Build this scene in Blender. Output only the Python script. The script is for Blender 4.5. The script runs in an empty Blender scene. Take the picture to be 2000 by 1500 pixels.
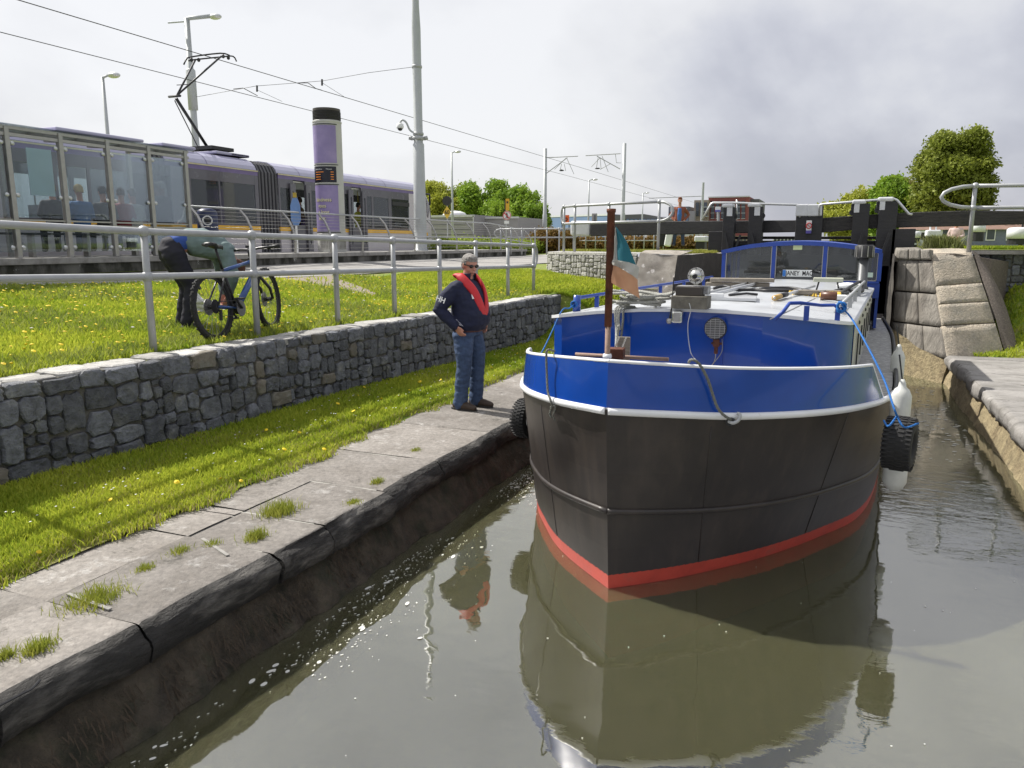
import bpy, bmesh, math, random
import numpy as np
from mathutils import Vector, Matrix, noise as mnoise
random.seed(7); RS=np.random.RandomState(11)
sc=bpy.context.scene; COL=sc.collection
R=math.radians
# ---------------------------------------------------------------- camera
F_,VX,HY,CH=1500.,1630.,475.,2.40          # focal length in photo pixels, canal vanishing point, eye height
PIT=math.atan((750-HY)/F_); YAW=math.atan((VX-1000)/math.hypot(F_,750-HY))
cf=np.array([-math.sin(YAW)*math.cos(PIT),math.cos(YAW)*math.cos(PIT),-math.sin(PIT)])
cr=np.array([math.cos(YAW),math.sin(YAW),0.]); cu=np.cross(cr,cf); CC=np.array([0,0,CH])
def ray(x,y): return cf*F_+cr*(x-1000)-cu*(y-750)
def az(x,y,z): d=ray(x,y); return CC+d*((z-CH)/d[2])      # point of the level z seen at a photo pixel
def aX(x,y,X): d=ray(x,y); return CC+d*(X/d[0])           # ... of the vertical plane x = X
def aY(x,y,Y): d=ray(x,y); return CC+d*(Y/d[1])
cam=bpy.data.cameras.new('camera'); camo=bpy.data.objects.new('camera',cam); COL.objects.link(camo)
camo.location=CC; camo.rotation_euler=(math.pi/2-PIT,0,YAW)
cam.sensor_fit='HORIZONTAL'; cam.sensor_width=36; cam.lens=36*F_/2000; cam.clip_start=.05; cam.clip_end=6000
sc.camera=camo
# ---------------------------------------------------------------- light, sky, exposure
SUN_TO=Vector((-1.0,.14,1.18)).normalized()
w=bpy.data.worlds.new('World'); sc.world=w; w.use_nodes=True; nt=w.node_tree; nt.nodes.clear()
def N(nt,t,**k):
    n=nt.nodes.new(t)
    for a,b in k.items():
        if hasattr(n,a): setattr(n,a,b)
    return n
L=lambda nt,a,b: nt.links.new(a,b)
out=N(nt,'ShaderNodeOutputWorld')
sky=N(nt,'ShaderNodeTexSky',sky_type='NISHITA'); sky.sun_disc=False
sky.sun_elevation=math.asin(SUN_TO.z); sky.sun_rotation=math.atan2(SUN_TO.x,SUN_TO.y); sky.dust_density=2
b1=N(nt,'ShaderNodeBackground'); b1.inputs[1].default_value=.10; L(nt,sky.outputs[0],b1.inputs[0])
tc=N(nt,'ShaderNodeTexCoord')
nz=N(nt,'ShaderNodeVectorMath',operation='NORMALIZE'); L(nt,tc.outputs['Generated'],nz.inputs[0])
sx=N(nt,'ShaderNodeSeparateXYZ'); L(nt,nz.outputs[0],sx.inputs[0])
ad=N(nt,'ShaderNodeMath',operation='ADD'); L(nt,sx.outputs[2],ad.inputs[0]); ad.inputs[1].default_value=.75
mx=N(nt,'ShaderNodeMath',operation='MAXIMUM'); L(nt,ad.outputs[0],mx.inputs[0]); mx.inputs[1].default_value=.1
dv=N(nt,'ShaderNodeVectorMath',operation='DIVIDE'); L(nt,nz.outputs[0],dv.inputs[0])
cb=N(nt,'ShaderNodeCombineXYZ')
for i in range(3): L(nt,mx.outputs[0],cb.inputs[i])
L(nt,cb.outputs[0],dv.inputs[1])
mp=N(nt,'ShaderNodeMapping'); L(nt,dv.outputs[0],mp.inputs[0]); mp.inputs['Location'].default_value=(3.1,.7,.4)
n1=N(nt,'ShaderNodeTexNoise'); n1.inputs['Scale'].default_value=1.5; n1.inputs['Detail'].default_value=7; n1.inputs['Roughness'].default_value=.5; n1.inputs['Distortion'].default_value=.35
L(nt,mp.outputs[0],n1.inputs['Vector'])
n2=N(nt,'ShaderNodeTexNoise'); n2.inputs['Scale'].default_value=6; n2.inputs['Detail'].default_value=8; n2.inputs['Roughness'].default_value=.5
L(nt,mp.outputs[0],n2.inputs['Vector'])
mm=N(nt,'ShaderNodeMix',data_type='FLOAT'); mm.inputs[0].default_value=.22; L(nt,n1.outputs[0],mm.inputs[2]); L(nt,n2.outputs[0],mm.inputs[3])
# towards the sun the cloud sheet is brighter
dt=N(nt,'ShaderNodeVectorMath',operation='DOT_PRODUCT'); L(nt,nz.outputs[0],dt.inputs[0]); dt.inputs[1].default_value=SUN_TO
sm=N(nt,'ShaderNodeMath',operation='MULTIPLY'); L(nt,dt.outputs['Value'],sm.inputs[0]); sm.inputs[1].default_value=.17
s2=N(nt,'ShaderNodeMath',operation='ADD'); L(nt,mm.outputs[0],s2.inputs[0]); L(nt,sm.outputs[0],s2.inputs[1])
rp=N(nt,'ShaderNodeValToRGB'); L(nt,s2.outputs[0],rp.inputs[0])
e=rp.color_ramp.elements; e[0].position=.40; e[0].color=(.35,.36,.41,1); e[1].position=.67; e[1].color=(.69,.69,.70,1)
q=e.new(.47); q.color=(.40,.405,.455,1); q=e.new(.53); q.color=(.50,.505,.545,1); q=e.new(.59); q.color=(.61,.61,.625,1)
b2=N(nt,'ShaderNodeBackground'); b2.inputs[1].default_value=1.1; L(nt,rp.outputs[0],b2.inputs[0])
ms=N(nt,'ShaderNodeMixShader'); ms.inputs[0].default_value=.88; L(nt,b1.outputs[0],ms.inputs[1]); L(nt,b2.outputs[0],ms.inputs[2]); L(nt,ms.outputs[0],out.inputs[0])
sd=bpy.data.lights.new('sun','SUN'); sd.energy=5.0; sd.angle=R(.6); sd.color=(1,.955,.88)
so=bpy.data.objects.new('sun',sd); COL.objects.link(so); so.rotation_euler=(-SUN_TO).to_track_quat('-Z','Y').to_euler()
vs=sc.view_settings; vs.view_transform='Standard'; vs.look='None'; vs.exposure=.34; vs.gamma=1; vs.use_curve_mapping=False
sc.render.resolution_x=1024; sc.render.resolution_y=768
sc.cycles.max_bounces=6; sc.cycles.transparent_max_bounces=16
# ---------------------------------------------------------------- helpers
def mat(name,col,rough=.6,metal=0,var=.12,scale=4,bump=0,bscale=30,col2=None,c2pos=(.5,.62),c2scale=3,c2detail=6,rnd=0,spec=None,coat=0,trans=0,emit=None,stretch=None,rvar=.1,bdist=.01,alpha=None,extra=None):
    m=bpy.data.materials.new(name); m.use_nodes=True; t=m.node_tree; p=t.nodes['Principled BSDF']
    tc=N(t,'ShaderNodeTexCoord'); v=tc.outputs['Object']
    if stretch:
        mp=N(t,'ShaderNodeMapping'); mp.inputs['Scale'].default_value=stretch; L(t,v,mp.inputs[0]); v=mp.outputs[0]
    c=None
    n=N(t,'ShaderNodeTexNoise'); n.inputs['Scale'].default_value=scale; n.inputs['Detail'].default_value=6; n.inputs['Roughness'].default_value=.6; L(t,v,n.inputs['Vector'])
    mr=N(t,'ShaderNodeMapRange'); L(t,n.outputs[0],mr.inputs[0]); mr.inputs[1].default_value=.25; mr.inputs[2].default_value=.75; mr.inputs[3].default_value=1-var*1.3; mr.inputs[4].default_value=1+var*1.3
    rgb=N(t,'ShaderNodeRGB'); rgb.outputs[0].default_value=(*col,1); c=rgb.outputs[0]
    if col2:
        n3=N(t,'ShaderNodeTexNoise'); n3.inputs['Scale'].default_value=c2scale; n3.inputs['Detail'].default_value=c2detail; n3.inputs['Roughness'].default_value=.62; L(t,v,n3.inputs['Vector'])
        m3=N(t,'ShaderNodeMapRange'); L(t,n3.outputs[0],m3.inputs[0]); m3.inputs[1].default_value=c2pos[0]; m3.inputs[2].default_value=c2pos[1]
        x3=N(t,'ShaderNodeMix',data_type='RGBA'); L(t,m3.outputs[0],x3.inputs[0]); L(t,c,x3.inputs[6]); x3.inputs[7].default_value=(*col2,1); c=x3.outputs[2]
    if extra: c=extra(t,v,c)
    val=mr.outputs[0]
    if rnd:
        oi=N(t,'ShaderNodeObjectInfo'); gi=N(t,'ShaderNodeNewGeometry')
        a=N(t,'ShaderNodeMath',operation='ADD'); L(t,oi.outputs['Random'],a.inputs[0]); L(t,gi.outputs['Random Per Island'],a.inputs[1])
        f=N(t,'ShaderNodeMath',operation='FRACT'); L(t,a.outputs[0],f.inputs[0])
        m4=N(t,'ShaderNodeMapRange'); L(t,f.outputs[0],m4.inputs[0]); m4.inputs[3].default_value=1-rnd; m4.inputs[4].default_value=1+rnd
        mu=N(t,'ShaderNodeMath',operation='MULTIPLY'); L(t,val,mu.inputs[0]); L(t,m4.outputs[0],mu.inputs[1]); val=mu.outputs[0]
    vm=N(t,'ShaderNodeVectorMath',operation='SCALE'); L(t,c,vm.inputs[0]); L(t,val,vm.inputs['Scale']); L(t,vm.outputs[0],p.inputs['Base Color'])
    m5=N(t,'ShaderNodeMapRange'); L(t,n.outputs[0],m5.inputs[0]); m5.inputs[3].default_value=max(0,rough-rvar); m5.inputs[4].default_value=min(1,rough+rvar); L(t,m5.outputs[0],p.inputs['Roughness'])
    p.inputs['Metallic'].default_value=metal
    if spec is not None: p.inputs['Specular IOR Level'].default_value=spec
    if coat: p.inputs['Coat Weight'].default_value=coat; p.inputs['Coat Roughness'].default_value=.05
    if trans: p.inputs['Transmission Weight'].default_value=trans
    if emit: p.inputs['Emission Color'].default_value=(*emit[0],1); p.inputs['Emission Strength'].default_value=emit[1]
    if bump:
        n6=N(t,'ShaderNodeTexNoise'); n6.inputs['Scale'].default_value=bscale; n6.inputs['Detail'].default_value=8; n6.inputs['Roughness'].default_value=.65; L(t,v,n6.inputs['Vector'])
        bm_=N(t,'ShaderNodeBump'); bm_.inputs['Strength'].default_value=bump; bm_.inputs['Distance'].default_value=bdist; L(t,n6.outputs[0],bm_.inputs['Height']); L(t,bm_.outputs[0],p.inputs['Normal'])
    return m
def leafmat(name,c1,c2,tr=.35,rough=.6,patch=2.0):
    m=bpy.data.materials.new(name); m.use_nodes=True; t=m.node_tree; t.nodes.clear(); o=N(t,'ShaderNodeOutputMaterial')
    g=N(t,'ShaderNodeNewGeometry'); tc=N(t,'ShaderNodeTexCoord')
    n=N(t,'ShaderNodeTexNoise'); n.inputs['Scale'].default_value=patch; n.inputs['Detail'].default_value=4; L(t,tc.outputs['Object'],n.inputs['Vector'])
    a=N(t,'ShaderNodeMath',operation='MULTIPLY_ADD'); L(t,g.outputs['Random Per Island'],a.inputs[0]); a.inputs[1].default_value=.55; 
    mr=N(t,'ShaderNodeMapRange'); L(t,n.outputs[0],mr.inputs[0]); mr.inputs[1].default_value=.3; mr.inputs[2].default_value=.7; mr.inputs[3].default_value=-.05; mr.inputs[4].default_value=.5; L(t,mr.outputs[0],a.inputs[2])
    x=N(t,'ShaderNodeMix',data_type='RGBA'); L(t,a.outputs[0],x.inputs[0]); x.inputs[6].default_value=(*c1,1); x.inputs[7].default_value=(*c2,1)
    d=N(t,'ShaderNodeBsdfPrincipled'); d.inputs['Roughness'].default_value=rough; d.inputs['Specular IOR Level'].default_value=.25; L(t,x.outputs[2],d.inputs['Base Color'])
    tr_=N(t,'ShaderNodeBsdfTranslucent'); L(t,x.outputs[2],tr_.inputs[0]); s=N(t,'ShaderNodeMixShader'); s.inputs[0].default_value=tr
    L(t,d.outputs[0],s.inputs[1]); L(t,tr_.outputs[0],s.inputs[2]); L(t,s.outputs[0],o.inputs[0]); return m
def glassmat(name,tint=(.8,.86,.88),refl=1.0,dark=.0,col=(.05,.06,.07)):
    # thin pane: reflects by angle, lets the rest through, slightly tinted
    m=bpy.data.materials.new(name); m.use_nodes=True; t=m.node_tree; t.nodes.clear(); o=N(t,'ShaderNodeOutputMaterial')
    tr=N(t,'ShaderNodeBsdfTransparent'); tr.inputs[0].default_value=(*tint,1)
    df=N(t,'ShaderNodeBsdfDiffuse'); df.inputs[0].default_value=(*col,1)
    m1=N(t,'ShaderNodeMixShader'); m1.inputs[0].default_value=dark; L(t,tr.outputs[0],m1.inputs[1]); L(t,df.outputs[0],m1.inputs[2])
    gl=N(t,'ShaderNodeBsdfGlossy'); gl.inputs['Roughness'].default_value=.02; gl.inputs[0].default_value=(.9,.93,.95,1)
    fr=N(t,'ShaderNodeFresnel'); fr.inputs[0].default_value=1.5; mu=N(t,'ShaderNodeMath',operation='MULTIPLY'); mu.inputs[1].default_value=refl; L(t,fr.outputs[0],mu.inputs[0])
    m2=N(t,'ShaderNodeMixShader'); L(t,mu.outputs[0],m2.inputs[0]); L(t,m1.outputs[0],m2.inputs[1]); L(t,gl.outputs[0],m2.inputs[2]); L(t,m2.outputs[0],o.inputs[0]); return m
ORG={}; JUNK=[]
TMP=bpy.data.scenes.new('scratch')
def tmpdg(): vl=TMP.view_layers[0]; vl.update(); return vl.depsgraph
def root_of(o):
    while o.parent: o=o.parent
    return o
class MB:
    def __init__(s): s.v=[]; s.f=[]; s.mi=[]; s.cur=0
    def add(s,vs,fs):
        k=len(s.v); s.v+= [tuple(map(float,p)) for p in vs]; s.f+=[tuple(i+k for i in f) for f in fs]; s.mi+=[s.cur]*len(fs); return s
    def box(s,x0,x1,y0,y1,z0,z1):
        return s.add([(x0,y0,z0),(x1,y0,z0),(x1,y1,z0),(x0,y1,z0),(x0,y0,z1),(x1,y0,z1),(x1,y1,z1),(x0,y1,z1)],[(0,3,2,1),(4,5,6,7),(0,1,5,4),(1,2,6,5),(2,3,7,6),(3,0,4,7)])
    def bx(s,c,d,rz=0,ry=0,rx=0):
        M=Matrix.Translation(Vector(c))@Matrix.Rotation(rz,4,'Z')@Matrix.Rotation(ry,4,'Y')@Matrix.Rotation(rx,4,'X'); a,b,e=d[0]/2,d[1]/2,d[2]/2
        vs=[M@Vector(p) for p in [(-a,-b,-e),(a,-b,-e),(a,b,-e),(-a,b,-e),(-a,-b,e),(a,-b,e),(a,b,e),(-a,b,e)]]
        return s.add(vs,[(0,3,2,1),(4,5,6,7),(0,1,5,4),(1,2,6,5),(2,3,7,6),(3,0,4,7)])
    def bar(s,p0,p1,w,h,up=(0,0,1)):
        p0=Vector(p0);p1=Vector(p1);d=(p1-p0).normalized();u=Vector(up)
        if abs(d.dot(u))>.98: u=Vector((1,0,0))
        r=d.cross(u).normalized();u=r.cross(d).normalized();r=r*(w/2);u=u*(h/2)
        vs=[p0-r-u,p0+r-u,p0+r+u,p0-r+u,p1-r-u,p1+r-u,p1+r+u,p1-r+u]
        return s.add(vs,[(3,2,1,0),(4,5,6,7),(0,1,5,4),(1,2,6,5),(2,3,7,6),(3,0,4,7)])
    def tube(s,pts,r,n=8,closed=False,flat=1.0,caps=True):
        P=[Vector(p) for p in pts]; m=len(P); rr=r if hasattr(r,'__len__') else [r]*m; vs=[]; fs=[]
        ref=None
        for i,p in enumerate(P):
            a=P[(i-1)%m] if (closed or i>0) else p; b=P[(i+1)%m] if (closed or i<m-1) else p; d=(b-a).normalized()
            if ref is None: ref=Vector((0,0,1)) if abs(d.z)<.9 else Vector((1,0,0))
            u=(ref-d*ref.dot(d)); u=u.normalized() if u.length>1e-6 else d.orthogonal().normalized(); ref=u; k=d.cross(u)
            for j in range(n):
                t=2*math.pi*j/n; vs.append(p+(u*math.cos(t)*flat+k*math.sin(t))*rr[i])
        for i in range(m if closed else m-1):
            for j in range(n):
                a=i*n+j;b=i*n+(j+1)%n;c=((i+1)%m)*n+(j+1)%n;d_=((i+1)%m)*n+j; fs.append((a,b,c,d_))
        if caps and not closed: fs.append(tuple(range(n))[::-1]); fs.append(tuple((m-1)*n+j for j in range(n)))
        return s.add(vs,fs)
    def cyl(s,p0,p1,r0,r1=None,n=12): return s.tube([p0,p1],[r0,r0 if r1 is None else r1],n)
    def lathe(s,c,prof,n=20,axis='Z',sy=1):
        vs=[];fs=[]
        for r,h in prof:
            for j in range(n):
                t=2*math.pi*j/n; x,y=r*math.cos(t),r*math.sin(t)*sy
                vs.append({'Z':(c[0]+x,c[1]+y,c[2]+h),'X':(c[0]+h,c[1]+x,c[2]+y),'Y':(c[0]+x,c[1]+h,c[2]+y)}[axis])
        for i in range(len(prof)-1):
            for j in range(n): fs.append((i*n+j,i*n+(j+1)%n,(i+1)*n+(j+1)%n,(i+1)*n+j))
        fs.append(tuple(range(n))[::-1]); fs.append(tuple((len(prof)-1)*n+j for j in range(n)))
        return s.add(vs,fs)
    def sph(s,c,r,n=10,m=7):
        rx,ry,rz=r if hasattr(r,'__len__') else (r,r,r)
        return s._sph(c,rx,ry,rz,n,m)
    def _sph(s,c,rx,ry,rz,n,m):
        vs=[(c[0],c[1],c[2]-rz)];fs=[]
        for i in range(1,m):
            a=-math.pi/2+math.pi*i/m
            for j in range(n): t=2*math.pi*j/n; vs.append((c[0]+rx*math.cos(a)*math.cos(t),c[1]+ry*math.cos(a)*math.sin(t),c[2]+rz*math.sin(a)))
        vs.append((c[0],c[1],c[2]+rz)); k=len(vs)-1
        for j in range(n):
            fs.append((0,1+(j+1)%n,1+j)); b=1+(m-2)*n; fs.append((k,b+j,b+(j+1)%n))
        for i in range(m-2):
            for j in range(n): fs.append((1+i*n+j,1+i*n+(j+1)%n,1+(i+1)*n+(j+1)%n,1+(i+1)*n+j))
        return s.add(vs,fs)
    def prism(s,poly,vec):
        n=len(poly); v=Vector(vec); vs=[Vector(p) for p in poly]+[Vector(p)+v for p in poly]
        return s.add(vs,[tuple(range(n))[::-1],tuple(range(n,2*n))]+[(i,(i+1)%n,n+(i+1)%n,n+i) for i in range(n)])
    def strip(s,A,B,close=False):
        n=len(A); k=n if close else n-1
        return s.add(list(A)+list(B),[(i,(i+1)%n,n+(i+1)%n,n+i) for i in range(k)])
    def poly(s,P): return s.add(P,[tuple(range(len(P)))])
    def build(s,name,m,parent=None,smooth=False,bevel=0,solid=0,seg=2,local=False,org=None,weld=False,subd=0):
        o_=(0,0,0)
        if parent is not None and not local: o_=ORG.get(root_of(parent).name,(0,0,0))
        if org is not None: o_=org
        me=bpy.data.meshes.new(name)
        V=np.array(s.v,dtype=float)-np.array(o_,float)
        me.from_pydata(V.tolist(),[],s.f); me.validate()
        for x in (m if isinstance(m,(list,tuple)) else [m]): me.materials.append(x)
        if isinstance(m,(list,tuple)) and len(me.polygons)==len(s.mi): me.polygons.foreach_set('material_index',s.mi)
        if weld or subd or solid:
            bm=bmesh.new(); bm.from_mesh(me); bmesh.ops.remove_doubles(bm,verts=bm.verts,dist=1e-4); bmesh.ops.recalc_face_normals(bm,faces=bm.faces); bm.to_mesh(me); bm.free()
        if smooth: me.shade_smooth()
        o=bpy.data.objects.new(name,me); COL.objects.link(o)
        if parent is not None: o.parent=parent
        elif org is not None: o.location=org; ORG[o.name]=tuple(org)
        if solid: x=o.modifiers.new('s','SOLIDIFY'); x.thickness=solid; x.offset=-1
        if bevel:
            x=o.modifiers.new('b','BEVEL'); x.width=bevel; x.segments=seg; x.limit_method='ANGLE'; x.angle_limit=R(40)
            if smooth is None: pass
        if subd: x=o.modifiers.new('u','SUBSURF'); x.levels=subd; x.render_levels=subd
        return o
def tag(o,label=None,cat=None,group=None,kind=None):
    if label: o['label']=label
    if cat: o['category']=cat
    if group: o['group']=group
    if kind: o['kind']=kind
    return o
def thing(name,label,cat,loc=(0,0,0),group=None,rz=0):
    o=bpy.data.objects.new(name,None); COL.objects.link(o); o.location=tuple(map(float,loc)); o.rotation_euler=(0,0,rz); o.empty_display_size=.2
    ORG[o.name]=tuple(map(float,loc)); return tag(o,label,cat,group)
def copy_tree(o,parent=None):
    c=o.copy(); COL.objects.link(c)
    if parent is not None: c.parent=parent
    for ch in list(o.children): copy_tree(ch,c)
    return c
def textmesh(txt,size,m,name,parent,M,ext=.002,bold=False,align='CENTER',spacing=1.0):
    cu_=bpy.data.curves.new('t','FONT'); cu_.body=txt; cu_.size=size; cu_.extrude=ext; cu_.align_x=align; cu_.align_y='CENTER'; cu_.resolution_u=3; cu_.space_character=spacing
    if bold: cu_.offset=size*.018
    to=bpy.data.objects.new('t',cu_); TMP.collection.objects.link(to); dg=tmpdg(); me=bpy.data.meshes.new_from_object(to.evaluated_get(dg))
    TMP.collection.objects.unlink(to); JUNK.append(to); me.materials.clear(); me.materials.append(m); me.name=name
    me.transform(M); o_=ORG.get(root_of(parent).name,(0,0,0)) if parent is not None else (0,0,0); me.transform(Matrix.Translation(-Vector(o_)))
    o=bpy.data.objects.new(name,me); COL.objects.link(o)
    if parent is not None: o.parent=parent
    return o
def frame(o,x,y,z): # matrix from axes
    return Matrix(((x[0],y[0],z[0],o[0]),(x[1],y[1],z[1],o[1]),(x[2],y[2],z[2],o[2]),(0,0,0,1)))
def bigmesh(name,V,Fq,m,label=None,kind='stuff',cat=None,parent=None):
    me=bpy.data.meshes.new(name); n=len(V); k=Fq.shape[1]; me.vertices.add(n); me.vertices.foreach_set('co',V.astype(np.float32).ravel())
    me.loops.add(Fq.size); me.loops.foreach_set('vertex_index',Fq.astype(np.int32).ravel()); me.polygons.add(len(Fq))
    me.polygons.foreach_set('loop_start',np.arange(0,Fq.size,k,dtype=np.int32)); me.update(calc_edges=True); me.materials.append(m)
    o=bpy.data.objects.new(name,me); COL.objects.link(o)
    if parent is not None: o.parent=parent
    return tag(o,label,cat,None,kind)
def sstep(a,b,x): t=np.clip((x-a)/(b-a),0,1); return t*t*(3-2*t)
def lerp(a,b,t): return a+(b-a)*t
def interp(P,k): # resample polyline of tuples smoothly (catmull)
    P=[Vector(p) for p in P]; out=[]
    for i in range(len(P)-1):
        a=P[max(i-1,0)];b=P[i];c=P[i+1];d=P[min(i+2,len(P)-1)]
        for j in range(k):
            t=j/k; out.append(.5*((2*b)+(c-a)*t+(2*a-5*b+4*c-d)*t*t+(3*b-a-3*c+d)*t**3))
    out.append(P[-1]); return out
# ---------------------------------------------------------------- shared materials
def lichen(c,lo,hi,sc_,det=10):
    def f(t,v,cc):
        n=N(t,'ShaderNodeTexNoise'); n.inputs['Scale'].default_value=sc_; n.inputs['Detail'].default_value=det; n.inputs['Roughness'].default_value=.75; L(t,v,n.inputs['Vector'])
        m=N(t,'ShaderNodeMapRange'); L(t,n.outputs[0],m.inputs[0]); m.inputs[1].default_value=lo; m.inputs[2].default_value=hi
        x=N(t,'ShaderNodeMix',data_type='RGBA'); L(t,m.outputs[0],x.inputs[0]); L(t,cc,x.inputs[6]); x.inputs[7].default_value=(*c,1); return x.outputs[2]
    return f
M={}
M['galv']=mat('galvanised_paint',(.40,.41,.42),.45,.25,.08,8,.05,60)
M['pole']=mat('grey_pole_paint',(.44,.46,.47),.5,.2,.06,3)
M['steel']=mat('brushed_steel',(.40,.39,.37),.38,.75,.1,10)
M['alu']=mat('pale_aluminium',(.62,.63,.64),.35,.6,.06,6)
M['dark']=mat('dark_metal',(.035,.035,.038),.5,.3,.2,10)
M['black']=mat('black_paint',(.018,.018,.02),.5,0,.2,6,.1,30)
M['rubber']=mat('tyre_rubber',(.02,.02,.021),.8,0,.25,12,.2,60)
M['white']=mat('white_paint',(.76,.77,.78),.45,0,.07,4,.04,20,col2=(.52,.5,.45),c2pos=(.6,.8))
M['stone']=mat('limestone_wall',(.142,.149,.168),.85,0,.36,13,1,26,col2=(.22,.22,.20),c2pos=(.52,.75),c2scale=5,rnd=.38,bdist=.04,extra=lichen((.36,.36,.34),.64,.70,14))
M['stonetan']=mat('tan_fieldstone',(.165,.148,.12),.9,0,.2,9,.9,22,rnd=.22,bdist=.02,col2=(.2,.2,.18),c2pos=(.5,.7),c2scale=6)
M['stonelight']=mat('pale_rubble_stone',(.40,.39,.37),.9,0,.2,9,.9,24,rnd=.35,bdist=.02,col2=(.2,.2,.19),c2pos=(.55,.7),c2scale=7)
M['mortar']=mat('lime_mortar',(.13,.125,.11),.95,0,.3,10,1,40,col2=(.17,.16,.13),c2pos=(.5,.65),c2scale=8,bdist=.02)
M['mortarlight']=mat('pale_mortar',(.34,.33,.30),.95,0,.2,10,.6,40)
M['soil']=mat('soil',(.07,.06,.035),.95,0,.3,6,.6,30,col2=(.10,.13,.03),c2pos=(.45,.6),c2scale=3)
M['turf']=mat('turf',(.17,.25,.02),.9,0,.25,5,.8,60,col2=(.21,.20,.06),c2pos=(.45,.62),c2scale=2.5,bdist=.03)
M['tarmac']=mat('pale_tarmac',(.30,.29,.275),.9,0,.12,6,.3,120,col2=(.24,.23,.22),c2pos=(.5,.62),c2scale=2)
M['concrete']=mat('concrete',(.30,.29,.27),.85,0,.18,7,.6,60,col2=(.19,.18,.165),c2pos=(.5,.68),c2scale=3,bdist=.006)
M['glass']=glassmat('shelter_glass',(.88,.92,.93),.7,.04,(.2,.25,.27))
M['jetglass']=glassmat('tram_glass',(.80,.85,.86),1.3,.16,(.30,.33,.34))
def skinm(n,c): return mat(n,c,.55,0,.1,12,.1,60)
# ================================================================ SETTING
def struct(o,label=None): o['kind']='structure'; 
def S_(o,label=None):
    o['kind']='structure'
    if label: o['label']=label
    return o
xw=lambda Y: -5.68+.048*(np.asarray(Y,float)-3.6)        # foot of the low stone wall
def fbm(x,y,s,seed=0,o=4):
    x=np.asarray(x,float);y=np.asarray(y,float);r=np.zeros(np.broadcast(x,y).shape);a=1.
    rs=np.random.RandomState(seed)
    for i in range(o):
        for k in range(3):
            th=rs.rand()*6.28;f=s*(.7+.6*rs.rand())*2**i;r=r+a*np.sin((x*math.cos(th)+y*math.sin(th))*f+rs.rand()*6.28)/3
        a*=.5
    return r
def zup(X,Y): return 1.35+.45*np.clip((-6-X)/7.3,0,1)+.30*sstep(14.3,18,Y)*np.clip((X+12)/5,.1,1)+.02*fbm(X,Y,.9,3)
def zlow(X,Y): return .505+.06*np.clip(-4.25-X,0,2)+.012*fbm(X,Y,1.6,5)
def zlow2(X,Y):
    r=sstep(13.7,16.4,Y)*lerp(np.clip((-4.15-X)/.9,0,1),1,sstep(14.9,15.7,Y))
    return lerp(zlow(X,Y),np.maximum(zup(X,Y),zlow(X,Y)),r)
def H(X,Y):
    X=np.asarray(X,float);Y=np.asarray(Y,float); f=xw(np.clip(Y,-20,15.2)); a=zup(X,Y); b=zlow(X,Y)
    k=1-sstep(f-.3,f-.02,X)
    bank=zlow2(X,Y)
    k2=np.where(Y>15.2,1-sstep(f-.3,f+1.2,X)*(1-sstep(15.2,17,Y)),k)
    return lerp(bank,a,k2)
def grid(xs,ys,zf,name,m,label=None,kind='structure'):
    X,Y=np.meshgrid(xs,ys); Z=zf(X,Y); V=np.stack([X,Y,Z],-1).reshape(-1,3); nx=len(xs);ny=len(ys)
    i,j=np.meshgrid(np.arange(nx-1),np.arange(ny-1)); a=(j*nx+i).ravel(); Fq=np.stack([a,a+1,a+nx+1,a+nx],-1)
    o=bigmesh(name,V,Fq,m,label,kind); o.data.shade_smooth(); return o
# --- lawn left of the canal: upper lawn, strip below the wall, bank beyond the wall
def gridw(s0,s1,n,ys,zf,name,m,label):
    T=np.linspace(0,1,n); Y=np.repeat(ys[:,None],n,1); X=s0(ys)[:,None]*(1-T)+s1(ys)[:,None]*T; Z=zf(X,Y); V=np.stack([X,Y,Z],-1).reshape(-1,3)
    i,j=np.meshgrid(np.arange(n-1),np.arange(len(ys)-1)); a=(j*n+i).ravel(); o=bigmesh(name,V,np.stack([a,a+1,a+n+1,a+n],-1),m,label,'structure'); o.data.shade_smooth(); return o
ysn=np.concatenate([np.arange(-8,14,.22),np.arange(14,15.21,.1)]); ysn[-1]=15.2
gridw(lambda y:0*y-13.4,lambda y:xw(y)-.12,40,ysn,zup,'upper_lawn',M['turf'],'sunny dandelion lawn above the low stone wall')
gridw(lambda y:xw(y)-.05,lambda y:0*y-4.2,14,ysn,zlow2,'lower_lawn',M['turf'],'grass strip between low stone wall and quay stones')
grid(np.arange(-13.4,-3.0,.15),np.concatenate([np.arange(15.04,24,.2),np.arange(24,40,1.)]),H,'lawn_bank',M['turf'],'grass bank rising beyond the end of the low wall')
# --- distant ground in one level sheet left and right of the lock
g=MB(); g.add([(-1500,-300,1.82),(-13.2,-300,1.82),(-13.2,1800,1.9),(-1500,1800,1.9)],[(0,1,2,3)])
g.add([(-13.2,38.5,1.93),(-2.2,38.5,2.0),(-2.2,1800,1.9),(-13.2,1800,1.9)],[(0,1,2,3)])
g.add([(1.2,17.6,2.2),(1500,17.6,2.2),(1500,1800,1.9),(1.2,1800,1.9)],[(0,1,2,3)])
g.add([(14,-300,1.9),(1500,-300,1.9),(1500,17.6,2.2),(14,17.6,2.2)],[(0,1,2,3)])
S_(g.build('ground',M['turf']))
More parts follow.
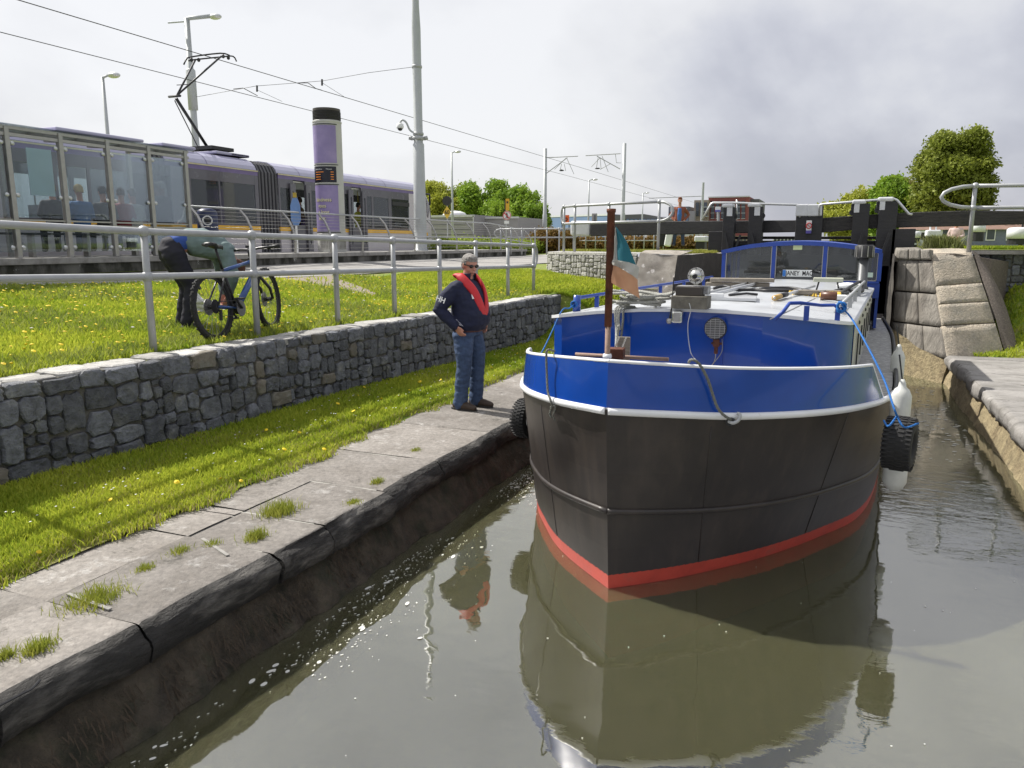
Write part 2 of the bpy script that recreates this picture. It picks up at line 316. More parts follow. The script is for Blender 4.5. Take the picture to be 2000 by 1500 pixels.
# --- water
def watermat():
    m=bpy.data.materials.new('canal_water'); m.use_nodes=True; t=m.node_tree; t.nodes.clear(); o=N(t,'ShaderNodeOutputMaterial')
    tc=N(t,'ShaderNodeTexCoord')
    def nb(sc_,det,stretch,dist=0):
        mp=N(t,'ShaderNodeMapping'); mp.inputs['Scale'].default_value=stretch; L(t,tc.outputs['Object'],mp.inputs[0])
        n=N(t,'ShaderNodeTexNoise'); n.inputs['Scale'].default_value=sc_; n.inputs['Detail'].default_value=det; n.inputs['Distortion'].default_value=dist; L(t,mp.outputs[0],n.inputs['Vector']); return n
    a=nb(1.1,3,(1,1,1)); b=nb(7,4,(.7,1.6,1),.4); c=nb(.35,2,(1,1,1))
    pm=N(t,'ShaderNodeMapRange'); L(t,c.outputs[0],pm.inputs[0]); pm.inputs[1].default_value=.40; pm.inputs[2].default_value=.62; pm.inputs[3].default_value=.12; pm.inputs[4].default_value=1
    # ripples grow towards the lock side channel
    sp=N(t,'ShaderNodeSeparateXYZ'); L(t,tc.outputs['Object'],sp.inputs[0])
    rx=N(t,'ShaderNodeMapRange'); L(t,sp.outputs[1],rx.inputs[0]); rx.inputs[1].default_value=4.5; rx.inputs[2].default_value=8; rx.inputs[3].default_value=.35; rx.inputs[4].default_value=1.5
    mu=N(t,'ShaderNodeMath',operation='MULTIPLY'); L(t,pm.outputs[0],mu.inputs[0]); L(t,rx.outputs[0],mu.inputs[1])
    m2=N(t,'ShaderNodeMath',operation='MULTIPLY'); L(t,b.outputs[0],m2.inputs[0]); L(t,mu.outputs[0],m2.inputs[1])
    b1=N(t,'ShaderNodeBump'); b1.inputs['Strength'].default_value=1; b1.inputs['Distance'].default_value=.0035; L(t,m2.outputs[0],b1.inputs['Height'])
    b2=N(t,'ShaderNodeBump'); b2.inputs['Strength'].default_value=1; b2.inputs['Distance'].default_value=.009; L(t,a.outputs[0],b2.inputs['Height']); L(t,b1.outputs[0],b2.inputs['Normal'])
    df=N(t,'ShaderNodeBsdfPrincipled'); df.inputs['Base Color'].default_value=(.076,.075,.040,1); df.inputs['Subsurface Weight'].default_value=1; df.inputs['Subsurface Radius'].default_value=(1,1,.8); df.inputs['Subsurface Scale'].default_value=.22; df.inputs['Specular IOR Level'].default_value=0; df.inputs['Roughness'].default_value=1
    tr=N(t,'ShaderNodeBsdfTransparent'); tr.inputs[0].default_value=(.75,.72,.45,1)
    mx=N(t,'ShaderNodeMixShader'); mx.inputs[0].default_value=.76; L(t,tr.outputs[0],mx.inputs[1]); L(t,df.outputs[0],mx.inputs[2])
    gl=N(t,'ShaderNodeBsdfGlossy'); gl.inputs['Roughness'].default_value=.015; gl.inputs[0].default_value=(1,1,1,1); L(t,b2.outputs[0],gl.inputs['Normal'])
    fr=N(t,'ShaderNodeFresnel'); fr.inputs[0].default_value=3.5; L(t,b2.outputs[0],fr.inputs['Normal'])
    m3=N(t,'ShaderNodeMixShader'); L(t,fr.outputs[0],m3.inputs[0]); L(t,mx.outputs[0],m3.inputs[1]); L(t,gl.outputs[0],m3.inputs[2]); L(t,m3.outputs[0],o.inputs[0]); return m
M['water']=watermat()
g=MB(); g.poly([(-3.3,-9,0),(2.3,-9,0),(2.3,17.6,0),(-3.3,17.6,0)]); S_(g.build('canal_water',M['water']))
g=MB(); g.poly([(-3.4,-9,-.9),(2.4,-9,-.9),(2.4,17.8,-.9),(-3.4,17.8,-.9)]); S_(g.build('canal_bed',mat('canal_silt',(.055,.05,.022),.9)))
g=MB(); g.poly([(-2.2,17.9,1.75),(1.2,17.9,1.75),(1.2,300,1.75),(-2.2,300,1.75)]); S_(g.build('upper_canal_water',M['water']))
# --- quay coping
def wear(t,v,c):
    c=lichen((.42,.405,.385),.56,.70,5)(t,v,c); c=lichen((.085,.078,.065),.585,.66,2.3)(t,v,c); return lichen((.50,.49,.47),.66,.70,24)(t,v,c)
M['quay']=mat('worn_quay_stone',(.245,.225,.205),.8,0,.26,22,1,38,col2=(.165,.148,.13),c2pos=(.42,.66),c2scale=2.2,c2detail=12,rnd=.16,bdist=.012,extra=wear)
M['nose']=mat('algae_and_shade_stone',(.032,.030,.028),.7,0,.5,14,1,22,col2=(.17,.16,.145),c2pos=(.50,.66),c2scale=3.2,c2detail=12,bdist=.05,stretch=(1.4,.6,2.0))  # black tone joins algae stain with shade painted under the coping edge
M['quayR']=mat('pale_quay_stone',(.31,.295,.28),.8,0,.2,16,1,30,col2=(.22,.21,.195),c2pos=(.45,.62),c2scale=2,rnd=.16,bdist=.015,stretch=(1,1.7,1),extra=wear)
M['ochre']=mat('ochre_masonry',(.30,.245,.145),.9,0,.3,9,1,18,col2=(.20,.155,.09),c2pos=(.5,.64),c2scale=3,bdist=.04)
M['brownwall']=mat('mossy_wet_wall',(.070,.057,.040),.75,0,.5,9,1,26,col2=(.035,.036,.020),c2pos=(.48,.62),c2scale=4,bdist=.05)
def slab(parent,x0,x1,y0,y1,z,th,side,mats,nose=.09,seed=0,over=.0,name='paving_stone'):
    # side=+1: nose on the x1 side (left bank); -1: nose on the x0 side (right bank)
    rs=np.random.RandomState(seed); g=.006; y0+=g; y1-=g; ny=max(4,int((y1-y0)/.09)); ys=np.linspace(y0,y1,ny); ys=np.sort(np.concatenate([ys,[y0+.018,y1-.018]])); ny+=2
    xe=x1 if side>0 else x0; xb=x0 if side>0 else x1; dirn=1 if side>0 else -1
    prof=[]; nt_=9
    for k in range(nt_): prof.append((lerp(abs(xe-xb),nose,k/(nt_-1)),0,0))
    for k in range(1,7):
        a=k/6*math.pi/2; prof.append((nose*(1-math.sin(a)),-nose*(1-math.cos(a)),1 if k>1 else 0))
    prof+= [(0,-th*.62,1),(.015,-th,1),(.3,-th,1)]
    vs=[];n=len(prof); fs=[];mi=[]
    tilt=rs.uniform(-.012,.012); jo=rs.uniform(-.03,.02) if side>0 else rs.uniform(-.012,.012); nose*=rs.uniform(.5,1.0)
    for i,y in enumerate(ys):
        e=min(i,ny-1-i); dr=.010 if e==0 else 0
        jx=(-.075*(1-float(sstep(2.0,2.9,y))) if side>0 else 0)+.030*float(fbm(y,0,2.2,21,4))+.016*float(fbm(y,1,9,22,3))+jo; chip=0
        for (dxx,dz,mm_) in prof:
            X=xe-dirn*(dxx-(jx if dxx<.5 else 0)); Z=z+dz-dr+tilt*dxx
            if dz>-.02: Z+=(.006 if side>0 else .0035)*float(fbm(X,y,5,seed+1,3))
            if mm_: X+=dirn*.030*float(fbm(y*1.0,Z*2,5,31,4))+dirn*.010*float(fbm(y,Z*2,23,32,3)); Z+=.012*float(fbm(y,X*3,11,33,3))
            vs.append((X,y,Z))
    for i in range(ny-1):
        for k in range(n-1):
            q=(i*n+k,(i+1)*n+k,(i+1)*n+k+1,i*n+k+1); fs.append(q if side<0 else q[::-1]); mi.append(prof[k+1][2])
    fs.append(tuple(range(n))); mi.append(1); fs.append(tuple((ny-1)*n+k for k in range(n))[::-1]); mi.append(1)
    mb=MB(); mb.v=vs; mb.f=fs; mb.mi=mi; o=mb.build(name,mats,parent); o.data.shade_smooth(); return o
quay=thing('quay',None,None); quay['kind']='structure'; quay['label']='worn stone quay edge along the left of the canal'
JY=[-4,-2.6,-1.2,.2,1.05,1.87,2.62,3.62,4.15,4.95,5.85,7.0,8.1,9.3,10.5,11.7,12.9,14.0,15.05]
for i in range(len(JY)-1):
    xb=-4.4 if i>8 else -3.80
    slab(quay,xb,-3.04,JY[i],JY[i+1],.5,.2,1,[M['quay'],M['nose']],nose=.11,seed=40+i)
    if i<=8:
        mid=(JY[i]+JY[i+1])/2+.2*math.sin(i*3)
        for a,b in ((JY[i],mid),(mid,JY[i+1])) if i%2 else ((JY[i],JY[i+1]),):
            g=MB(); n=6; xs=np.linspace(-4.45,-3.812,n); ys=np.linspace(a+.006,b-.006,8)
            X,Y=np.meshgrid(xs,ys); Z=.497+.007*fbm(X,Y,5,70+i,3); V=np.stack([X,Y,Z],-1).reshape(-1,3); ii,jj=np.meshgrid(np.arange(n-1),np.arange(7)); q=(jj*n+ii).ravel()
            o=bigmesh('paving_stone',V,np.stack([q,q+1,q+n+1,q+n],-1),M['quay'],None,None,None,quay); o.data.shade_smooth()
g=MB(); g.box(-4.5,-3.2,-4,15.05,.1,.487); o=g.build('bedding',M['mortarlight'],quay)
def lumpy(x0f,ys,zs,name,m,parent,amp,seed,flip=False):
    V=[];F=[];n=len(zs)
    for y in ys:
        for z in zs: V.append((x0f(y,z)+amp*float(fbm(y,z,4,seed,4))+amp*.5*float(fbm(y,z,17,seed+1,3)),y,z))
    a=[(i*n+k,(i+1)*n+k,(i+1)*n+k+1,i*n+k+1) for i in range(len(ys)-1) for k in range(n-1)]
    if flip: a=[q[::-1] for q in a]
    mb=MB(); mb.v=V; mb.f=a; mb.mi=[0]*len(a); o=mb.build(name,m,parent); o.data.shade_smooth(); return o
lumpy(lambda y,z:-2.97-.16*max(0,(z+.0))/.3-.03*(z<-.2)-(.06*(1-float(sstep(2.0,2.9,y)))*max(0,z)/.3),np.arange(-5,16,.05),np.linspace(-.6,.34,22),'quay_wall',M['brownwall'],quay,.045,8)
# roots and weed hanging down the wet wall
rs=np.random.RandomState(5); V=[];F=[]
for _ in range(1700):
    y=rs.uniform(.3,9); 
    if fbm(y,0,1.3,77,2)+rs.uniform(-.5,.5)<-.1: continue
    z1=rs.uniform(.03,.25); l=rs.uniform(.03,.11); x=-3.02-.12*z1/.3+.035; w_=rs.uniform(.0015,.004); k=len(V); dy=rs.uniform(-.05,.05); x2=x+.035
    V+= [(x,y-w_,z1),(x,y+w_,z1),(x2,y+w_+dy*.5,z1-l*.6),(x2,y-w_+dy*.5,z1-l*.6),(x2-.01,y+dy,z1-l),(x2-.01,y+dy+.001,z1-l)]; F+=[(k,k+1,k+2,k+3),(k+3,k+2,k+5,k+4)]
bigmesh('hanging_roots',np.array(V),np.array(F),mat('dry_roots',(.055,.04,.026),.9),'brown roots and dead weed hanging down the wet quay wall')
quR=thing('quay',None,None); quR['kind']='structure'; quR['label']='pale stone quay edge along the right of the canal'
y=-3.; i=0; rs=np.random.RandomState(9)
while y<14.9:
    d=.62+rs.uniform(-.14,.2); y2=min(15.0,y+d)
    if 15-y2<.3: y2=15.0
    slab(quR,1.93,3.1,y,y2,.5,.2,-1,[M['quayR'],M['quayR']],nose=.07,seed=140+i); y=y2; i+=1
g=MB(); g.box(2.05,3.2,-3,15,.1,.486); g.build('bedding',M['mortar'],quR)
lumpy(lambda y,z:1.99-.09*(.32-z)/.3,np.arange(-5,15.6,.06),np.linspace(-.6,.34,20),'quay_wall',M['ochre'],quR,.032,15,True)
def zR(X,Y):
    r=sstep(14.9,17.2,Y)*1.3*np.clip((X-2.5)/.6,0,1)+.35*np.clip((X-4)/6,0,1)
    return .503+r+.01*fbm(X,Y,2,33)
grid(np.concatenate([np.arange(2.55,7,.12),np.arange(7,15,.5)]),np.arange(-8,17.3,.18),lambda X,Y:np.where(X<3.12,np.minimum(zR(X,Y),.42+sstep(14.9,15.3,Y)*9),zR(X,Y)),'right_bank',M['turf'],'grass bank to the right beyond the pale quay stones')
# dirt and path sheets
def sheet(name,P,zf,m,label,up=.01,n=14):
    # P: pairs (left,right) by row
    V=[];F=[]
    for (a,b) in P:
        for k in range(n):
            x=lerp(a[0],b[0],k/(n-1)); y=lerp(a[1],b[1],k/(n-1)); V.append((x,y,float(zf(x,y))+up))
    for i in range(len(P)-1):
        for k in range(n-1): F.append((i*n+k,i*n+k+1,(i+1)*n+k+1,(i+1)*n+k))
    o=bigmesh(name,np.array(V),np.array(F),m,label,'structure'); o.data.shade_smooth(); return o
YS=[-8,0,5,8.3,9.4,10.4,12,13.5,15,16.2,17.4,18.7,20,22,24,28,33,39]; XE=[-12.3,-12.3,-12.3,-12.25,-11.8,-11.4,-11.1,-10.9,-10.7,-10.3,-9.9,-9.5,-9.2,-9.,-8.8,-8.6,-8.4,-8.4]
sheet('footpath',[((-13.38,y),(x,y)) for y,x in zip(YS,XE)],H,M['tarmac'],'pale footpath below the platform wall',.022,20)
sheet('worn_earth',[((-10.8,13.0),(-10.75,15.0)),((-9.8,12.6),(-9.4,14.2)),((-8.6,12.2),(-8.4,13.2)),((-7.6,11.7),(-7.7,12.1))],H,mat('worn_earth',(.24,.20,.165),.95,0,.15,8,.5,50,col2=(.2,.2,.1),c2pos=(.55,.65)),'bare worn earth patch where people cut across the lawn',.02,8)
# ---------------------------------------------------------------- stones
def stone_mesh(poly,depth,fn,name,m,parent,rnd,inset=.16,back=0.0):
    """poly: (s,t) outline; fn(s,t,d)->world, d = proud of the wall"""
    n=len(poly); c=(sum(p[0] for p in poly)/n,sum(p[1] for p in poly)/n); V=[];F=[]
    def ring(f,d):
        for (a,b) in poly: V.append(tuple(fn(c[0]+(a-c[0])*f,c[1]+(b-c[1])*f,d*(1+0))))
    ring(1,back); ring(.985,depth*.6); 
    dd=depth
    for (a,b) in poly: V.append(tuple(fn(c[0]+(a-c[0])*(1-inset),c[1]+(b-c[1])*(1-inset),dd*rnd.uniform(.88,1.12))))
    V.append(tuple(fn(c[0],c[1],dd*rnd.uniform(.95,1.3))))
    for r in (0,1):
        for k in range(n): F.append((r*n+k,r*n+(k+1)%n,(r+1)*n+(k+1)%n,(r+1)*n+k))
    for k in range(n): F.append((2*n+k,2*n+(k+1)%n,3*n))
    mb=MB(); mb.v=V; mb.f=F; mb.mi=[0]*len(F)
    return mb
def outline(x0,x1,y0,y1,rnd,gap=.011,rough=.12):
    x0+=gap;x1-=gap;y0+=gap;y1-=gap;w=x1-x0;h=y1-y0;c=min(w,h)*rnd.uniform(.14,.30)
    P=[(x0+c*rnd.uniform(.5,1.2),y0),(x0+w*.5,y0+rnd.uniform(-.2,.35)*c*.5),(x1-c*rnd.uniform(.5,1.2),y0),(x1,y0+c*rnd.uniform(.5,1.2)),(x1-rnd.uniform(-.2,.4)*c*.5,y0+h*.5),(x1,y1-c*rnd.uniform(.5,1.2)),(x1-c*rnd.uniform(.5,1.2),y1),(x0+w*.5,y1-rnd.uniform(-.2,.35)*c*.5),(x0+c*rnd.uniform(.5,1.2),y1),(x0,y1-c*rnd.uniform(.5,1.2)),(x0+rnd.uniform(-.2,.4)*c*.5,y0+h*.5),(x0,y0+c*rnd.uniform(.5,1.2))]
    r=rough*min(w,h)*.35
    return [(a+rnd.uniform(-r,r),b+rnd.uniform(-r,r)) for a,b in P]
def split(x0,x1,y0,y1,rnd,out,amin,amax,asp=1.9):
    w=x1-x0;h=y1-y0;A=w*h
    if A<rnd.uniform(amin,amax) and w/h<asp*1.2 and h/w<asp*1.0: out.append((x0,x1,y0,y1)); return
    if w/h>rnd.uniform(.85,1.25):
        m=x0+w*rnd.uniform(.33,.67); split(x0,m,y0,y1,rnd,out,amin,amax,asp); split(m,x1,y0,y1,rnd,out,amin,amax,asp)
    else:
        m=y0+h*rnd.uniform(.33,.67); split(x0,x1,y0,m,rnd,out,amin,amax,asp); split(x0,x1,m,y1,rnd,out,amin,amax,asp)
# --- the low retaining wall
lw=thing('stone_wall','low grey rubble stone wall holding up the dandelion lawn','stone wall',(-5.4,8,.5))
rnd=random.Random(3); Y0,Y1=-1.5,15.1; TOP=1.37
def wz(y): return float(zlow(xw(y)+.05,y))-.06
def wfn(s,t,d): x=float(xw(s))+d-.035*(t-.5)+.0; return (x,s,t)
g=MB()
A=[(float(xw(y))-.012,y,wz(y)-.1) for y in np.arange(Y0,Y1+.1,.2)];B=[(float(xw(y))-.035,y,TOP-.03) for y in np.arange(Y0,Y1+.1,.2)]; C_=[(float(xw(y))-.40,y,TOP-.03) for y in np.arange(Y0,Y1+.1,.2)];D_=[(float(xw(y))-.42,y,.5) for y in np.arange(Y0,Y1+.1,.2)]
g.strip(A,B); g.strip(B,C_); g.strip(C_,D_); g.poly([A[-1],B[-1],C_[-1],D_[-1]]); g.build('mortar',M['mortar'],lw)
stones=[]; y=Y0
while y<Y1-.05:
    L_=min(Y1-y,rnd.uniform(.8,1.3)); 
    if Y1-(y+L_)<.4: L_=Y1-y
    big=1.25 if y<5 else 1.0
    ct=TOP-rnd.uniform(.13,.2); tmp=[]; split(y,y+L_,.42,ct,rnd,tmp,.012*big,.075*big); 
    k=y
    while k<y+L_-.01:
        ww=min(y+L_-k,rnd.uniform(.16,.34)); 
        if y+L_-(k+ww)<.12: ww=y+L_-k
        tmp.append((k,k+ww,ct,TOP-.012)); k+=ww
    stones+=tmp; y+=L_
def near(b): c=((b[0]+b[1])/2,(b[2]+b[3])/2); d=math.hypot(c[0]-0,5.5); return math.sqrt((b[1]-b[0])*(b[3]-b[2]))/d/(1 if c[0]>1.5 else 6)
stones.sort(key=near,reverse=True); far=MB()
for i,b in enumerate(stones):
    P=outline(*b,rnd,rnd.uniform(.003,.012),.28); dp=rnd.uniform(.008,.045)
    mb=stone_mesh(P,dp,wfn,'stone',None,None,rnd,inset=rnd.uniform(.08,.2),back=-.06)
    if i<205: mb.build('stone',M['stonetan'] if rnd.random()<.14 else M['stone'],lw,org=None)
    else: far.add(mb.v,mb.f)
o=far.build('distant_stones',M['stone'],lw); o['kind']='stuff'
# cap stones on the wall top
y=Y0; k=0; farc=MB()
while y<Y1:
    d=rnd.uniform(.22,.5); d=min(d,Y1-y+.01); 
    for (a,b) in (((-.06,-.24),(-.24,-.42)) if rnd.random()<.35 else ((-.06,-.42),)):
        P=outline(y,y+d,min(a,b)-.0,max(a,b)+.03,rnd,.008,.2)
        mb=stone_mesh(P,rnd.uniform(.012,.035),lambda s,t,dd: (float(xw(s))+t,s,TOP-.03+dd),'x',None,None,rnd,inset=.12,back=-.05)
        if y>1.5 and k<70: mb.build('cap_stone',M['stonelight'],lw); k+=1
        else: farc.add(mb.v,mb.f)
    y+=d
o=farc.build('distant_cap_stones',M['stonelight'],lw); o['kind']='stuff'
g=MB() # end face stones
for (a,b) in ((.4,.75),(.75,1.05),(1.05,1.34)):
    P=outline(.02,.40,a,b,rnd); mb=stone_mesh(P,.03,lambda s,t,dd:(float(xw(Y1))-s,Y1+dd,t),'x',None,None,rnd,back=-.04); mb.build('stone',M['stone'],lw)
# --- left lock pier and curved rubble wall
pl=thing('lock_pier','weathered concrete wing wall left of the lock mouth','lock wall',(-3.2,16,0))
M['pier']=mat('weathered_wing_concrete',(.36,.33,.29),.9,0,.22,16,1,70,col2=(.25,.225,.195),c2pos=(.45,.6),c2scale=4,bdist=.015,extra=lichen((.62,.58,.55),.66,.68,3.2,3))
M['pierdark']=mat('dark_lock_stone',(.062,.056,.05),.8,0,.3,6,1,26,col2=(.12,.11,.095),c2pos=(.5,.64),c2scale=2.4,stretch=(1,1,.35),bdist=.03)  # chamber faces, far darker than the wing concrete
def rock(grid2,name,m,parent,amp=.02,seed=1,sc_=4):
    V=[];F=[];nr=len(grid2);nc=len(grid2[0])
    for r in grid2:
        for p in r:
            d=amp*float(fbm(p[0]*1.3+p[2]*.7,p[1]+p[2],sc_,seed,4)); V.append((p[0]+d*.5,p[1]-d,p[2]+d*.5))
    for i in range(nr-1):
        for k in range(nc-1): F.append((i*nc+k,i*nc+k+1,(i+1)*nc+k+1,(i+1)*nc+k))
    mb=MB(); mb.v=V;mb.f=F;mb.mi=[0]*len(F); o=mb.build(name,m,parent,smooth=False); o.data.shade_smooth(); return o
def bil(a,b,c,d,n,m): # a->b bottom, d->c top
    a,b,c,d=map(Vector,(a,b,c,d)); return [[(a.lerp(b,i/(n-1))).lerp(d.lerp(c,i/(n-1)),j/(m-1)) for i in range(n)] for j in range(m)]
ja,jb,jc,jd=(-4.15,15.1,.35),(-3.05,15.05,.0),(-2.98,15.75,1.45),(-3.85,15.72,1.5)
rock(bil(ja,jb,jc,jd,14,14),'wing_stone',M['pier'],pl,.02,3)
rock(bil((-3.85,15.70,1.51),(-2.975,15.73,1.46),(-2.93,16.1,2.16),(-3.74,16.05,2.2),12,10),'wing_stone',M['pier'],pl,.02,4)
rock(bil((-3.74,16.05,2.2),(-2.93,16.1,2.16),(-2.72,16.5,2.25),(-3.74,16.5,2.25),10,5),'capping',M['pier'],pl,.015,5)
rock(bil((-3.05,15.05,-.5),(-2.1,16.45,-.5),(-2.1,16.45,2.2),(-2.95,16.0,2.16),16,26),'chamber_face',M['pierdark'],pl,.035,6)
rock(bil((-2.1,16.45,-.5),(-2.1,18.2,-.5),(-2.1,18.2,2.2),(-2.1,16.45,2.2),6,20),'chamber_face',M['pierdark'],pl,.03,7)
rock(bil((-2.93,16.1,2.16),(-2.1,16.45,2.2),(-2.1,20,2.25),(-3.2,20,2.25),12,10),'capping',M['pier'],pl,.01,8)
rw=thing('stone_wall','curved pale rubble wall below the lockside railing','stone wall',(-5,17,1.6))
CW=[(-3.80,16.12),(-4.4,16.45),(-5.0,16.85),(-5.7,17.35),(-6.2,17.75),(-6.55,18.2),(-6.7,18.9),(-6.6,19.6)]
cwp=[Vector((a,b,0)) for a,b in CW]; acc=[0]
for a,b in zip(cwp,cwp[1:]): acc.append(acc[-1]+(b-a).length)
def cwf(s,t,d):
    s=min(max(s,0),acc[-1]-1e-4); i=max(k for k in range(len(acc)-1) if acc[k]<=s); u=(s-acc[i])/(acc[i+1]-acc[i]); p=cwp[i].lerp(cwp[i+1],u); tt=(cwp[i+1]-cwp[i]).normalized(); nrm=Vector((tt.y,-tt.x,0))*-1
    p=p+nrm*(d if nrm.y<0 else d); return (p.x,p.y,t)
g=MB(); ss=np.linspace(0,acc[-1],24); TOPc=2.19
sgn=-1 if cwf(1,1,.1)[1]>cwf(1,1,0)[1] else 1
cwg=lambda s,t,d: cwf(s,t,d*sgn)
g.strip([cwg(s,1.2,0) for s in ss],[cwg(s,TOPc-.02,0) for s in ss]); g.build('mortar',M['mortarlight'],rw)
g=MB(); g.strip([cwg(s,TOPc,.03) for s in ss],[cwg(s,TOPc+.02,-.35) for s in ss]); g.strip([cwg(s,TOPc,.03) for s in ss],[cwg(s,TOPc-.05,.03) for s in ss]); g.build('coping',M['stonelight'],rw)
rnd=random.Random(12); far=MB(); sl=[]; s=0
while s<acc[-1]-.05:
    l=min(.9,acc[-1]-s); split(s,s+l,1.45,TOPc-.05,rnd,sl,.012,.04); s+=l
for b in sl:
    mb=stone_mesh(outline(*b,rnd,.009),rnd.uniform(.015,.04),cwg,'x',None,None,rnd,back=-.04)
    if (b[1]-b[0])*(b[3]-b[2])>.011: mb.build('stone',M['stonelight'],rw)
    else: far.add(mb.v,mb.f)
o=far.build('small_stones',M['stonelight'],rw); o['kind']='stuff'
g=MB(); P=[cwg(s,TOPc+.0,-.3) for s in ss]
bp=[(p[0],p[1],2.2) for p in P]; g.poly(bp[::-1]+[(-5,24,2.2),(-2.1,24,2.2),(-2.1,20,2.2),(-3.0,16.5,2.2)]); S_(g.build('lockside_grass',M['turf']),'level turf on the left lock side')
# --- right lock pier: dressed blocks, sloping coping, pebbled cheek
pr=thing('lock_pier','pale dressed stone wing wall right of the lock mouth','lock wall',(1.8,15.8,0))
M['ashlar']=mat('weathered_ashlar',(.275,.255,.225),.9,0,.28,9,1,24,col2=(.21,.19,.165),c2pos=(.42,.62),c2scale=3,rnd=.14,stretch=(1,1,.35),bdist=.03)
M['sand']=mat('tan_granite_coping',(.43,.375,.30),.9,0,.25,30,1,34,col2=(.33,.30,.25),c2pos=(.45,.62),c2scale=4,rnd=.18,bdist=.03)
M['pebble']=mat('pebbled_concrete',(.185,.155,.135),.95,0,.35,40,1,90,col2=(.42,.38,.34),c2pos=(.66,.72),c2scale=40,bdist=.02)
c0=(1.1,16.1);c1=(1.62,15.86);c2=(1.93,15.0)
def face(u,z):  # u 0..1 from chamber corner to the sloping edge, z height: leans with the batter of the ramp
    zt=(z-.45)/1.75; xr=lerp(c2[0],c1[0],min(1,max(0,zt))); yr=lerp(c2[1],c1[1],min(1,max(0,zt))); return Vector((lerp(c0[0],xr,u),lerp(c0[1],yr,u),z))
def block(q,parent,m,amp=.012,seed=0,gap=.012,thick=.12,name='stone_block'):
    a,b,c,d=[Vector(x) for x in q]; ct=(a+b+c+d)/4; nrm=(b-a).cross(d-a).normalized()
    q2=[x+(ct-x).normalized()*gap for x in (a,b,c,d)]; G0=bil(*q2,8,8); T_=[0,.02,.2,.4,.6,.8,.98,1]; A_,B_,C2,D_=map(Vector,q2); G=[[(A_.lerp(B_,u_)).lerp(D_.lerp(C2,u_),v_) for u_ in T_] for v_ in T_]; V=[];F=[]
    for j,r in enumerate(G):
        for i,p in enumerate(r):
            e=min(i,7-i,j,7-j); dd=(-.03 if e==0 else 0)+amp*float(fbm(p.x*1.3+p.z,p.y*1.1+p.z*.8,5,seed,4)); V.append(p+nrm*dd)
    for j in range(7):
        for i in range(7): F.append((j*8+i,j*8+i+1,(j+1)*8+i+1,(j+1)*8+i))
    bd=[i for i in range(8)]+[j*8+7 for j in range(1,8)]+[56+i for i in range(6,-1,-1)]+[j*8 for j in range(6,0,-1)]; k=len(V); V+=[Vector(V[i])-nrm*thick for i in bd]; m_=len(bd)
    for i in range(m_): F.append((bd[(i+1)%m_],bd[i],k+i,k+(i+1)%m_))
    mb=MB(); mb.v=[tuple(v) for v in V]; mb.f=F; mb.mi=[0]*len(F); o=mb.build(name,m,parent); o.data.shade_smooth(); return o
rows=[(-.5,.42,[0,.45,1]),(.42,.95,[0,.3,.62,1]),(.95,1.52,[0,.28,.55,1]),(1.52,2.1,[0,.26,.6,1]),(2.1,2.3,[0,.35,.7,1])]
for i,(za,zb,us) in enumerate(rows):
    for j in range(len(us)-1):
        u0,u1=us[j],us[j+1]; off=Vector((-.02,-.03,0)) if i==4 else Vector((0,0,0)); stp=Vector((-.05,-.02,0)) if (j==1 and i<4) else Vector((0,0,0))
        block([face(u0,za)+off,face(u1,za)+off,face(u1,zb)+off,face(u0,zb)+off],pr,M['ashlar'] if i>0 else M['ochre'],.007,50+i*5+j)
# wider ochre footing at the water
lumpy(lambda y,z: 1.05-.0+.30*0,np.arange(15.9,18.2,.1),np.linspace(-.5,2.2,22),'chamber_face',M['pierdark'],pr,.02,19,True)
rock(bil((.93,16.5,-.5),(1.86,14.9,-.5),(1.93,14.98,.38),(1.06,16.1,.80),14,14),'footing',M['ochre'],pr,.05,18,5)
def ramp(u,v): # u across, v from bottom 0 to top 1
    b=Vector((1.93,15.0,.45)).lerp(Vector((2.86,15.33,.5)),u); t=Vector((1.62,15.86,2.2)).lerp(Vector((2.28,16.0,2.27)),u); p=b.lerp(t,v); bow=.06*math.sin(v*math.pi); return p+Vector((-.0,-bow,bow*.4))
for i,(va,vb) in enumerate([(-.04,.30),(.30,.50),(.50,.68),(.68,.985)]):
    block([ramp(0,va),ramp(1,va),ramp(1,vb),ramp(0,vb)],pr,M['sand'],.009,80+i,.012,.2,'coping_stone')
block([ramp(0,.985),ramp(1,.985),Vector((2.3,16.6,2.3)),Vector((1.5,16.6,2.3))],pr,M['sand'],.01,88,.006,.2,'coping_stone')
block([(1.08,16.12,2.3),(1.62,15.9,2.24),(1.5,16.9,2.32),(1.1,16.9,2.32)],pr,M['ashlar'],.012,89,.004,.2,'capping')
ck=[]
for j in range(12):
    v=j/11; a=ramp(1.0,v); o_=a+Vector((.30,.22-.05*v,-.10-.30*v**3)); row=[]
    for k in range(7):
        u=k/6; p=a.lerp(o_,u); p=p+Vector((.05,-.05,.03))*math.sin(u*math.pi); row.append(p)
    ck.append(row)
rock(ck,'cheek',M['pebble'],pr,.02,23,8)
g=MB(); g.prism([(2.0,15.9,2.22),(2.6,16.0,2.12),(3.1,16.9,2.05),(3.1,17.6,2.05),(1.1,17.6,2.22),(1.1,16.2,2.2)],(0,0,-1.9)); g.build('core',M['pebble'],pr)
g=MB(); g.poly([(2.3,16.55,2.28),(14,16.95,2.3),(14,17.7,2.25),(1.12,17.7,2.25),(1.12,16.9,2.3)]); S_(g.build('lockside_grass_right',M['turf']),'level turf on the right lock side')
gw=thing('stone_wall','dark grey coursed wall at the right edge behind the grass bank','stone wall',(4,16.9,1.7))
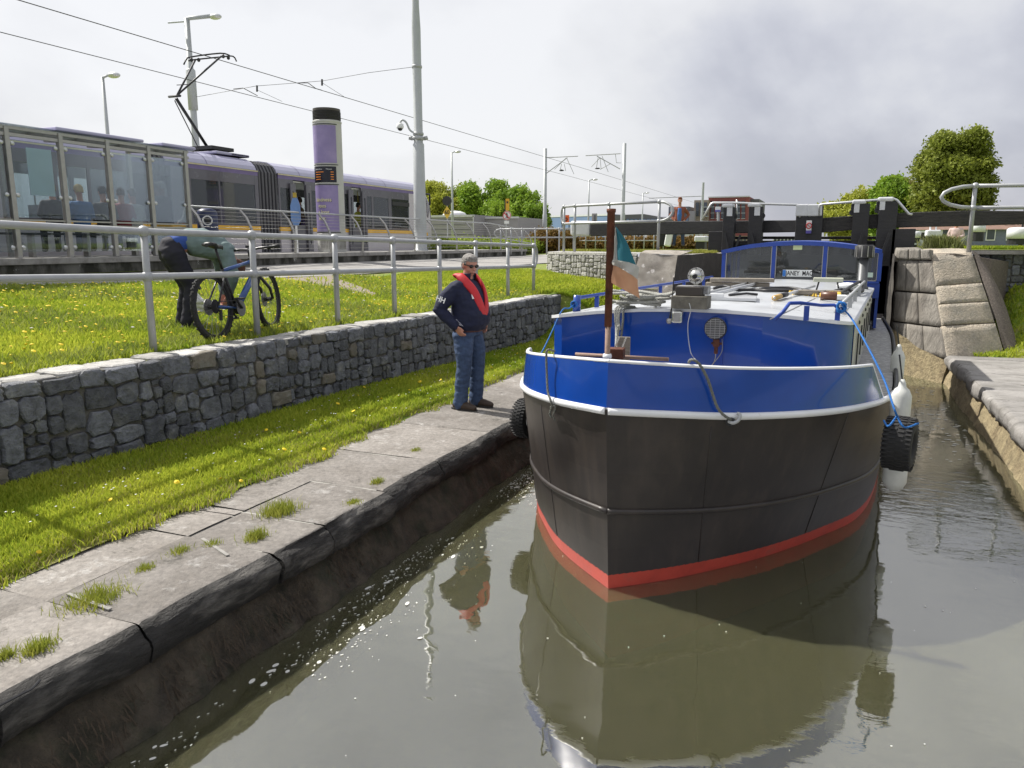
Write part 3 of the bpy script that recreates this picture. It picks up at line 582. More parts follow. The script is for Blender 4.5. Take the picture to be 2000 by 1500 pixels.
rnd=random.Random(5); sl=[]; fn=lambda s,t,d:(s,16.62+.03*s-d,t); g=MB(); g.strip([(s,16.64+.03*s,1.2) for s in (2.4,9)],[(s,16.64+.03*s,2.24) for s in (2.4,9)]); g.build('mortar',M['mortar'],gw)
s=2.5
while s<7.5: split(s,s+.9,1.5,2.2,rnd,sl,.03,.07); s+=.9
for b in sl: stone_mesh(outline(*b,rnd,.008),rnd.uniform(.015,.03),fn,'x',None,None,rnd,back=-.03).build('stone',M['stone'],gw)
g=MB(); g.box(2.35,9,16.5,16.75,2.2,2.27); o=g.build('coping',M['quayR'],gw); 
# ================================================================ THE BARGE
def hullwear(t,v,c):
    c=lichen((.16,.13,.10),.70,.76,9)(t,v,c)
    mp=N(t,'ShaderNodeMapping'); mp.inputs['Scale'].default_value=(9,9,.45); L(t,v,mp.inputs[0])
    n=N(t,'ShaderNodeTexNoise'); n.inputs['Scale'].default_value=1.6; n.inputs['Detail'].default_value=5; L(t,mp.outputs[0],n.inputs['Vector'])
    m=N(t,'ShaderNodeMapRange'); L(t,n.outputs[0],m.inputs[0]); m.inputs[1].default_value=.52; m.inputs[2].default_value=.85; m.inputs[4].default_value=.28
    x=N(t,'ShaderNodeMix',data_type='RGBA'); L(t,m.outputs[0],x.inputs[0]); L(t,c,x.inputs[6]); x.inputs[7].default_value=(.11,.085,.065,1)
    return lichen((.20,.19,.18),.735,.75,26)(t,v,x.outputs[2])
M['hull']=mat('black_hull_paint',(.032,.027,.026),.42,0,.25,2,.25,7,col2=(.060,.048,.041),c2pos=(.45,.7),c2scale=1.4,bdist=.004,stretch=(1,1,.6),extra=hullwear)
M['red']=mat('red_antifouling',(.46,.055,.035),.55,0,.2,5,.2,30,col2=(.30,.06,.04),c2pos=(.55,.7),c2scale=5)
M['blue']=mat('gloss_blue_paint',(.004,.052,.315),.22,0,.10,3,.05,3,coat=.5,bdist=.003,rvar=.05)
M['blueold']=mat('dull_blue_paint',(.012,.05,.30),.42,0,.12,6,.1,20)
M['trim']=mat('white_trim_paint',(.74,.75,.77),.35,0,.06,3,.05,20,col2=(.5,.47,.42),c2pos=(.66,.8),c2scale=9)
M['roof']=mat('silver_roof_paint',(.50,.52,.54),.30,.1,.08,2,.12,6,col2=(.40,.41,.42),c2pos=(.5,.7),c2scale=2.5,bdist=.004)
M['side']=mat('cream_grey_cabin_side',(.50,.50,.46),.35,0,.06,3)
M['deck']=mat('worn_grey_deck',(.26,.26,.26),.7,0,.25,20,.3,60,col2=(.42,.42,.42),c2pos=(.52,.6),c2scale=16)
M['rust']=mat('rusty_iron',(.115,.038,.020),.8,.1,.35,20,.6,60,col2=(.06,.02,.012),c2pos=(.5,.65),c2scale=9)
M['rustpipe']=mat('rusty_pale_pipe',(.28,.19,.15),.8,.1,.25,25,.4,60)
M['rope']=mat('grey_rope',(.34,.34,.31),.9,0,.2,60,.3,120)
M['darkrope']=mat('old_dark_rope',(.15,.155,.14),.9,0,.25,60,.3,120)
M['bluerope']=mat('blue_rope',(.01,.13,.42),.7,0,.2,60)
M['wood']=mat('weathered_wood',(.24,.21,.17),.8,0,.25,9,.5,40,stretch=(1,8,8))
M['chrome']=mat('worn_chrome',(.6,.6,.58),.25,.9,.15,20)
M['wglass']=glassmat('wheelhouse_glass',(.62,.66,.66),1.7,.22,(.15,.16,.16))
boat=thing('canal_barge','blue and black steel barge with white trim coming out of the lock','boat',(-1.3,4.9,0))
K=8
WR=interp([(-1.31,4.95,0),(-.97,5.24,0),(-.65,5.58,0),(-.31,6.0,0),(.05,6.57,0),(.36,7.2,0),(.54,8.2,0),(.66,9.8,0),(.80,12,0),(.82,14.6,0)],K)
RR=interp([(-1.33,4.86,1.31),(-.95,4.97,1.30),(-.49,5.19,1.28),(-.02,5.65,1.25),(.29,6.17,1.22),(.50,6.8,1.19),(.60,7.6,1.17),(.70,9.3,1.15),(.84,12,1.15),(.86,14.7,1.15)],K)
WL_=interp([(-1.31,4.95,0),(-1.67,5.29,0),(-1.9,5.55,0),(-2.1,5.86,0),(-2.38,6.38,0),(-2.55,7.0,0),(-2.63,8,0),(-2.56,9.6,0),(-2.3,12,0),(-2.0,14.6,0)],K)
RL=interp([(-1.33,4.86,1.31),(-1.71,5.06,1.3),(-2.0,5.34,1.28),(-2.2,5.62,1.26),(-2.36,5.95,1.24),(-2.56,6.6,1.2),(-2.67,7.6,1.17),(-2.6,9.4,1.15),(-2.3,12,1.15),(-1.97,14.7,1.15)],K)
def lev(W_,R_,z,i):
    w_,r_=W_[i],R_[i]; t=z/r_.z; return Vector((lerp(w_.x,r_.x,t),lerp(w_.y,r_.y,t),z))
n=len(WR)
def hullpart(levels,name,m,off=0,sm=True):
    mb=MB()
    for (W_,R_,s) in ((WR,RR,1),(WL_,RL,-1)):
        rows=[]
        for z in levels: rows.append([lev(W_,R_,(z if z is not None else R_[i].z),i) for i in range(n)])
        for a,b in zip(rows,rows[1:]):
            mb.strip(a,b) if s>0 else mb.strip(b,a)
    o=mb.build(name,m,boat,weld=False); o.data.shade_smooth(); return o
hullpart([.10,.3,.58,.85,1.1,None],'hull',M['hull'])
hullpart([-.55,-.25,0,.105],'boot_stripe',M['red'])
mb=MB(); mb.strip([lev(WL_,RL,1.2,n-1),lev(WL_,RL,-.5,n-1)],[lev(WR,RR,1.2,n-1),lev(WR,RR,-.5,n-1)]); mb.build('transom',M['hull'],boat)
for (W_,R_,s) in ((WR,RR,1),(WL_,RL,-1)):
    pts=[lev(W_,R_,.585-.13*min(1,i/44),i) for i in range(0,n,2)]; MB().tube(pts,.022,8).build('belting',M['hull'],boat,smooth=True)
    pts=[R_[i]+Vector((0,0,-.012)) for i in range(0,n,1)]; k0=pts[0]; d=(pts[1]-pts[0]).normalized(); pts[0]=k0+d*.012
    mb=MB(); mb.tube(pts[:44 if s>0 else 60],[.025]*len(pts[:44 if s>0 else 60]),8); mb.build('rubbing_strake',M['trim'],boat,smooth=True)
    mb=MB(); mb.tube([p+Vector((0,0,.0)) for p in pts[43 if s>0 else 59:]],.02,6); mb.build('gunwale',M['dark'],boat,smooth=True)
for (W_,R_,i) in ((WR,RR,13),(WR,RR,29),(WL_,RL,15),(WL_,RL,31)): MB().tube([lev(W_,R_,z,i)+Vector((0,-.001,0)) for z in (.11,.5,.9,1.2)],.004,5).build('plate_weld',M['hull'],boat,smooth=True)
# bulwark round the bow
def bulw(R_,i1,s,end,h0,h1):
    bot=[];top=[]
    for i in range(0,i1+1):
        p=R_[i]; t=i/i1; h=lerp(h0,h1,t); inn=Vector((-.02*s*(1 if i>3 else 0),.03,0)); bot.append(p+Vector((0,.004,.012))); top.append(p+inn+Vector((0,0,h)))
    if end: # sloping end
        for q in range(1,4): bot.append(R_[i1+q]+Vector((0,.004,.012)))
        top+=[top[-1].lerp(bot[-1],.0)]*3
        last=top[i1]; e=bot[-1]
        for q in range(3): top[i1+1+q]=last.lerp(e,(q+1)/3.0) if q<2 else e+Vector((0,0,.004))
    mb=MB(); mb.strip(bot,top) if s>0 else mb.strip(top,bot)
    mb.build('bulwark',M['blue'],boat,smooth=True,solid=0)
    inn=MB(); off=Vector((-.022*s,.02,0)); (inn.strip([t+off for t in top],[b+off for b in bot]) if s>0 else inn.strip([b+off for b in bot],[t+off for t in top])); inn.build('bulwark_lining',M['blueold'],boat,smooth=True)
    tt=[t+Vector((-.01*s,.01,.004)) for t in (top if end else top)]
    MB().tube(tt,.017,8,flat=.8).build('cap_rail',M['trim'],boat,smooth=True)
    return top
topR=bulw(RR,34,1,True,.318,.275); topL=bulw(RL,38,-1,True,.318,.245)
# deck
mb=MB(); mb.strip([RL[i]+Vector((.03,0,-.03)) for i in range(1,n)],[RR[i]+Vector((-.03,0,-.03)) for i in range(1,n)][:]); mb.build('deck',M['deck'],boat)
# cabin
XL=lambda Y: lerp(-2.30,-1.72,(Y-6.72)/5.9); XR=lambda Y: lerp(.20,.57,(Y-7.0)/5.6)
def zr(x,Y): a,b=XL(max(Y,6.72)),XR(max(Y,7.0)); u=(2*x-a-b)/(b-a); return 1.855-.105*min(1.1,abs(u))**2
plan=[(-2.35,6.72),(-2.24,6.61),(-1.9,6.59),(-1.5,6.57),(-1.1,6.56),(-.8,6.57),(-.5,6.60),(-.3,6.64),(-.1,6.71),(.05,6.80),(.15,6.92),(.20,7.08)]
mbF=MB()
def wall(pts,z0,name,m,rows=6,sm=False,cutz=None):
    mb=MB()
    for a,b in zip(pts,pts[1:]):
        za,zb=zr(*a)-.012,zr(*b)-.012; R0=[(*a,z0),(*b,z0)]; 
        for j in range(rows):
            t0,t1=j/rows,(j+1)/rows; mb.add([(a[0],a[1],lerp(z0,za,t0)),(b[0],b[1],lerp(z0,zb,t0)),(b[0],b[1],lerp(z0,zb,t1)),(a[0],a[1],lerp(z0,za,t1))],[(0,1,2,3)])
    o=mb.build(name,m,boat,weld=True)
    if sm: o.data.shade_smooth()
    return o
wall(plan[:2],1.1,'cabin_corner_panel',M['blue']); wall(plan[1:7],1.1,'cabin_front',M['blue'],sm=True); wall(plan[6:],1.1,'curved_cabin_corner',M['blue'],sm=True)
ys=np.linspace(7.08,12.6,9); wall([(XR(y),y) for y in ys],1.12,'cabin_side',M['side'],2); wall([(XL(y),y) for y in np.linspace(6.72,12.6,9)][::-1],1.12,'cabin_side',M['side'],2)
mb=MB(); 
for (dx) in (.0,): mb.box(-.86,-.80,6.555,6.575,1.12,1.80)
mb.build('seam_strip',M['blueold'],boat,bevel=.004)
# portholes and vertical hand slots along the right cabin side
for y in (7.75,8.55,9.35,10.15,10.95,11.75):
    mb=MB(); x=XR(y); mb.bx((x+.012,y,1.43),(.012,.035,.30)); mb.build('vent_slot',M['dark'],boat); mb=MB(); mb.sph((x+.02,y+.25,1.66),(.012,.02,.02),8,5); mb.build('side_catch',M['dark'],boat)
# roof
mb=MB(); yy=[6.5,6.56,6.7,6.85,7.0,7.2]+list(np.linspace(7.6,12.6,9)); nx=17; V=[]
def xedge(Y):
    if Y>=7.08: return XL(Y)-.02,XR(Y)+.02
    # front outline follows the plan
    P=[(a-(.02 if a<-1 else -.02),b-.03) for a,b in plan]; left=[p for p in P if p[1]<=Y]
    if not left: return -1.6,-.9
    l=min(left)[0]; r=max(left)[0]; return l,r
rows=[]
front=[Vector((a+(.015 if a>-.3 else 0)-(.02 if a<-2.2 else 0),b-.025,zr(a,b)+.006)) for a,b in plan]
fr=[front[0].lerp(front[1],0)]
def roofrow(f): # f 0 at the front outline, 1 at the wheelhouse
    r=[]
    for k in range(len(front)):
        u=k/(len(front)-1); x=front[k].x; bx_=lerp(XL(12.62)-.02,XR(12.62)+.02,(x-front[0].x)/(front[-1].x-front[0].x)); y=lerp(front[k].y,12.62,f); xx=lerp(x,bx_,f); r.append(Vector((xx,y,zr(xx,max(y,6.6))+.006)))
    return r
rr=[roofrow(f) for f in (0,.02,.06,.12,.2,.3,.45,.6,.8,1)]
for a,b in zip(rr,rr[1:]): mb.strip(a,b)
o=mb.build('roof',M['roof'],boat); o.data.shade_smooth()
mb=MB(); lo=[p+Vector((0,0,-.028)) for p in front]; mb.strip(lo,front); 
lip=[p+Vector((0,.03,-.028)) for p in front]; mb.strip(lip,lo)
side=[rr[i][-1] for i in range(len(rr))]; mb.strip([p+Vector((0,0,-.03)) for p in side],side); side=[rr[i][0] for i in range(len(rr))]; mb.strip(side,[p+Vector((0,0,-.03)) for p in side]); mb.build('roof_edge',M['trim'],boat)
def onroof(x,y,h=0): 
    p=az(x,y,1.84)
    for _ in range(5): p=az(x,y,zr(p[0],p[1])+.006)
    return Vector((p[0],p[1],p[2]+h))
# darker non-slip band and seams on the roof
mb=MB(); ysb=np.linspace(7.5,12.4,8); mb.strip([(XR(y)-.20,y,zr(XR(y)-.20,y)+.011) for y in ysb],[(XR(y)-.11,y,zr(XR(y)-.11,y)+.011) for y in ysb]); mb.build('walkway_band',mat('grey_nonslip',(.24,.25,.27),.8),boat)
a=onroof(1504,624);b=onroof(1592,583); pts=[a.lerp(b,t) for t in np.linspace(0,1,6)]; MB().tube([Vector((p.x,p.y,zr(p.x,p.y)+.008)) for p in pts],.005,5).build('roof_seam',M['deck'],boat)
# grab rails
def rail(pts,r,name,m,posts,h):
    MB().tube(pts,r,8).build(name,m,boat,smooth=True)
    for p in posts: mb=MB(); mb.bar((p[0],p[1],zr(p[0],p[1])),(p[0],p[1],zr(p[0],p[1])+h),.025,.04); mb.build('rail_post',m,boat)
hp=[onroof(1515,625),onroof(1519,621,.03)]; 
q0=onroof(1514,624); q1=onroof(1548,621); q2=onroof(1635,626)
rail([q0,q0+Vector((.06,.0,.07)),q1+Vector((-.03,0,.115)),q1+Vector((.05,0,.12)),Vector((q1.x*.4+q2.x*.6,q2.y+.01,zr(q2.x,q2.y)+.125)),q2+Vector((-.03,0,.125)),q2+Vector((.0,0,.1))],.014,'bow_handrail',M['blueold'],[(q1.x+.1,q1.y+.005),(q2.x,q2.y)],.115)
a=q2+Vector((.02,.1,.12)); b=Vector((XR(11.6)-.09,11.6,zr(XR(11.6)-.09,11.6)+.12)); rail([a,b],.016,'side_handrail',M['galv'],[tuple(a.lerp(b,t)[:2]) for t in (.12,.3,.5,.7,.9)],.11)
a=Vector((XL(6.95)+.06,6.95,zr(XL(7)+.06,7)+.13)); b=Vector((XL(12.2)+.06,12.2,zr(XL(12.2)+.06,12.2)+.13))
rail([a+Vector((0,-.05,-.12)),a,b],.017,'side_handrail',M['blueold'],[tuple(a.lerp(b,t)[:2]) for t in (.1,.3,.5,.7,.9)],.12)
mb=MB(); mb.cyl(a+Vector((.02,-.03,-.15)),a+Vector((.02,-.03,.03)),.035,n=12); mb.build('bollard',M['blue'],boat,smooth=True)
# hatches
p=onroof(1405,588); mb=MB(); mb.bx(p+Vector((0,.3,.015)),(.62,.5,.03),.08); h=mb.build('hatch',M['alu'],boat,bevel=.006); mb=MB(); mb.bx(p+Vector((-.05,.08,.045)),(.16,.05,.04),.08); mb.build('hatch_hinge',M['white'],h,bevel=.005)
mb=MB(); mb.tube([p+Vector((.05,.3,.04)),p+Vector((.2,.45,.05)),p+Vector((.3,.5,.04))],.012,6); mb.build('hatch_handle',M['dark'],h)
# chimney
p=onroof(1683,563); mb=MB(); mb.lathe(p,[(.085,-.02),(.085,.02),(.066,.03),(.062,.44)],20); ch=mb.build('chimney',mat('grey_flue',(.10,.105,.11),.45,.3),boat,smooth=True); mb=MB()
mb.lathe(p,[(.115,.42),(.12,.43),(.12,.585),(.10,.60)],20); c=mb.build('chimney_cowl',M['dark'],boat,smooth=True)
for k in range(10):
    t=k*.628; mb=MB(); mb.bx((p.x+.122*math.cos(t),p.y+.122*math.sin(t),p.z+.51),(.01,.012,.15),t); mb.build('cowl_fin',M['steel'],c)
# wheelhouse
WY=12.6; W=lambda x,y,d=0: Vector(aY(x,y,WY+d))
arc=interp([W(1410,490),W(1470,478),W(1540,473),W(1600,473.5),W(1660,479),W(1723,489)],4)
mb=MB(); mb.strip([p+Vector((0,-.05,-.05)) for p in arc],[p+Vector((0,-.06,.012)) for p in arc]); mb.strip([p+Vector((0,-.06,.012)) for p in arc],[p+Vector((0,2.0,.03)) for p in arc]); mb.strip([p+Vector((0,.0,-.05)) for p in arc],[p+Vector((0,-.05,-.05)) for p in arc]); mb.strip([p+Vector((0,2.,-.03)) for p in arc],[p+Vector((0,0,-.05)) for p in arc])
o=mb.build('wheelhouse_roof',M['blueold'],boat)
zb=1.60; zs=W(1500,546).z; xl_,xr_=W(1412,520).x,W(1721,520).x
mb=MB(); mb.box(xl_,xr_,WY-.03,WY+.03,zb,zs-.035); mb.build('wheelhouse_front_panel',M['blueold'],boat)
mb=MB(); mb.box(xl_+.01,xr_-.01,WY-.05,WY+.035,zs-.033,zs+.0); mb.build('window_sill',M['blueold'],boat,bevel=.006)
def ztop(x): 
    c=min(arc,key=lambda p:abs(p.x-x)); return c.z-.04
for px in (1414,1511,1611,1719):
    x=W(px,510).x; mb=MB(); mb.box(x-.028,x+.028,WY-.04,WY+.03,zs+.001,ztop(x)); mb.build('window_post',M['blueold'],boat,bevel=.004)
    
for a_,b_ in ((1417,1508),(1514,1608),(1614,1716)):
    x0,x1=W(a_,510).x,W(b_,510).x; mb=MB(); xs=np.linspace(x0,x1,5); mb.strip([(x,WY,zs) for x in xs],[(x,WY,ztop(x)-.0) for x in xs]); mb.build('windscreen_pane',M['wglass'],boat)
    mb=MB(); 
    for x in (x0+.01,x1-.01): mb.bx((x,WY-.012,(zs+ztop(x))/2),(.014,.012,ztop(x)-zs))
    mb.bx(((x0+x1)/2,WY-.012,zs+.008),(x1-x0,.012,.014)); mb.build('window_gasket',M['steel'],boat)
for x in (xl_+.02,xr_-.02):
    mb=MB(); mb.box(x-.02,x+.02,WY+.031,WY+2,1.15,zs-.05); mb.build('wheelhouse_side',M['blueold'],boat); zt_=arc[0].z-.05
    for y in (WY+.7,WY+1.35,WY+1.98): mb=MB(); mb.box(x-.022,x+.022,y-.025,y+.025,zs-.049,zt_); mb.build('window_post',M['blueold'],boat)
    mb=MB(); mb.poly([(x,WY+.04,zs-.05),(x,WY+1.95,zs-.05),(x,WY+1.95,zt_),(x,WY+.04,zt_)]); mb.build('side_window',M['wglass'],boat)
mb=MB(); mb.box(xl_+.05,xr_-.05,WY+.1,WY+1.95,1.2,1.25); mb.build('wheelhouse_floor',M['deck'],boat)
mb=MB(); mb.box(xl_+.05,xr_-.05,WY+1.93,WY+1.96,1.2,2.2); mb.build('rear_curtain',mat('grey_canvas',(.20,.21,.21),.9),boat)
mb=MB(); mb.bx((xl_+.72,WY+1.2,1.8),(.06,1.1,.95),0,.2); mb.build('brown_door',mat('varnished_wood',(.10,.055,.03),.4),boat)
for px,pz in ((1463,1.90),(1667,1.88)):
    p=W(px,520); mb=MB(); mb.lathe((p.x,WY+.45,pz),[(.0,-.0),(.10,.0),(.115,.03),(.09,.07),(.0,.08)],16); mb.build('seat_top',M['black'],boat,smooth=True); mb=MB(); mb.sph((p.x-.02,WY+.30,pz-.04),(.05,.02,.015),8,5); mb.build('seat_buckle',M['chrome'],boat,smooth=True)
mb=MB(); mb.box(xl_+.1,xr_-.1,WY+.06,WY+.35,zs-.06,zs-.02); mb.build('dashboard',mat('grey_dash',(.3,.31,.3),.6),boat)
# name plate in the windscreen
a=W(1528,538,-.025); b=W(1586,529.5,-.025); cx=(a.x+b.x)/2; cz=(a.z+b.z)/2; wd=b.x-a.x; hh=.105
npl=thing('name_plate','white registration style plate reading JANEY MAC behind the barge windscreen','sign',(cx,WY-.03,cz))
mb=MB(); mb.bx((cx,WY-.022,cz),(wd,.008,hh)); mb.build('plate',mat('plate_white',(.78,.8,.78),.4,0,.03),npl,bevel=.003)
mb=MB(); mb.bx((a.x+.024,WY-.0275,cz),(.045,.003,hh-.01)); mb.build('blue_band',mat('plate_blue',(.03,.18,.55),.4),npl)
textmesh('JANEY  MAC',.088,M['black'],'lettering',npl,Matrix.Translation((cx+.03,WY-.0275,cz-.002))@Matrix.Rotation(R(90),4,'X')@Matrix.Diagonal((.80,1.1,1,1)),.0008,True)
mb=MB(); p=W(1558,482,-.006); mb.bx((p.x,WY-.006,p.z-.01),(.13,.004,.07)); mb.build('window_sticker',mat('yellow_sticker',(.55,.62,.35),.6),boat)
mb=MB(); p=W(1697,537,-.006); mb.bx((p.x,WY-.006,p.z-.0),(.11,.004,.07)); mb.build('window_sticker',mat('pale_sticker',(.5,.62,.55),.6),boat)
# timber stack and poles by the wheelhouse
t=thing('plank_stack','two weathered planks stacked on the roof below the left windscreen','planks',onroof(1445,560))
for k in range(2): mb=MB(); p=onroof(1440+8*k,560,.03+.055*k); mb.bx(p,(.78,.2,.045),.10+.03*k); mb.build('plank',M['wood'],t,bevel=.006)
pl_=[]
for k,(a_,b_) in enumerate((((1330,592),(1492,551)),((1347,594),(1500,553)))):
    a=onroof(*a_,.035); b=onroof(*b_,.035); mb=MB(); mb.cyl(a,b,.018,n=8); o=mb.build('boat_pole',M['alu'] if k else M['galv'],None,org=tuple(a),smooth=True); tag(o,['left grey pole lying along the barge roof','right pale pole lying along the barge roof beside the grey one'][k],'pole','poles on the barge roof')
# ---------------------------------------------------------------- bow gear
fb=Vector(aY(1186,694,5.02)); ft=Vector(aY(1194,408,5.06))
mb=MB(); mb.cyl(fb+Vector((0,0,-.35)),fb.lerp(ft,.22),.019,n=12); o=mb.build('flagpole_foot',M['rustpipe'],boat,smooth=True)
mb=MB(); d=(ft-fb); mb.tube([fb.lerp(ft,.20),fb.lerp(ft,.975),ft+d*-.022,ft],[.0255,.0265,.031,.0315],14); mb.build('flagpole',M['rust'],boat,smooth=True)
mb=MB(); mb.lathe(fb+Vector((0,0,-.02)),[(.028,0),(.032,.01),(.028,.03)],14); mb.build('pole_collar',M['trim'],boat,smooth=True)
# flag
def cloth(P,n_,m_,name,mt,par,amp=.012,seed=1):
    a,b,c,d=[Vector(x) for x in P]; V=[];F=[]
    for j in range(m_):
        for i in range(n_):
            u,v=i/(n_-1),j/(m_-1); p=(a.lerp(b,u)).lerp(d.lerp(c,u),v); p.y+=amp*math.sin(u*7+v*4+seed)+amp*.6*math.sin(v*11-u*5); V.append(p)
    for j in range(m_-1):
        for i in range(n_-1): F.append((j*n_+i,j*n_+i+1,(j+1)*n_+i+1,(j+1)*n_+i))
    mb=MB(); mb.v=[tuple(v) for v in V]; mb.f=F; mb.mi=[0]*len(F); o=mb.build(name,mt,par); o.data.shade_smooth(); return o
def clothmat(n_,c): 
    m=leafmat(n_,c,tuple(x*.85 for x in c),.35,.8,6); return m
ca,cb_,cc_=clothmat('faded_green_cloth',(.035,.17,.22)),clothmat('dingy_white_cloth',(.55,.55,.52)),clothmat('faded_orange_cloth',(.64,.36,.22))
fl=thing('flag','faded green white and orange tricolour hanging limp on the rusty pole','flag',ft-Vector((0,0,.2)))
A_=lambda x,y,d=0: aY(x,y,5.02+d)
cloth([A_(1201,446),A_(1203,444),A_(1209,509,.02),A_(1199,506)],5,14,'white_hem',cb_,fl,.004)
def clothg(rows,name,m,seed):
    rs_=[interp([A_(*q) for q in r],4) for r in rows]; k=len(rs_[0]); mb=MB(); V=[]; 
    R2=[]
    for i in range(len(rs_)-1):
        for t in np.linspace(0,1,5)[:-1]: R2.append([rs_[i][j].lerp(rs_[i+1][j],t) for j in range(k)])
    R2.append(rs_[-1])
    for i,r in enumerate(R2):
        for j in range(k): r[j]=r[j]+Vector((0,.014*math.sin(i*.55+j*.7+seed)+.01*math.sin(j*1.1-i*.4),0))
    for a,b in zip(R2,R2[1:]): mb.strip(a,b)
    o=mb.build(name,m,fl,weld=True); o.data.shade_smooth()
clothg([[(1202,444),(1203,443),(1204,443)],[(1204,470,.03),(1212,468),(1222,471,-.03)],[(1207,508,.02),(1225,512,-.04),(1243,517,.0)]],'green_stripe',ca,0)
clothg([[(1197,505),(1210,508.3,-.01),(1226,512.5,-.04),(1243.4,517.3)],[(1197,512),(1212,515,.02),(1232,530,-.03),(1249,522,.02)],[(1197,518),(1214,524,.02),(1231,535,-.03),(1245,546,.02)]],'white_stripe',cb_,2)
clothg([[(1196.5,518.3),(1214,524.3,.02),(1231,535.3,-.03),(1245,546.3,.02)],[(1196,535),(1215,542,.03),(1232,552,-.02),(1248,562,.02)],[(1195,552),(1214,565,-.02),(1232,572,.02),(1249,584,.0)]],'orange_stripe',cc_,1)
# windlass parts on the fore deck
a=Vector(aY(1124,692,5.35)); b=Vector(aY(1306,702,5.35)); mb=MB(); mb.cyl(a,b,.014,n=10); mb.build('rusty_deck_pipe',M['rustpipe'],boat,smooth=True)
p=Vector(aY(1204,690,5.22)); mb=MB(); mb.bx(p,(.11,.10,.075),.1); mb.build('cable_clamp',M['rust'],boat,bevel=.006)
mb=MB(); p2=Vector(aY(1218,683,5.45)); mb.bx(p2,(.095,.02,.19),.1); mb.build('deck_bracket',M['wood'],boat,bevel=.004)
for dx in (-.02,.03): mb=MB(); mb.cyl(p+Vector((dx,.02,.03)),p+Vector((dx+.03,.02,.11)),.006,n=6); mb.build('clamp_bolt',M['chrome'],boat)
def rope(pts,r,m,name,label,turn=.09,cat='rope',parent=None,k=6,group=None):
    P=interp(pts,k); mb=MB(); L_=0; ph=[0]
    for a,b in zip(P,P[1:]): L_+=(b-a).length; ph.append(L_)
    # resample evenly
    nn=max(6,int(L_/(turn/5))); nn=min(nn,900); Q=[]
    j=0
    for i in range(nn+1):
        s=L_*i/nn
        while j<len(ph)-2 and ph[j+1]<s: j+=1
        Q.append(P[j].lerp(P[j+1],(s-ph[j])/max(1e-6,ph[j+1]-ph[j])))
    ref=Vector((0,0,1))
    for st in range(3):
        S=[];ref=None
        for i,p in enumerate(Q):
            d=(Q[min(i+1,nn)]-Q[max(i-1,0)]).normalized()
            if ref is None: ref=d.orthogonal().normalized()
            u=(ref-d*ref.dot(d)).normalized(); ref=u; v=d.cross(u); a=2*math.pi*(L_*i/nn/turn+st/3); S.append(p+(u*math.cos(a)+v*math.sin(a))*r*.48)
        mb.tube(S,r*.56,5)
    if parent is not None: return mb.build(name,m,parent,smooth=True)
    o=mb.build(name,m,None,smooth=True,org=tuple(P[0])); return tag(o,label,cat,group)
B=lambda x,y,Y: Vector(aY(x,y,Y))
def near_rail(x,y,off=0): # point just outside the bulwark/hull at a photo pixel on the bow
    d=Vector(ray(x,y)).normalized(); o=Vector(CC); best=None
    for k in range(400,1400):
        p=o+d*(k*.01)
        for (W_,R_) in ((WR,RR),(WL_,RL)):
            zz=min(max(p.z,0),1.3)
            for i in range(0,50,2):
                a=lev(W_,R_,zz,i);b=lev(W_,R_,zz,i+2)
                if min(a.x,b.x)-.001<=p.x<=max(a.x,b.x)+.001:
                    t=(p.x-a.x)/((b.x-a.x) or 1e-6); yy=lerp(a.y,b.y,t)
                    if p.y>=yy-.02-off: return p
    return o+d*5
rope([near_rail(1072,690)+Vector((0,.12,.0)),near_rail(1069,689)+Vector((0,.0,.02)),near_rail(1067,700,.01),near_rail(1068,730,.015),near_rail(1070,765,.04),near_rail(1076,783,.045),near_rail(1078,792,.03),near_rail(1074,808,.02),near_rail(1077,815,.02)],.0095,M['darkrope'],'rope','grey rope tied over the bow rail on the sunlit left side')
rope([near_rail(1075,795,.03),near_rail(1083,792,.04),near_rail(1084,800,.03),near_rail(1080,812,.02),near_rail(1084,822,.01)],.006,M['darkrope'],'rope_end','frayed tail of the knot on the left bow rope',cat='rope end')
rope([near_rail(1340,712)+Vector((0,.10,0)),near_rail(1347,707)+Vector((0,.03,.01)),near_rail(1358,706)+Vector((0,-.02,.01)),near_rail(1368,714,.02),near_rail(1382,740,.03),near_rail(1392,770,.02),near_rail(1402,797,.045),near_rail(1415,812,.04),near_rail(1432,822,.02)],.0105,M['darkrope'],'rope','dark rope running from the bow rail to the hawse lip on the right')
mb=MB(); p=near_rail(1436,818,.01); mb.tube(interp([p+Vector((-.05,-.02,-.01)),p+Vector((-.01,-.045,-.02)),p+Vector((.025,-.03,.0)),p+Vector((.03,-.02,.035)),p+Vector((.012,-.015,.04))],4),.012,8); mb.build('hawse_hook',M['galv'],boat,smooth=True)
mb=MB(); p=near_rail(1428,822,.0); mb.lathe((p.x,p.y-.01,p.z),[(.03,0),(.03,-.03),(.02,-.035),(.02,0)],14,'Y'); mb.build('hawse_ring',M['dark'],boat,smooth=True)
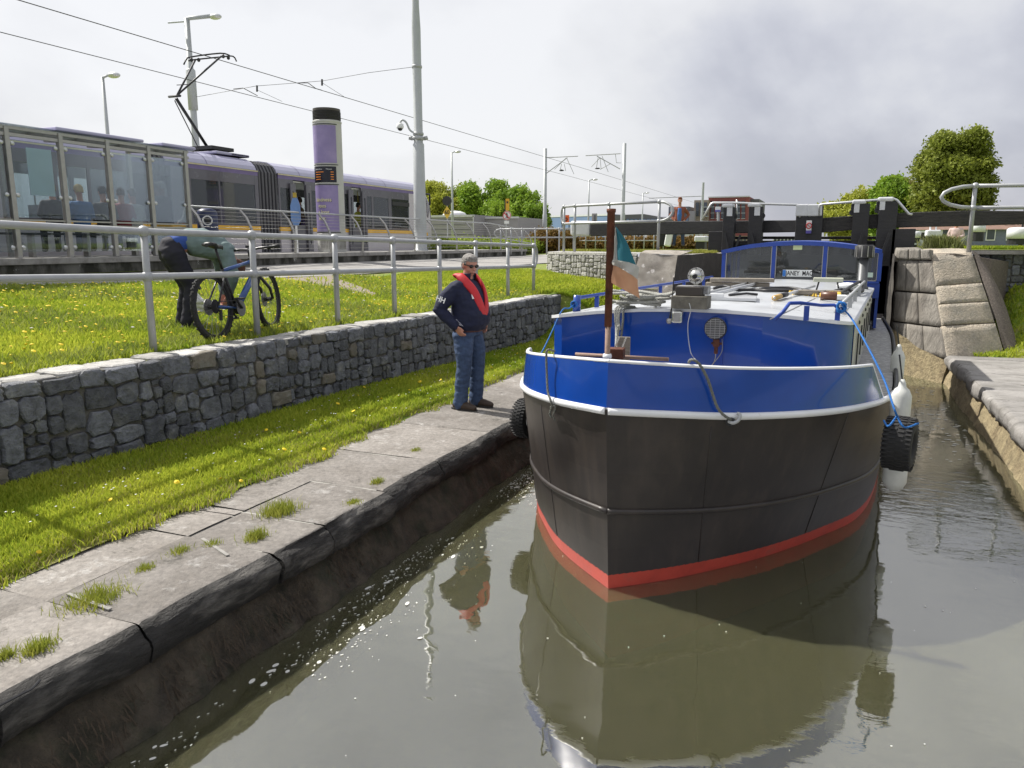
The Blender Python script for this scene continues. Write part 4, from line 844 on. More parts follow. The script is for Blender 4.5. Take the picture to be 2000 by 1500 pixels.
# spotlight on the cabin front
fy=6.50; p=B(1397,642,fy-.06); sl_=thing('spotlight','round black mesh covered spotlight on the blue cabin front','lamp',p)
mb=MB(); mb.lathe(p,[(.085,0),(.092,.015),(.09,.03),(.06,.07),(.03,.085)],24,'Y'); mb.build('housing',M['dark'],sl_,smooth=True)
mb=MB(); mb.lathe(p,[(.0,-.001),(.08,-.001),(.08,.004)],24,'Y'); mb.build('lens',mat('dusty_lens',(.16,.16,.15),.25),sl_)
mb=MB()
for k in range(-4,5):
    h=math.sqrt(max(0,.083**2-(k*.019)**2)); mb.bar(p+Vector((-h,-.012,k*.019)),p+Vector((h,-.012,k*.019+.004)),.004,.004); 
    if k%2==0: mb.bar(p+Vector((k*.019,-.014,-h)),p+Vector((k*.019,-.014,h)),.004,.004)
mb.build('mesh_guard',M['steel'],sl_)
p2=p+Vector((.01,.03,-.09)); mb=MB(); mb.bx(p2+Vector((0,0,-.03)),(.05,.04,.06)); mb.cyl(p2+Vector((-.04,0,-.035)),p2+Vector((.045,0,-.035)),.01,n=8); mb.cyl(p2+Vector((0,0,-.06)),p2+Vector((0,0,-.12)),.016,n=8); mb.build('bracket',M['rust'],sl_)
mb=MB(); mb.tube(interp([p2+Vector((0,0,-.12)),p2+Vector((-.005,.0,-.17)),p2+Vector((-.03,.0,-.22)),p2+Vector((-.1,-.0,-.255)),p2+Vector((-.2,0,-.27))],5),.004,5); mb.tube(interp([p2+Vector((.04,.03,.0)),p2+Vector((.045,.03,-.1)),p2+Vector((.0,.02,-.18)),p2+Vector((-.02,.02,-.2))],5),.0035,5); mb.build('cable',M['steel'],sl_)
# aerial and alloy box on the cabin edge
p=B(1307,627,6.5); t=thing('aerial','whip aerial with a round base clipped to the cabin edge','aerial',p); MB().sph(p,(.026,.026,.026),10,7).build('base',M['steel'],t,smooth=True); MB().tube([p,B(1312,600,6.5),B(1316,542,6.5)],[.007,.006,.004],6).build('whip',M['dark'],t)
p=B(1323,619,6.5); t=thing('junction_box','small silver junction box at the top of the blue cabin front','box',p); mb=MB(); mb.bx(p,(.095,.06,.105)); mb.build('case',M['chrome'],t,bevel=.02,smooth=False); mb=MB(); mb.bx(p+Vector((0,-.033,0)),(.06,.006,.075)); mb.build('lid',M['steel'],t,bevel=.004)
mb=MB(); mb.tube(interp([B(1346,592,6.45),B(1349,606,6.45),B(1344,630,6.5),B(1344,655,6.5),B(1349,688,6.5),B(1358,702,6.4)],5),.004,5); o=mb.build('loose_wire',M['alu'],None,org=tuple(B(1346,592,6.45))); tag(o,'thin pale wire dangling down the blue cabin front','wire')
# block with battery box and silver horn lamp
p=onroof(1346,604); bl=thing('timber_block','weathered timber block sitting on the front edge of the cabin roof','block',p)
mb=MB(); mb.bx(p+Vector((.0,.08,.055)),(.30,.17,.105),-.05); mb.build('block',mat('grimy_cement_block',(.15,.14,.115),.9,0,.35,14,.6,50),bl,bevel=.006)
p=p+Vector((-.01,.08,.108)); bb=thing('battery_box','dark brown box on the grey timber block','box',p); mb=MB(); mb.bx(p+Vector((0,0,.038)),(.22,.12,.075),-.08); mb.build('box',mat('dark_brown_plastic',(.05,.042,.036),.5),bb,bevel=.006); mb=MB(); mb.bx(p+Vector((0.02,.05,.045)),(.26,.10,.07),-.08); mb.build('lid',M['deck'],bb,bevel=.004)
p=p+Vector((.04,.02,.09)); hl=thing('horn_lamp','chrome ball lamp standing on the dark box on the roof','lamp',p)
MB().sph(p+Vector((0,0,.075)),(.055,.055,.055),16,10).build('ball',M['chrome'],hl,smooth=True); mb=MB(); mb.lathe(p+Vector((0,-.02,.075)),[(.05,.0),(.068,.0),(.068,.02),(.05,.02)],20,'Y'); mb.build('flange',M['chrome'],hl,smooth=False); MB().cyl(p,p+Vector((0,0,.03)),.02).build('stem',M['steel'],hl)
for k in range(8): t=k*.785; MB().sph(p+Vector((.059*math.cos(t),-.022,.075+.059*math.sin(t))),.005,6,4).build('screw',M['dark'],hl)
mb=MB(); mb.cyl(p+Vector((0,-.08,.07)),p+Vector((0,-.04,.075)),.02,n=12); mb.build('bulb_hole',M['black'],hl)
# coil of grey rope
rs2=random.Random(4); c=onroof(1238,603); P=[]
for k in range(90):
    a=k*.62; rr_=.05+.14*rs2.random(); P.append(c+Vector((rr_*1.6*math.cos(a)+.03,.08+rr_*.8*math.sin(a),.02+.0012*k+.03*rs2.random())))
rope(P,.0125,M['rope'],'coiled_rope','heap of pale grey rope on the front left of the cabin roof',k=3,turn=.07)
for k,(dx,z0) in enumerate(((0,690),(5,672),(10,640))):
    rope([B(1230+dx,604,6.62)+Vector((0,0,.02)),B(1205+dx,600,6.5)+Vector((0,0,.0)),B(1202+dx*.6,620,6.47),B(1204+dx*.7,645,6.46),B(1203+dx*.5,z0-5,6.2 if k==0 else 6.45)],.0125,M['rope'],'hanging_rope',['longest bight of grey rope hanging to the deck beside the flagpole','middle bight of grey rope hanging on the cabin front','shortest bight of grey rope hanging on the cabin front'][k],turn=.07,group='rope bights hanging on the cabin front')
rope([B(1245,603,6.62),B(1220,603,6.5),B(1217,625,6.46),B(1213,660,6.45),B(1210,690,6.4)],.0115,M['darkrope'],'hanging_rope','single dark rope hanging right of the rope bights',turn=.07)
# blue ropes
kn=q2+Vector((.02,0,.11)); P=[]
for k in range(40): a=k*1.1; P.append(kn+Vector((.03*math.cos(a)+.012*math.sin(k*2.3),.03*math.sin(a*1.3),.035*math.sin(a)+.01*math.cos(k))))
rope(P,.008,M['bluerope'],'blue_rope_knot','bright blue rope knotted round the bow handrail',k=2,turn=.06,cat='rope knot')
tf=Vector(aY(1752,812,5.85)) 
rope([kn,B(1662,620,6.8),B(1690,668,6.35),B(1727,742,6.0),Vector(aY(1747,800,5.75)),tf],.008,M['bluerope'],'blue_rope','blue rope running from the roof knot down to the tyre fender',turn=.06)
rope([a_ for a_ in (B(1122,594,6.9),B(1112,602,6.8),B(1098,606,6.7),B(1078,648,6.5),B(1060,685,6.2),B(1048,700,6.1))],.007,M['bluerope'],'blue_rope','blue rope dropping from the left front bollard towards the quay side',turn=.06)
P=[B(1122,594,6.9)+Vector((.03*math.cos(k*1.2),.02*math.sin(k*1.7),.03*math.sin(k*1.2))) for k in range(26)]; rope(P,.008,M['bluerope'],'blue_rope_knot','turquoise knot round the left front bollard of the cabin',k=2,turn=.06,cat='rope knot')
# fenders: tyres
def tyre(name,label,c,rmaj,rmin,axis_rz,tilt,squash=1.0,wide=1.35):
    t=thing(name,label,'tyre',c); Mx=Matrix.Translation(c)@Matrix.Rotation(axis_rz,4,'Z')@Matrix.Rotation(tilt,4,'Y'); nn=48;mm_=14; V=[];F=[]
    for i in range(nn):
        a=2*math.pi*i/nn
        for j in range(mm_):
            b=2*math.pi*j/mm_; cb,sb=math.cos(b),math.sin(b); cb=math.copysign(abs(cb)**.7,cb); sb=math.copysign(abs(sb)**.7,sb)
            rr=rmaj+rmin*cb; V.append(Mx@Vector((rr*math.cos(a),rmin*wide*sb,rr*math.sin(a)*squash)))
    for i in range(nn):
        for j in range(mm_): F.append((i*mm_+j,i*mm_+(j+1)%mm_,((i+1)%nn)*mm_+(j+1)%mm_,((i+1)%nn)*mm_+j))
    mb=MB(); mb.v=[tuple(v) for v in V]; mb.f=F; mb.mi=[0]*len(F); mb.build('carcass',M['rubber'],t,smooth=True)
    mb=MB() # tread blocks
    for i in range(72):
        a=2*math.pi*i/72
        for k,yy in enumerate((-.75,-.25,.25,.75)):
            if (i+k)%2: continue
            rr=rmaj+rmin*(1.0 if abs(yy)<.5 else .88)+.004; p=Vector((rr*math.cos(a),rmin*wide*yy,rr*math.sin(a)*squash)); B_=Mx@Matrix.Translation(p)@Matrix.Rotation(-a,4,'Y')
            w_=2*math.pi*rmaj/72*.62; ww=.021; vs=[B_@Vector(q) for q in [(-.012,-ww,-w_),(.001,-ww,-w_),(.001,ww,-w_),(-.012,ww,-w_),(-.012,-ww,w_),(.001,-ww,w_),(.001,ww,w_),(-.012,ww,w_)]]
            mb.add(vs,[(0,3,2,1),(4,5,6,7),(0,1,5,4),(1,2,6,5),(2,3,7,6),(3,0,4,7)])
    mb.build('tread',M['rubber'],t); return t
tc_=Vector(aY(1752,868,5.98)); tyre('tyre_fender','big black tyre hung by blue rope from the right bow as a fender',tc_+Vector((0.02,.04,0)),.125,.06,R(76),R(3),1.05,1.6)
tl_=Vector(aY(1016,818,6.55)); tyre('tyre_fender','black tyre squeezed between the barge and the left quay',tl_+Vector((.04,.05,-.0)),.13,.055,R(80),R(0),1.0,1.2)
for k,dy in enumerate((0,)):
    rope([tf,tf+Vector((-.05,-.04,-.07)),tc_+Vector((-.10,-.02,.17))],.008,M['bluerope'],'blue_rope_sling','left leg of the blue sling over the tyre fender',turn=.06,cat='rope'); rope([tf,tf+Vector((.05,-.04,-.07)),tc_+Vector((.12,-.02,.17))],.008,M['bluerope'],'blue_rope_sling','right leg of the blue sling over the tyre fender',turn=.06,cat='rope')
def fender(lbl,c,r,h):
    t=thing('fender',lbl,'fender',c,'white fenders hanging on the right side of the barge'); mb=MB(); mb.lathe(c,[(.012,h/2+.06),(.025,h/2+.03),(.03,h/2),(r*.7,h/2-.02),(r,h/2-.07),(r,-h/2+.07),(r*.7,-h/2+.02),(.03,-h/2)],18); mb.build('bladder',mat('scuffed_white_vinyl',(.60,.61,.58),.4,0,.12,6),t,smooth=True); MB().cyl(c+Vector((0,0,h/2+.03)),c+Vector((-.04,0,h/2+.25)),.006,n=6).build('lanyard',M['dark'],t)
fender('upper white fender hanging farther aft on the right side',Vector(aY(1752,722,8.6)),.065,.40)
fender('lower white fender hanging just above the big tyre',Vector(aY(1758,800,6.55))+Vector((0,0,-.02)),.075,.40)
fender('white bladder added as the fender reflection in the water below the big tyre',Vector(aY(1748,925,6.3)),.085,.26)  # solid shape standing in for a fender mirrored in the water
# deck gear on the roof
c=onroof(1500,571); P=interp([c+Vector(v) for v in ((-.62,.15,.02),(-.5,.2,.05),(-.35,.05,.02),(-.15,.12,.02),(0,.0,.02),(.25,.1,.02),(.05,.16,.02),(-.1,.1,.03),(.2,.25,.04),(.45,.05,.02),(.6,-.05,.02))],5); mb=MB(); mb.tube(P,.018,8); o=mb.build('black_hose',M['black'],None,org=tuple(c),smooth=True); tag(o,'black hose lying in loops in the middle of the cabin roof','hose')
a=onroof(1512,588,.03);b=onroof(1590,567,.05); t=thing('deck_brush','long handled yellow deck brush lying across the cabin roof','brush',a); MB().cyl(a,b,.016,n=8).build('handle',M['alu'],t,smooth=True); MB().cyl(a,a.lerp(b,.12),.027,n=12).build('hand_grip',mat('ochre_plastic',(.5,.32,.10),.6),t,smooth=True); MB().cyl(a.lerp(b,.14),a.lerp(b,.26),.025,n=12).build('collar',M['black'],t,smooth=True)
p=onroof(1586,578); mb=MB(); mb.bx(p+Vector((.05,0,.04)),(.50,.1,.05),.25); mb.build('brush_back',M['wood'],t,bevel=.01); mb=MB()
for k in range(80): q_=p+Vector((rs2.uniform(-.24,.30),rs2.uniform(-.07,.0),.0)); mb.cyl(q_+Vector((0,.03,.05)),q_+Vector((rs2.uniform(-.02,.02),-.03,.0)),.008,n=4)
mb.build('bristles',mat('yellow_bristle',(.62,.42,.06),.8),t)
p=onroof(1602,586,.045); mb=MB(); mb.lathe(p,[(.0,.015),(.032,.0),(.045,.0),(.045,.15),(.04,.16)],16,'X'); o=mb.build('brown_jug',mat('brown_glaze',(.10,.04,.02),.35),None,org=tuple(p),smooth=True); tag(o,'brown stoneware jar lying on its side on the roof','jar')
p=onroof(1630,586,.03); t=thing('paper_label_tin','white tin with printed label on the roof beside the brown jar','tin',p); mb=MB(); mb.bx(p,(.24,.13,.05),.1); mb.build('tin',M['white'],t,bevel=.01)
P=interp([onroof(1618,578,.03),onroof(1640,576,.06),onroof(1655,578,.04),onroof(1640,583,.05),onroof(1660,573,.08),onroof(1680,568,.12),onroof(1684,576,.05),onroof(1665,577,.05),onroof(1648,572,.03)],5); mb=MB(); mb.tube(P,.02,8); o=mb.build('black_hose',M['black'],None,org=tuple(P[0]),smooth=True); tag(o,'black hose and straps heaped beside the chimney','hose')
p=onroof(1616,570); t=thing('step_stool','small folding stand with a pale top near the windscreen','stool',p); mb=MB(); mb.bx(p+Vector((0,.1,.14)),(.34,.12,.05)); mb.build('top',mat('pale_green_board',(.5,.52,.42),.7),t,bevel=.008)
for sx in (-.13,.13): mb=MB(); mb.bar(p+Vector((sx,.1,.0)),p+Vector((sx*.8,.1,.12)),.02,.02); mb.build('leg',M['dark'],t)
p=onroof(1655,564); mb=MB(); mb.sph(p+Vector((0,0,.04)),(.14,.08,.045),12,7); o=mb.build('white_bag',M['white'],None,org=tuple(p),smooth=True); tag(o,'crumpled white bag at the foot of the chimney','bag')
# ================================================================ RAILINGS
def pipe_rail(label,pts,h,hm,r,mname,name='railing',group=None,ends=('',''),base_h=None,ball=1.7,cat='railing'):
    """pts: (x,y,zbase) of posts; h top rail height, hm mid rail"""
    P=[Vector(p) for p in pts]; t=thing(name,label,cat,P[0],group)
    for p in P:
        mb=MB(); mb.tube([p+Vector((0,0,-.08)),p+Vector((0,0,hm)),p+Vector((0,0,h-.0))],[r*1.12,r*1.08,r],10); mb.build('post',M[mname],t,smooth=True)
        for z in (hm,h): MB().sph(p+Vector((0,0,z)),(r*ball,)*3,12,8).build('ball_joint',M[mname],t,smooth=True)
    for z,nm in ((h,'top_rail'),(hm,'mid_rail')): MB().tube([p+Vector((0,0,z)) for p in P],r,10).build(nm,M[mname],t,smooth=True)
    for e,which in zip(ends,(0,-1)):
        if e:
            p=P[which]; q=P[1 if which==0 else -2]; d=(p-q).normalized(); d=Vector((d.x,d.y,0)); L_=[]
            for k in range(9):
                a=math.pi/2-math.pi*k/8; rr=(h-hm)/2; L_.append(p+Vector((0,0,(h+hm)/2+rr*math.sin(a)))+d*(e*math.cos(a)))
            MB().tube(L_,r,10).build('end_loop',M[mname],t,smooth=True)
    return t
def onX(px,X,py=500): return float(aX(px,py,X)[1])
posts=[(-6.02,2.0),(-6.01,3.5)]+[(X,onX(px,X,py)) for px,py,X in ((300,685,-6.0),(503,655,-5.94),(660,633,-5.88),(771,615,-5.84),(860,602,-5.81),(930,591,-5.79),(992,580,-5.77),(1042,572,-5.75))]
P0=[(x,y,float(zup(x,y))-.0) for x,y in posts]
def zt(px,py,X): return float(aX(px,py,X)[2])
base=[]
za=zt(275,452,-6.0)-.0; zb_=zt(1041,480,-5.75); ya,yb=posts[2][1],posts[-1][1]
pts=[(x,y,lerp(za,zb_,(y-ya)/(yb-ya))-1.10+(.02 if y<5 else 0)+(.02 if y<3 else 0)) for x,y in posts]
pipe_rail('long grey tubular railing along the top of the low stone wall',pts,1.10,.68,.032,'galv',ends=(0,.17),ball=1.75)
yy=[15.9,16.6,17.3,17.9]
lp=[Vector(aY(1285,490,16.55)),Vector(aY(1188,490,17.1)),Vector(aY(1122,490,17.6)),Vector(aY(1101,491,17.9))]
t=pipe_rail('grey tubular railing curving along the left lockside above the pale rubble wall',[(p.x,p.y,2.2) for p in lp],1.06,.66,.03,'galv',ends=(.35,.12))
rp_=[Vector(aY(1893,478,16.1)),Vector(aY(2010,478,16.35)),Vector(aY(2140,478,16.6))]
pipe_rail('grey tubular railing with a rounded end on the right lockside',[(p.x,p.y,2.3) for p in rp_],1.10,.72,.034,'galv',ends=(.55,0))
fp=[Vector(aY(px,470,31)) for px in (978,998,1019,1045,1068,1092,1120)]
pipe_rail('small grey railing between the platform ramp and the lock path',[(p.x,p.y,float(2.55-.55)) for p in fp],1.0,.64,.028,'galv',ends=(.3,.25))
fp=[Vector(aY(px,470,45)) for px in range(1125,1300,19)]
pipe_rail('distant thin railing crossing behind the lock beam',[(p.x,p.y,2.0) for p in fp],1.0,.55,.03,'galv')
# ================================================================ PLATFORM AND TRAM STOP
M['platwall']=mat('stained_platform_wall',(.15,.145,.13),.9,0,.3,3,.6,20,col2=(.03,.03,.022),c2pos=(.42,.56),c2scale=1.6,stretch=(1,1,.5),extra=lichen((.40,.40,.38),.62,.66,2.4,6))
M['paving']=mat('platform_paving',(.40,.385,.36),.8,0,.1,6)
pf=thing('tram_platform',None,None,(-13.3,15,1.8)); pf['kind']='structure'; pf['label']='tram platform behind the lawn'
mb=MB(); mb.box(-13.7,-13.33,-10,34,1.3,2.02); mb.build('platform_wall',M['platwall'],pf)
mb=MB(); mb.box(-13.75,-13.27,-10,34,2.02,2.13); mb.build('platform_coping',M['concrete'],pf,bevel=.01)
mb=MB(); mb.box(-16.25,-13.75,-10,31.5,1.5,2.125); mb.build('platform_deck',M['paving'],pf)
mb=MB(); mb.add([(-16.25,31.5,2.125),(-13.75,31.5,2.125),(-13.75,38,1.85),(-16.25,38,1.85)],[(0,1,2,3)]); mb.build('platform_ramp',M['paving'],pf)
mb=MB(); mb.box(-24,-16.3,-10,200,1.6,1.88); S_(mb.build('track_bed',M['concrete']))
for x in (-16.9,-18.3,-20.3,-21.7): mb=MB(); mb.box(x-.035,x+.035,-10,200,1.88,1.895); S_(mb.build('rail_track',M['steel']))
rl=thing('railing','platform railing with curved steel posts and thin cables','railing',(-13.4,14,2.13))
cy=[13.95+1.62*k for k in range(14)]
def ptop(y): return 2.13+1.10-(.0 if y<28 else (y-28)*.05), 
for y in cy:
    dz=0 if y<31 else -(y-31)*.06; P=[Vector((-13.42,y,2.12+dz)),Vector((-13.40,y,2.45+dz)),Vector((-13.46,y,2.75+dz)),Vector((-13.60,y,3.02+dz)),Vector((-13.80,y,3.22+dz))]
    mb=MB(); 
    for a,b in zip(P,P[1:]): mb.bar(a,b,.03,.075,(0,1,0))
    mb.build('curved_post',M['steel'],rl); mb=MB(); mb.bx(P[0]+Vector((0,0,.01)),(.12,.12,.02)); mb.build('foot_plate',M['steel'],rl)
def line(x,z,r,nm,m='steel'): MB().tube([Vector((x,13.9,z)),Vector((x,31,z)),Vector((x,cy[-1],z-(cy[-1]-31)*.06))],r,8).build(nm,M[m],rl,smooth=True)
line(-13.81,3.24,.024,'top_rail','galv'); line(-13.38,2.62,.02,'mid_rail','galv')
for k,(x,z) in enumerate(((-13.72,3.14),(-13.64,3.05),(-13.57,2.96),(-13.5,2.87),(-13.45,2.77),(-13.39,2.5),(-13.4,2.38),(-13.4,2.26))): line(x,z,.005,'cable')
# --- shelter
sh=thing('tram_shelter','long steel and glass tram shelter with flat roof at the left edge','shelter',(-13.7,11,2.13))
SY=[6.55,7.58,8.62,9.64,10.68,11.71,12.73,13.75]; SX=-13.66
for y in SY:
    mb=MB(); mb.box(SX-.05,SX+.05,y-.045,y+.045,2.13,4.44); mb.build('post',M['steel'],sh,bevel=.01)
    mb=MB(); mb.bar((SX,y,4.40),(SX-1.75,y,4.52),.05,.09); mb.build('roof_beam',M['steel'],sh)
    mb=MB(); mb.box(SX-1.74,SX-1.66,y-.04,y+.04,2.13,4.5); mb.build('rear_post',M['steel'],sh) if y in (SY[1],SY[4],SY[7]) else None
for x,z in ((SX,4.42),(SX-.0,4.30),(SX-1.7,4.55),(SX-.85,4.49)): mb=MB(); mb.box(x-.03,x+.03,SY[0],SY[-1]+.1,z-.028,z+.028); mb.build('roof_rail',M['steel'],sh)
mb=MB(); mb.add([(SX+.12,SY[0],4.46),(SX+.12,SY[-1]+.15,4.46),(SX-1.85,SY[-1]+.15,4.60),(SX-1.85,SY[0],4.60)],[(0,1,2,3)]); mb.build('glass_roof',M['glass'],sh,solid=.012)
for a,b in zip(SY,SY[1:]):
    mb=MB(); mb.box(SX-.008,SX+.004,a+.08,b-.08,2.86,4.22); mb.build('glass_pane',M['glass'],sh); mb=MB(); mb.box(SX-.008,SX+.004,a+.08,b-.08,2.24,2.70); mb.build('glass_pane',M['glass'],sh)
    mb=MB(); mb.box(SX-.02,SX+.02,a+.045,b-.045,2.72,2.755); mb.box(SX-.02,SX+.02,a+.045,b-.045,2.80,2.83); mb.build('lean_rail',M['steel'],sh)
    for y in (a+.1,b-.1):
        for z in (4.15,3.25,2.32): MB().lathe((SX+.006,y,z),[(.04,0),(.04,.02),(.02,.028)],12,'X').build('glass_clamp',M['alu'],sh,smooth=True)
mb=MB(); mb.poly([(SX,SY[-1],2.24),(SX-1.1,SY[-1],2.24),(SX-1.1,SY[-1],4.25),(SX,SY[-1],4.25)]); mb.build('end_pane',M['glass'],sh)
ben=thing('platform_bench','long dark bench inside the tram shelter','bench',(-14.4,11,2.13))
mb=MB(); mb.box(-14.55,-14.15,8.9,13.0,2.56,2.6); mb.build('seat',M['dark'],ben,bevel=.01)
for y in (9.2,10.4,11.6,12.8): mb=MB(); mb.box(-14.42,-14.28,y-.03,y+.03,2.13,2.56); mb.build('leg',M['steel'],ben)
t=thing('sky_reflection_panel','pale blue panel painted as the sky reflected in a tram window','poster',(SX-.03,10.1,3.7)); a=aX(50,290,SX-.03); b=aX(108,384,SX-.03); mb=MB(); mb.box(SX-.035,SX-.02,a[1],b[1],b[2],a[2]+.02); mb.build('sheet',mat('painted_sky_reflection',(.55,.70,.78),.4,0,.04),t)  # pale panel standing in for sky reflected in the tram window
t=thing('advert_cabinet','tall blue advertising cabinet at the left end of the shelter','advert cabinet',(-13.95,9.0,2.13)); mb=MB(); mb.box(-14.1,-13.85,8.35,9.42,2.25,4.25); mb.build('cabinet',M['dark'],t,bevel=.02); mb=MB(); mb.box(-13.849,-13.84,8.4,9.37,2.55,4.15); mb.build('poster',mat('blue_poster',(.10,.19,.38),.3,0,.2,2),t)
# --- ticket bin, blue sign, totem
p=Vector(aX(408,470,-13.95)); p.z=2.13; t=thing('litter_bin','dark blue rounded litter bin with a round white emblem on the platform','bin',p)
mb=MB(); mb.lathe(p,[(.19,0),(.23,.05),(.24,.75),(.235,.98),(.20,1.05),(.10,1.09)],20); mb.build('body',mat('navy_bin',(.03,.04,.10),.4),t,smooth=True)
d=(Vector((0,0,p.z))-Vector((p.x,p.y,p.z))).normalized(); e=p+Vector((0,0,.80))+d*.245
mb=MB(); u=Vector((-d.y,d.x,0)); mb.tube([e+(u*math.cos(a)+Vector((0,0,1))*math.sin(a))*.1 for a in np.linspace(0,2*math.pi,20)[:-1]],.018,6,closed=True); mb.build('emblem',M['white'],t); mb=MB(); mb.sph(e,(.06,.06,.07),8,6); mb.build('opening',M['black'],t); MB().sph(e+Vector((0,0,-.26)),(.03,.03,.035),8,6).build('badge',M['white'],t)
p=Vector(aX(580,470,-13.9)); p.z=2.13; t=thing('platform_sign','small pale blue six sided sign with a yellow top on a white post','sign',p); MB().cyl(p,p+Vector((0,0,.75)),.03).build('post',M['white'],t)
u=Vector((math.cos(YAW),math.sin(YAW),0)); f=Vector((-u.y,u.x,0)); O=p+Vector((0,0,1.12)); prof=[(-.06,-.36),(.06,-.36),(.13,-.22),(.13,.18),(.06,.38),(-.06,.38),(-.13,.18),(-.13,-.22)]
mb=MB(); mb.prism([O+u*a+Vector((0,0,b))-f*.03 for a,b in prof],f*.06); mb.build('panel',mat('pale_blue_panel',(.16,.28,.56),.45),t); mb=MB(); mb.bx(O+Vector((0,0,.46)),(.09,.05,.13),YAW); mb.build('yellow_cap',mat('mustard',(.50,.36,.05),.5),t)
tp=Vector((-14.3,20.1,2.13)); to=thing('info_totem','tall round information column with purple panels and a departure display','information column',tp)
M['totem']=mat('totem_grey',(.50,.50,.47),.5,0,.06,3); M['purple']=mat('purple_print',(.26,.21,.42),.35,0,.06,2,col2=(.32,.26,.46),c2pos=(.4,.7),c2scale=2)
r0=.42; mb=MB(); mb.lathe(tp,[(r0*1.02,0),(r0*1.02,.55),(r0,.56),(r0,3.78),(r0*1.03,3.8),(r0*1.03,3.84),(r0*.97,3.86)],40); mb.build('casing',M['totem'],to,smooth=False)
mb=MB(); mb.lathe(tp,[(r0*.90,3.85),(r0*.90,4.12),(r0*.96,4.13),(r0*.96,4.2)],40); mb.build('top_cap',mat('bronze_cap',(.07,.06,.05),.5),to)
for k in range(6): mb=MB(); z=3.885+.042*k; mb.lathe(tp,[(r0*.9,z),(r0*.985,z),(r0*.985,z+.018),(r0*.9,z+.018)],40); mb.build('louvre',M['dark'],to)
vd=math.atan2(-tp.y,-tp.x) # towards the camera
def cyl_patch(a0,a1,z0,z1,r,name,m):
    A=np.linspace(a0,a1,16); mb=MB(); mb.strip([tp+Vector((r*math.cos(a),r*math.sin(a),z0)) for a in A],[tp+Vector((r*math.cos(a),r*math.sin(a),z1)) for a in A]); o=mb.build(name,m,to); o.data.shade_smooth(); return o
aL,aR=vd-R(88),vd+R(35)   # picture left is towards smaller angle
cyl_patch(aL,aR,2.62,3.70,r0+.006,'upper_panel',M['purple']); cyl_patch(aL,aR,.62,1.98,r0+.006,'lower_panel',M['purple']); cyl_patch(aL,vd+R(30),2.06,2.52,r0+.008,'display',mat('display_black',(.012,.012,.02),.2))
for z in (.59,2.0,2.57,3.73): cyl_patch(aL,aR+R(5),z-.012,z+.012,r0+.012,'panel_edge',M['dark'])
mb=MB()
for k in range(20): a=vd-R(50)+R(6.5)*k; mb.bx(tp+Vector(((r0*1.03)*math.cos(a),(r0*1.03)*math.sin(a),.3)),(.012,.02,.42),a)
o=mb.build('base_ribs',M['concrete'],to); o['kind']='stuff'
def wraptext(txt,size,ang,z,m,name,bold=True,ext=.004,rr=None,align='LEFT'):
    o=textmesh(txt,size,m,name,None,Matrix.Identity(4),ext,bold,align); me=o.data; R_=(rr or r0+.010)
    for v in me.vertices:
        x,y,zz=v.co; a=ang+x/R_; v.co=Vector((( R_+zz)*math.cos(a),(R_+zz)*math.sin(a),z+y))
    o.parent=to; return o
M['cream']=mat('cream_lettering',(.68,.64,.42),.5); M['shadowink']=mat('dark_purple_ink',(.07,.05,.10),.5)
for i,(s_,z_) in enumerate((('kindness',1.55),('goes',1.37),('a long',1.19),('way.',1.01))):
    a0=vd-R(66) if i==0 else vd-R(55)
    wraptext(s_,.155,a0+R(1.2),z_-.012,M['shadowink'],'slogan_shadow',True,.0008,r0+.0085); wraptext(s_,.155,a0,z_,M['cream'],'slogan',True,.001,r0+.0105)
M['faint']=mat('faint_lettering',(.42,.38,.55),.5)
wraptext('Destination',.06,vd-R(66),2.44,M['white'],'display_text',False,.0008,r0+.0095); wraptext('Minutes',.055,vd-R(12),2.44,M['white'],'display_text',False,.0008,r0+.0095)
M['amber']=mat('amber_led',(.7,.2,.02),.5,emit=((1,.35,.05),.25)); 
for k in range(4):
    cyl_patch(vd-R(62),vd-R(35 if k else 22),2.35-.07*k,2.365-.07*k,r0+.0095,'led_line',M['amber']); cyl_patch(vd+R(6),vd+R(18),2.35-.07*k,2.365-.07*k,r0+.0095,'led_minutes',M['amber'])
# pole with camera
pp=Vector((-13.9,24.95,2.1)); t=thing('overhead_line_pole','tall grey stepped steel pole with a dome camera beside the tram nose','pole',pp)
mb=MB(); mb.lathe(pp,[(.27,0),(.27,.06),(.235,.07),(.225,.9),(.20,3.75),(.16,3.8),(.155,7.6),(.12,8.3),(.115,10.0),(.09,10.05),(.085,13)],20); mb.build('shaft',M['pole'],t,smooth=True)
u=Vector((math.cos(YAW),math.sin(YAW),0)); 
for z,r in ((3.9,.2),(4.05,.17),(6.3,.16)): mb=MB(); mb.lathe(pp+Vector((0,0,z)),[(r,0),(r+.02,.02),(r+.02,.09),(r,.11)],20); mb.build('clamp_band',M['galv'],t,smooth=True)
for s_ in (-1,1): MB().cyl(pp+u*(s_*.2)+Vector((0,0,3.95)),pp+u*(s_*.33)+Vector((0,0,3.98)),.07).build('bracket_boss',M['galv'],t,smooth=True)
P=interp([pp+Vector((0,0,4.15))-u*.15,pp+Vector((0,0,4.25))-u*.3,pp+Vector((0,0,4.5))-u*.42,pp+Vector((0,0,4.58))-u*.56,pp+Vector((0,0,4.48))-u*.64],4); MB().tube(P,.035,8).build('camera_arm',M['pole'],t,smooth=True)
cmr=pp+Vector((0,0,4.36))-u*.64; c_=thing('dome_camera','white dome surveillance camera on a curved arm of the tall pole','camera',cmr); MB().lathe(cmr,[(.05,.12),(.12,.08),(.13,-.03),(.12,-.06)],16).build('shroud',M['white'],c_,smooth=True); MB().sph(cmr+Vector((0,0,-.07)),(.09,.09,.08),12,8).build('dome',M['dark'],c_,smooth=True)
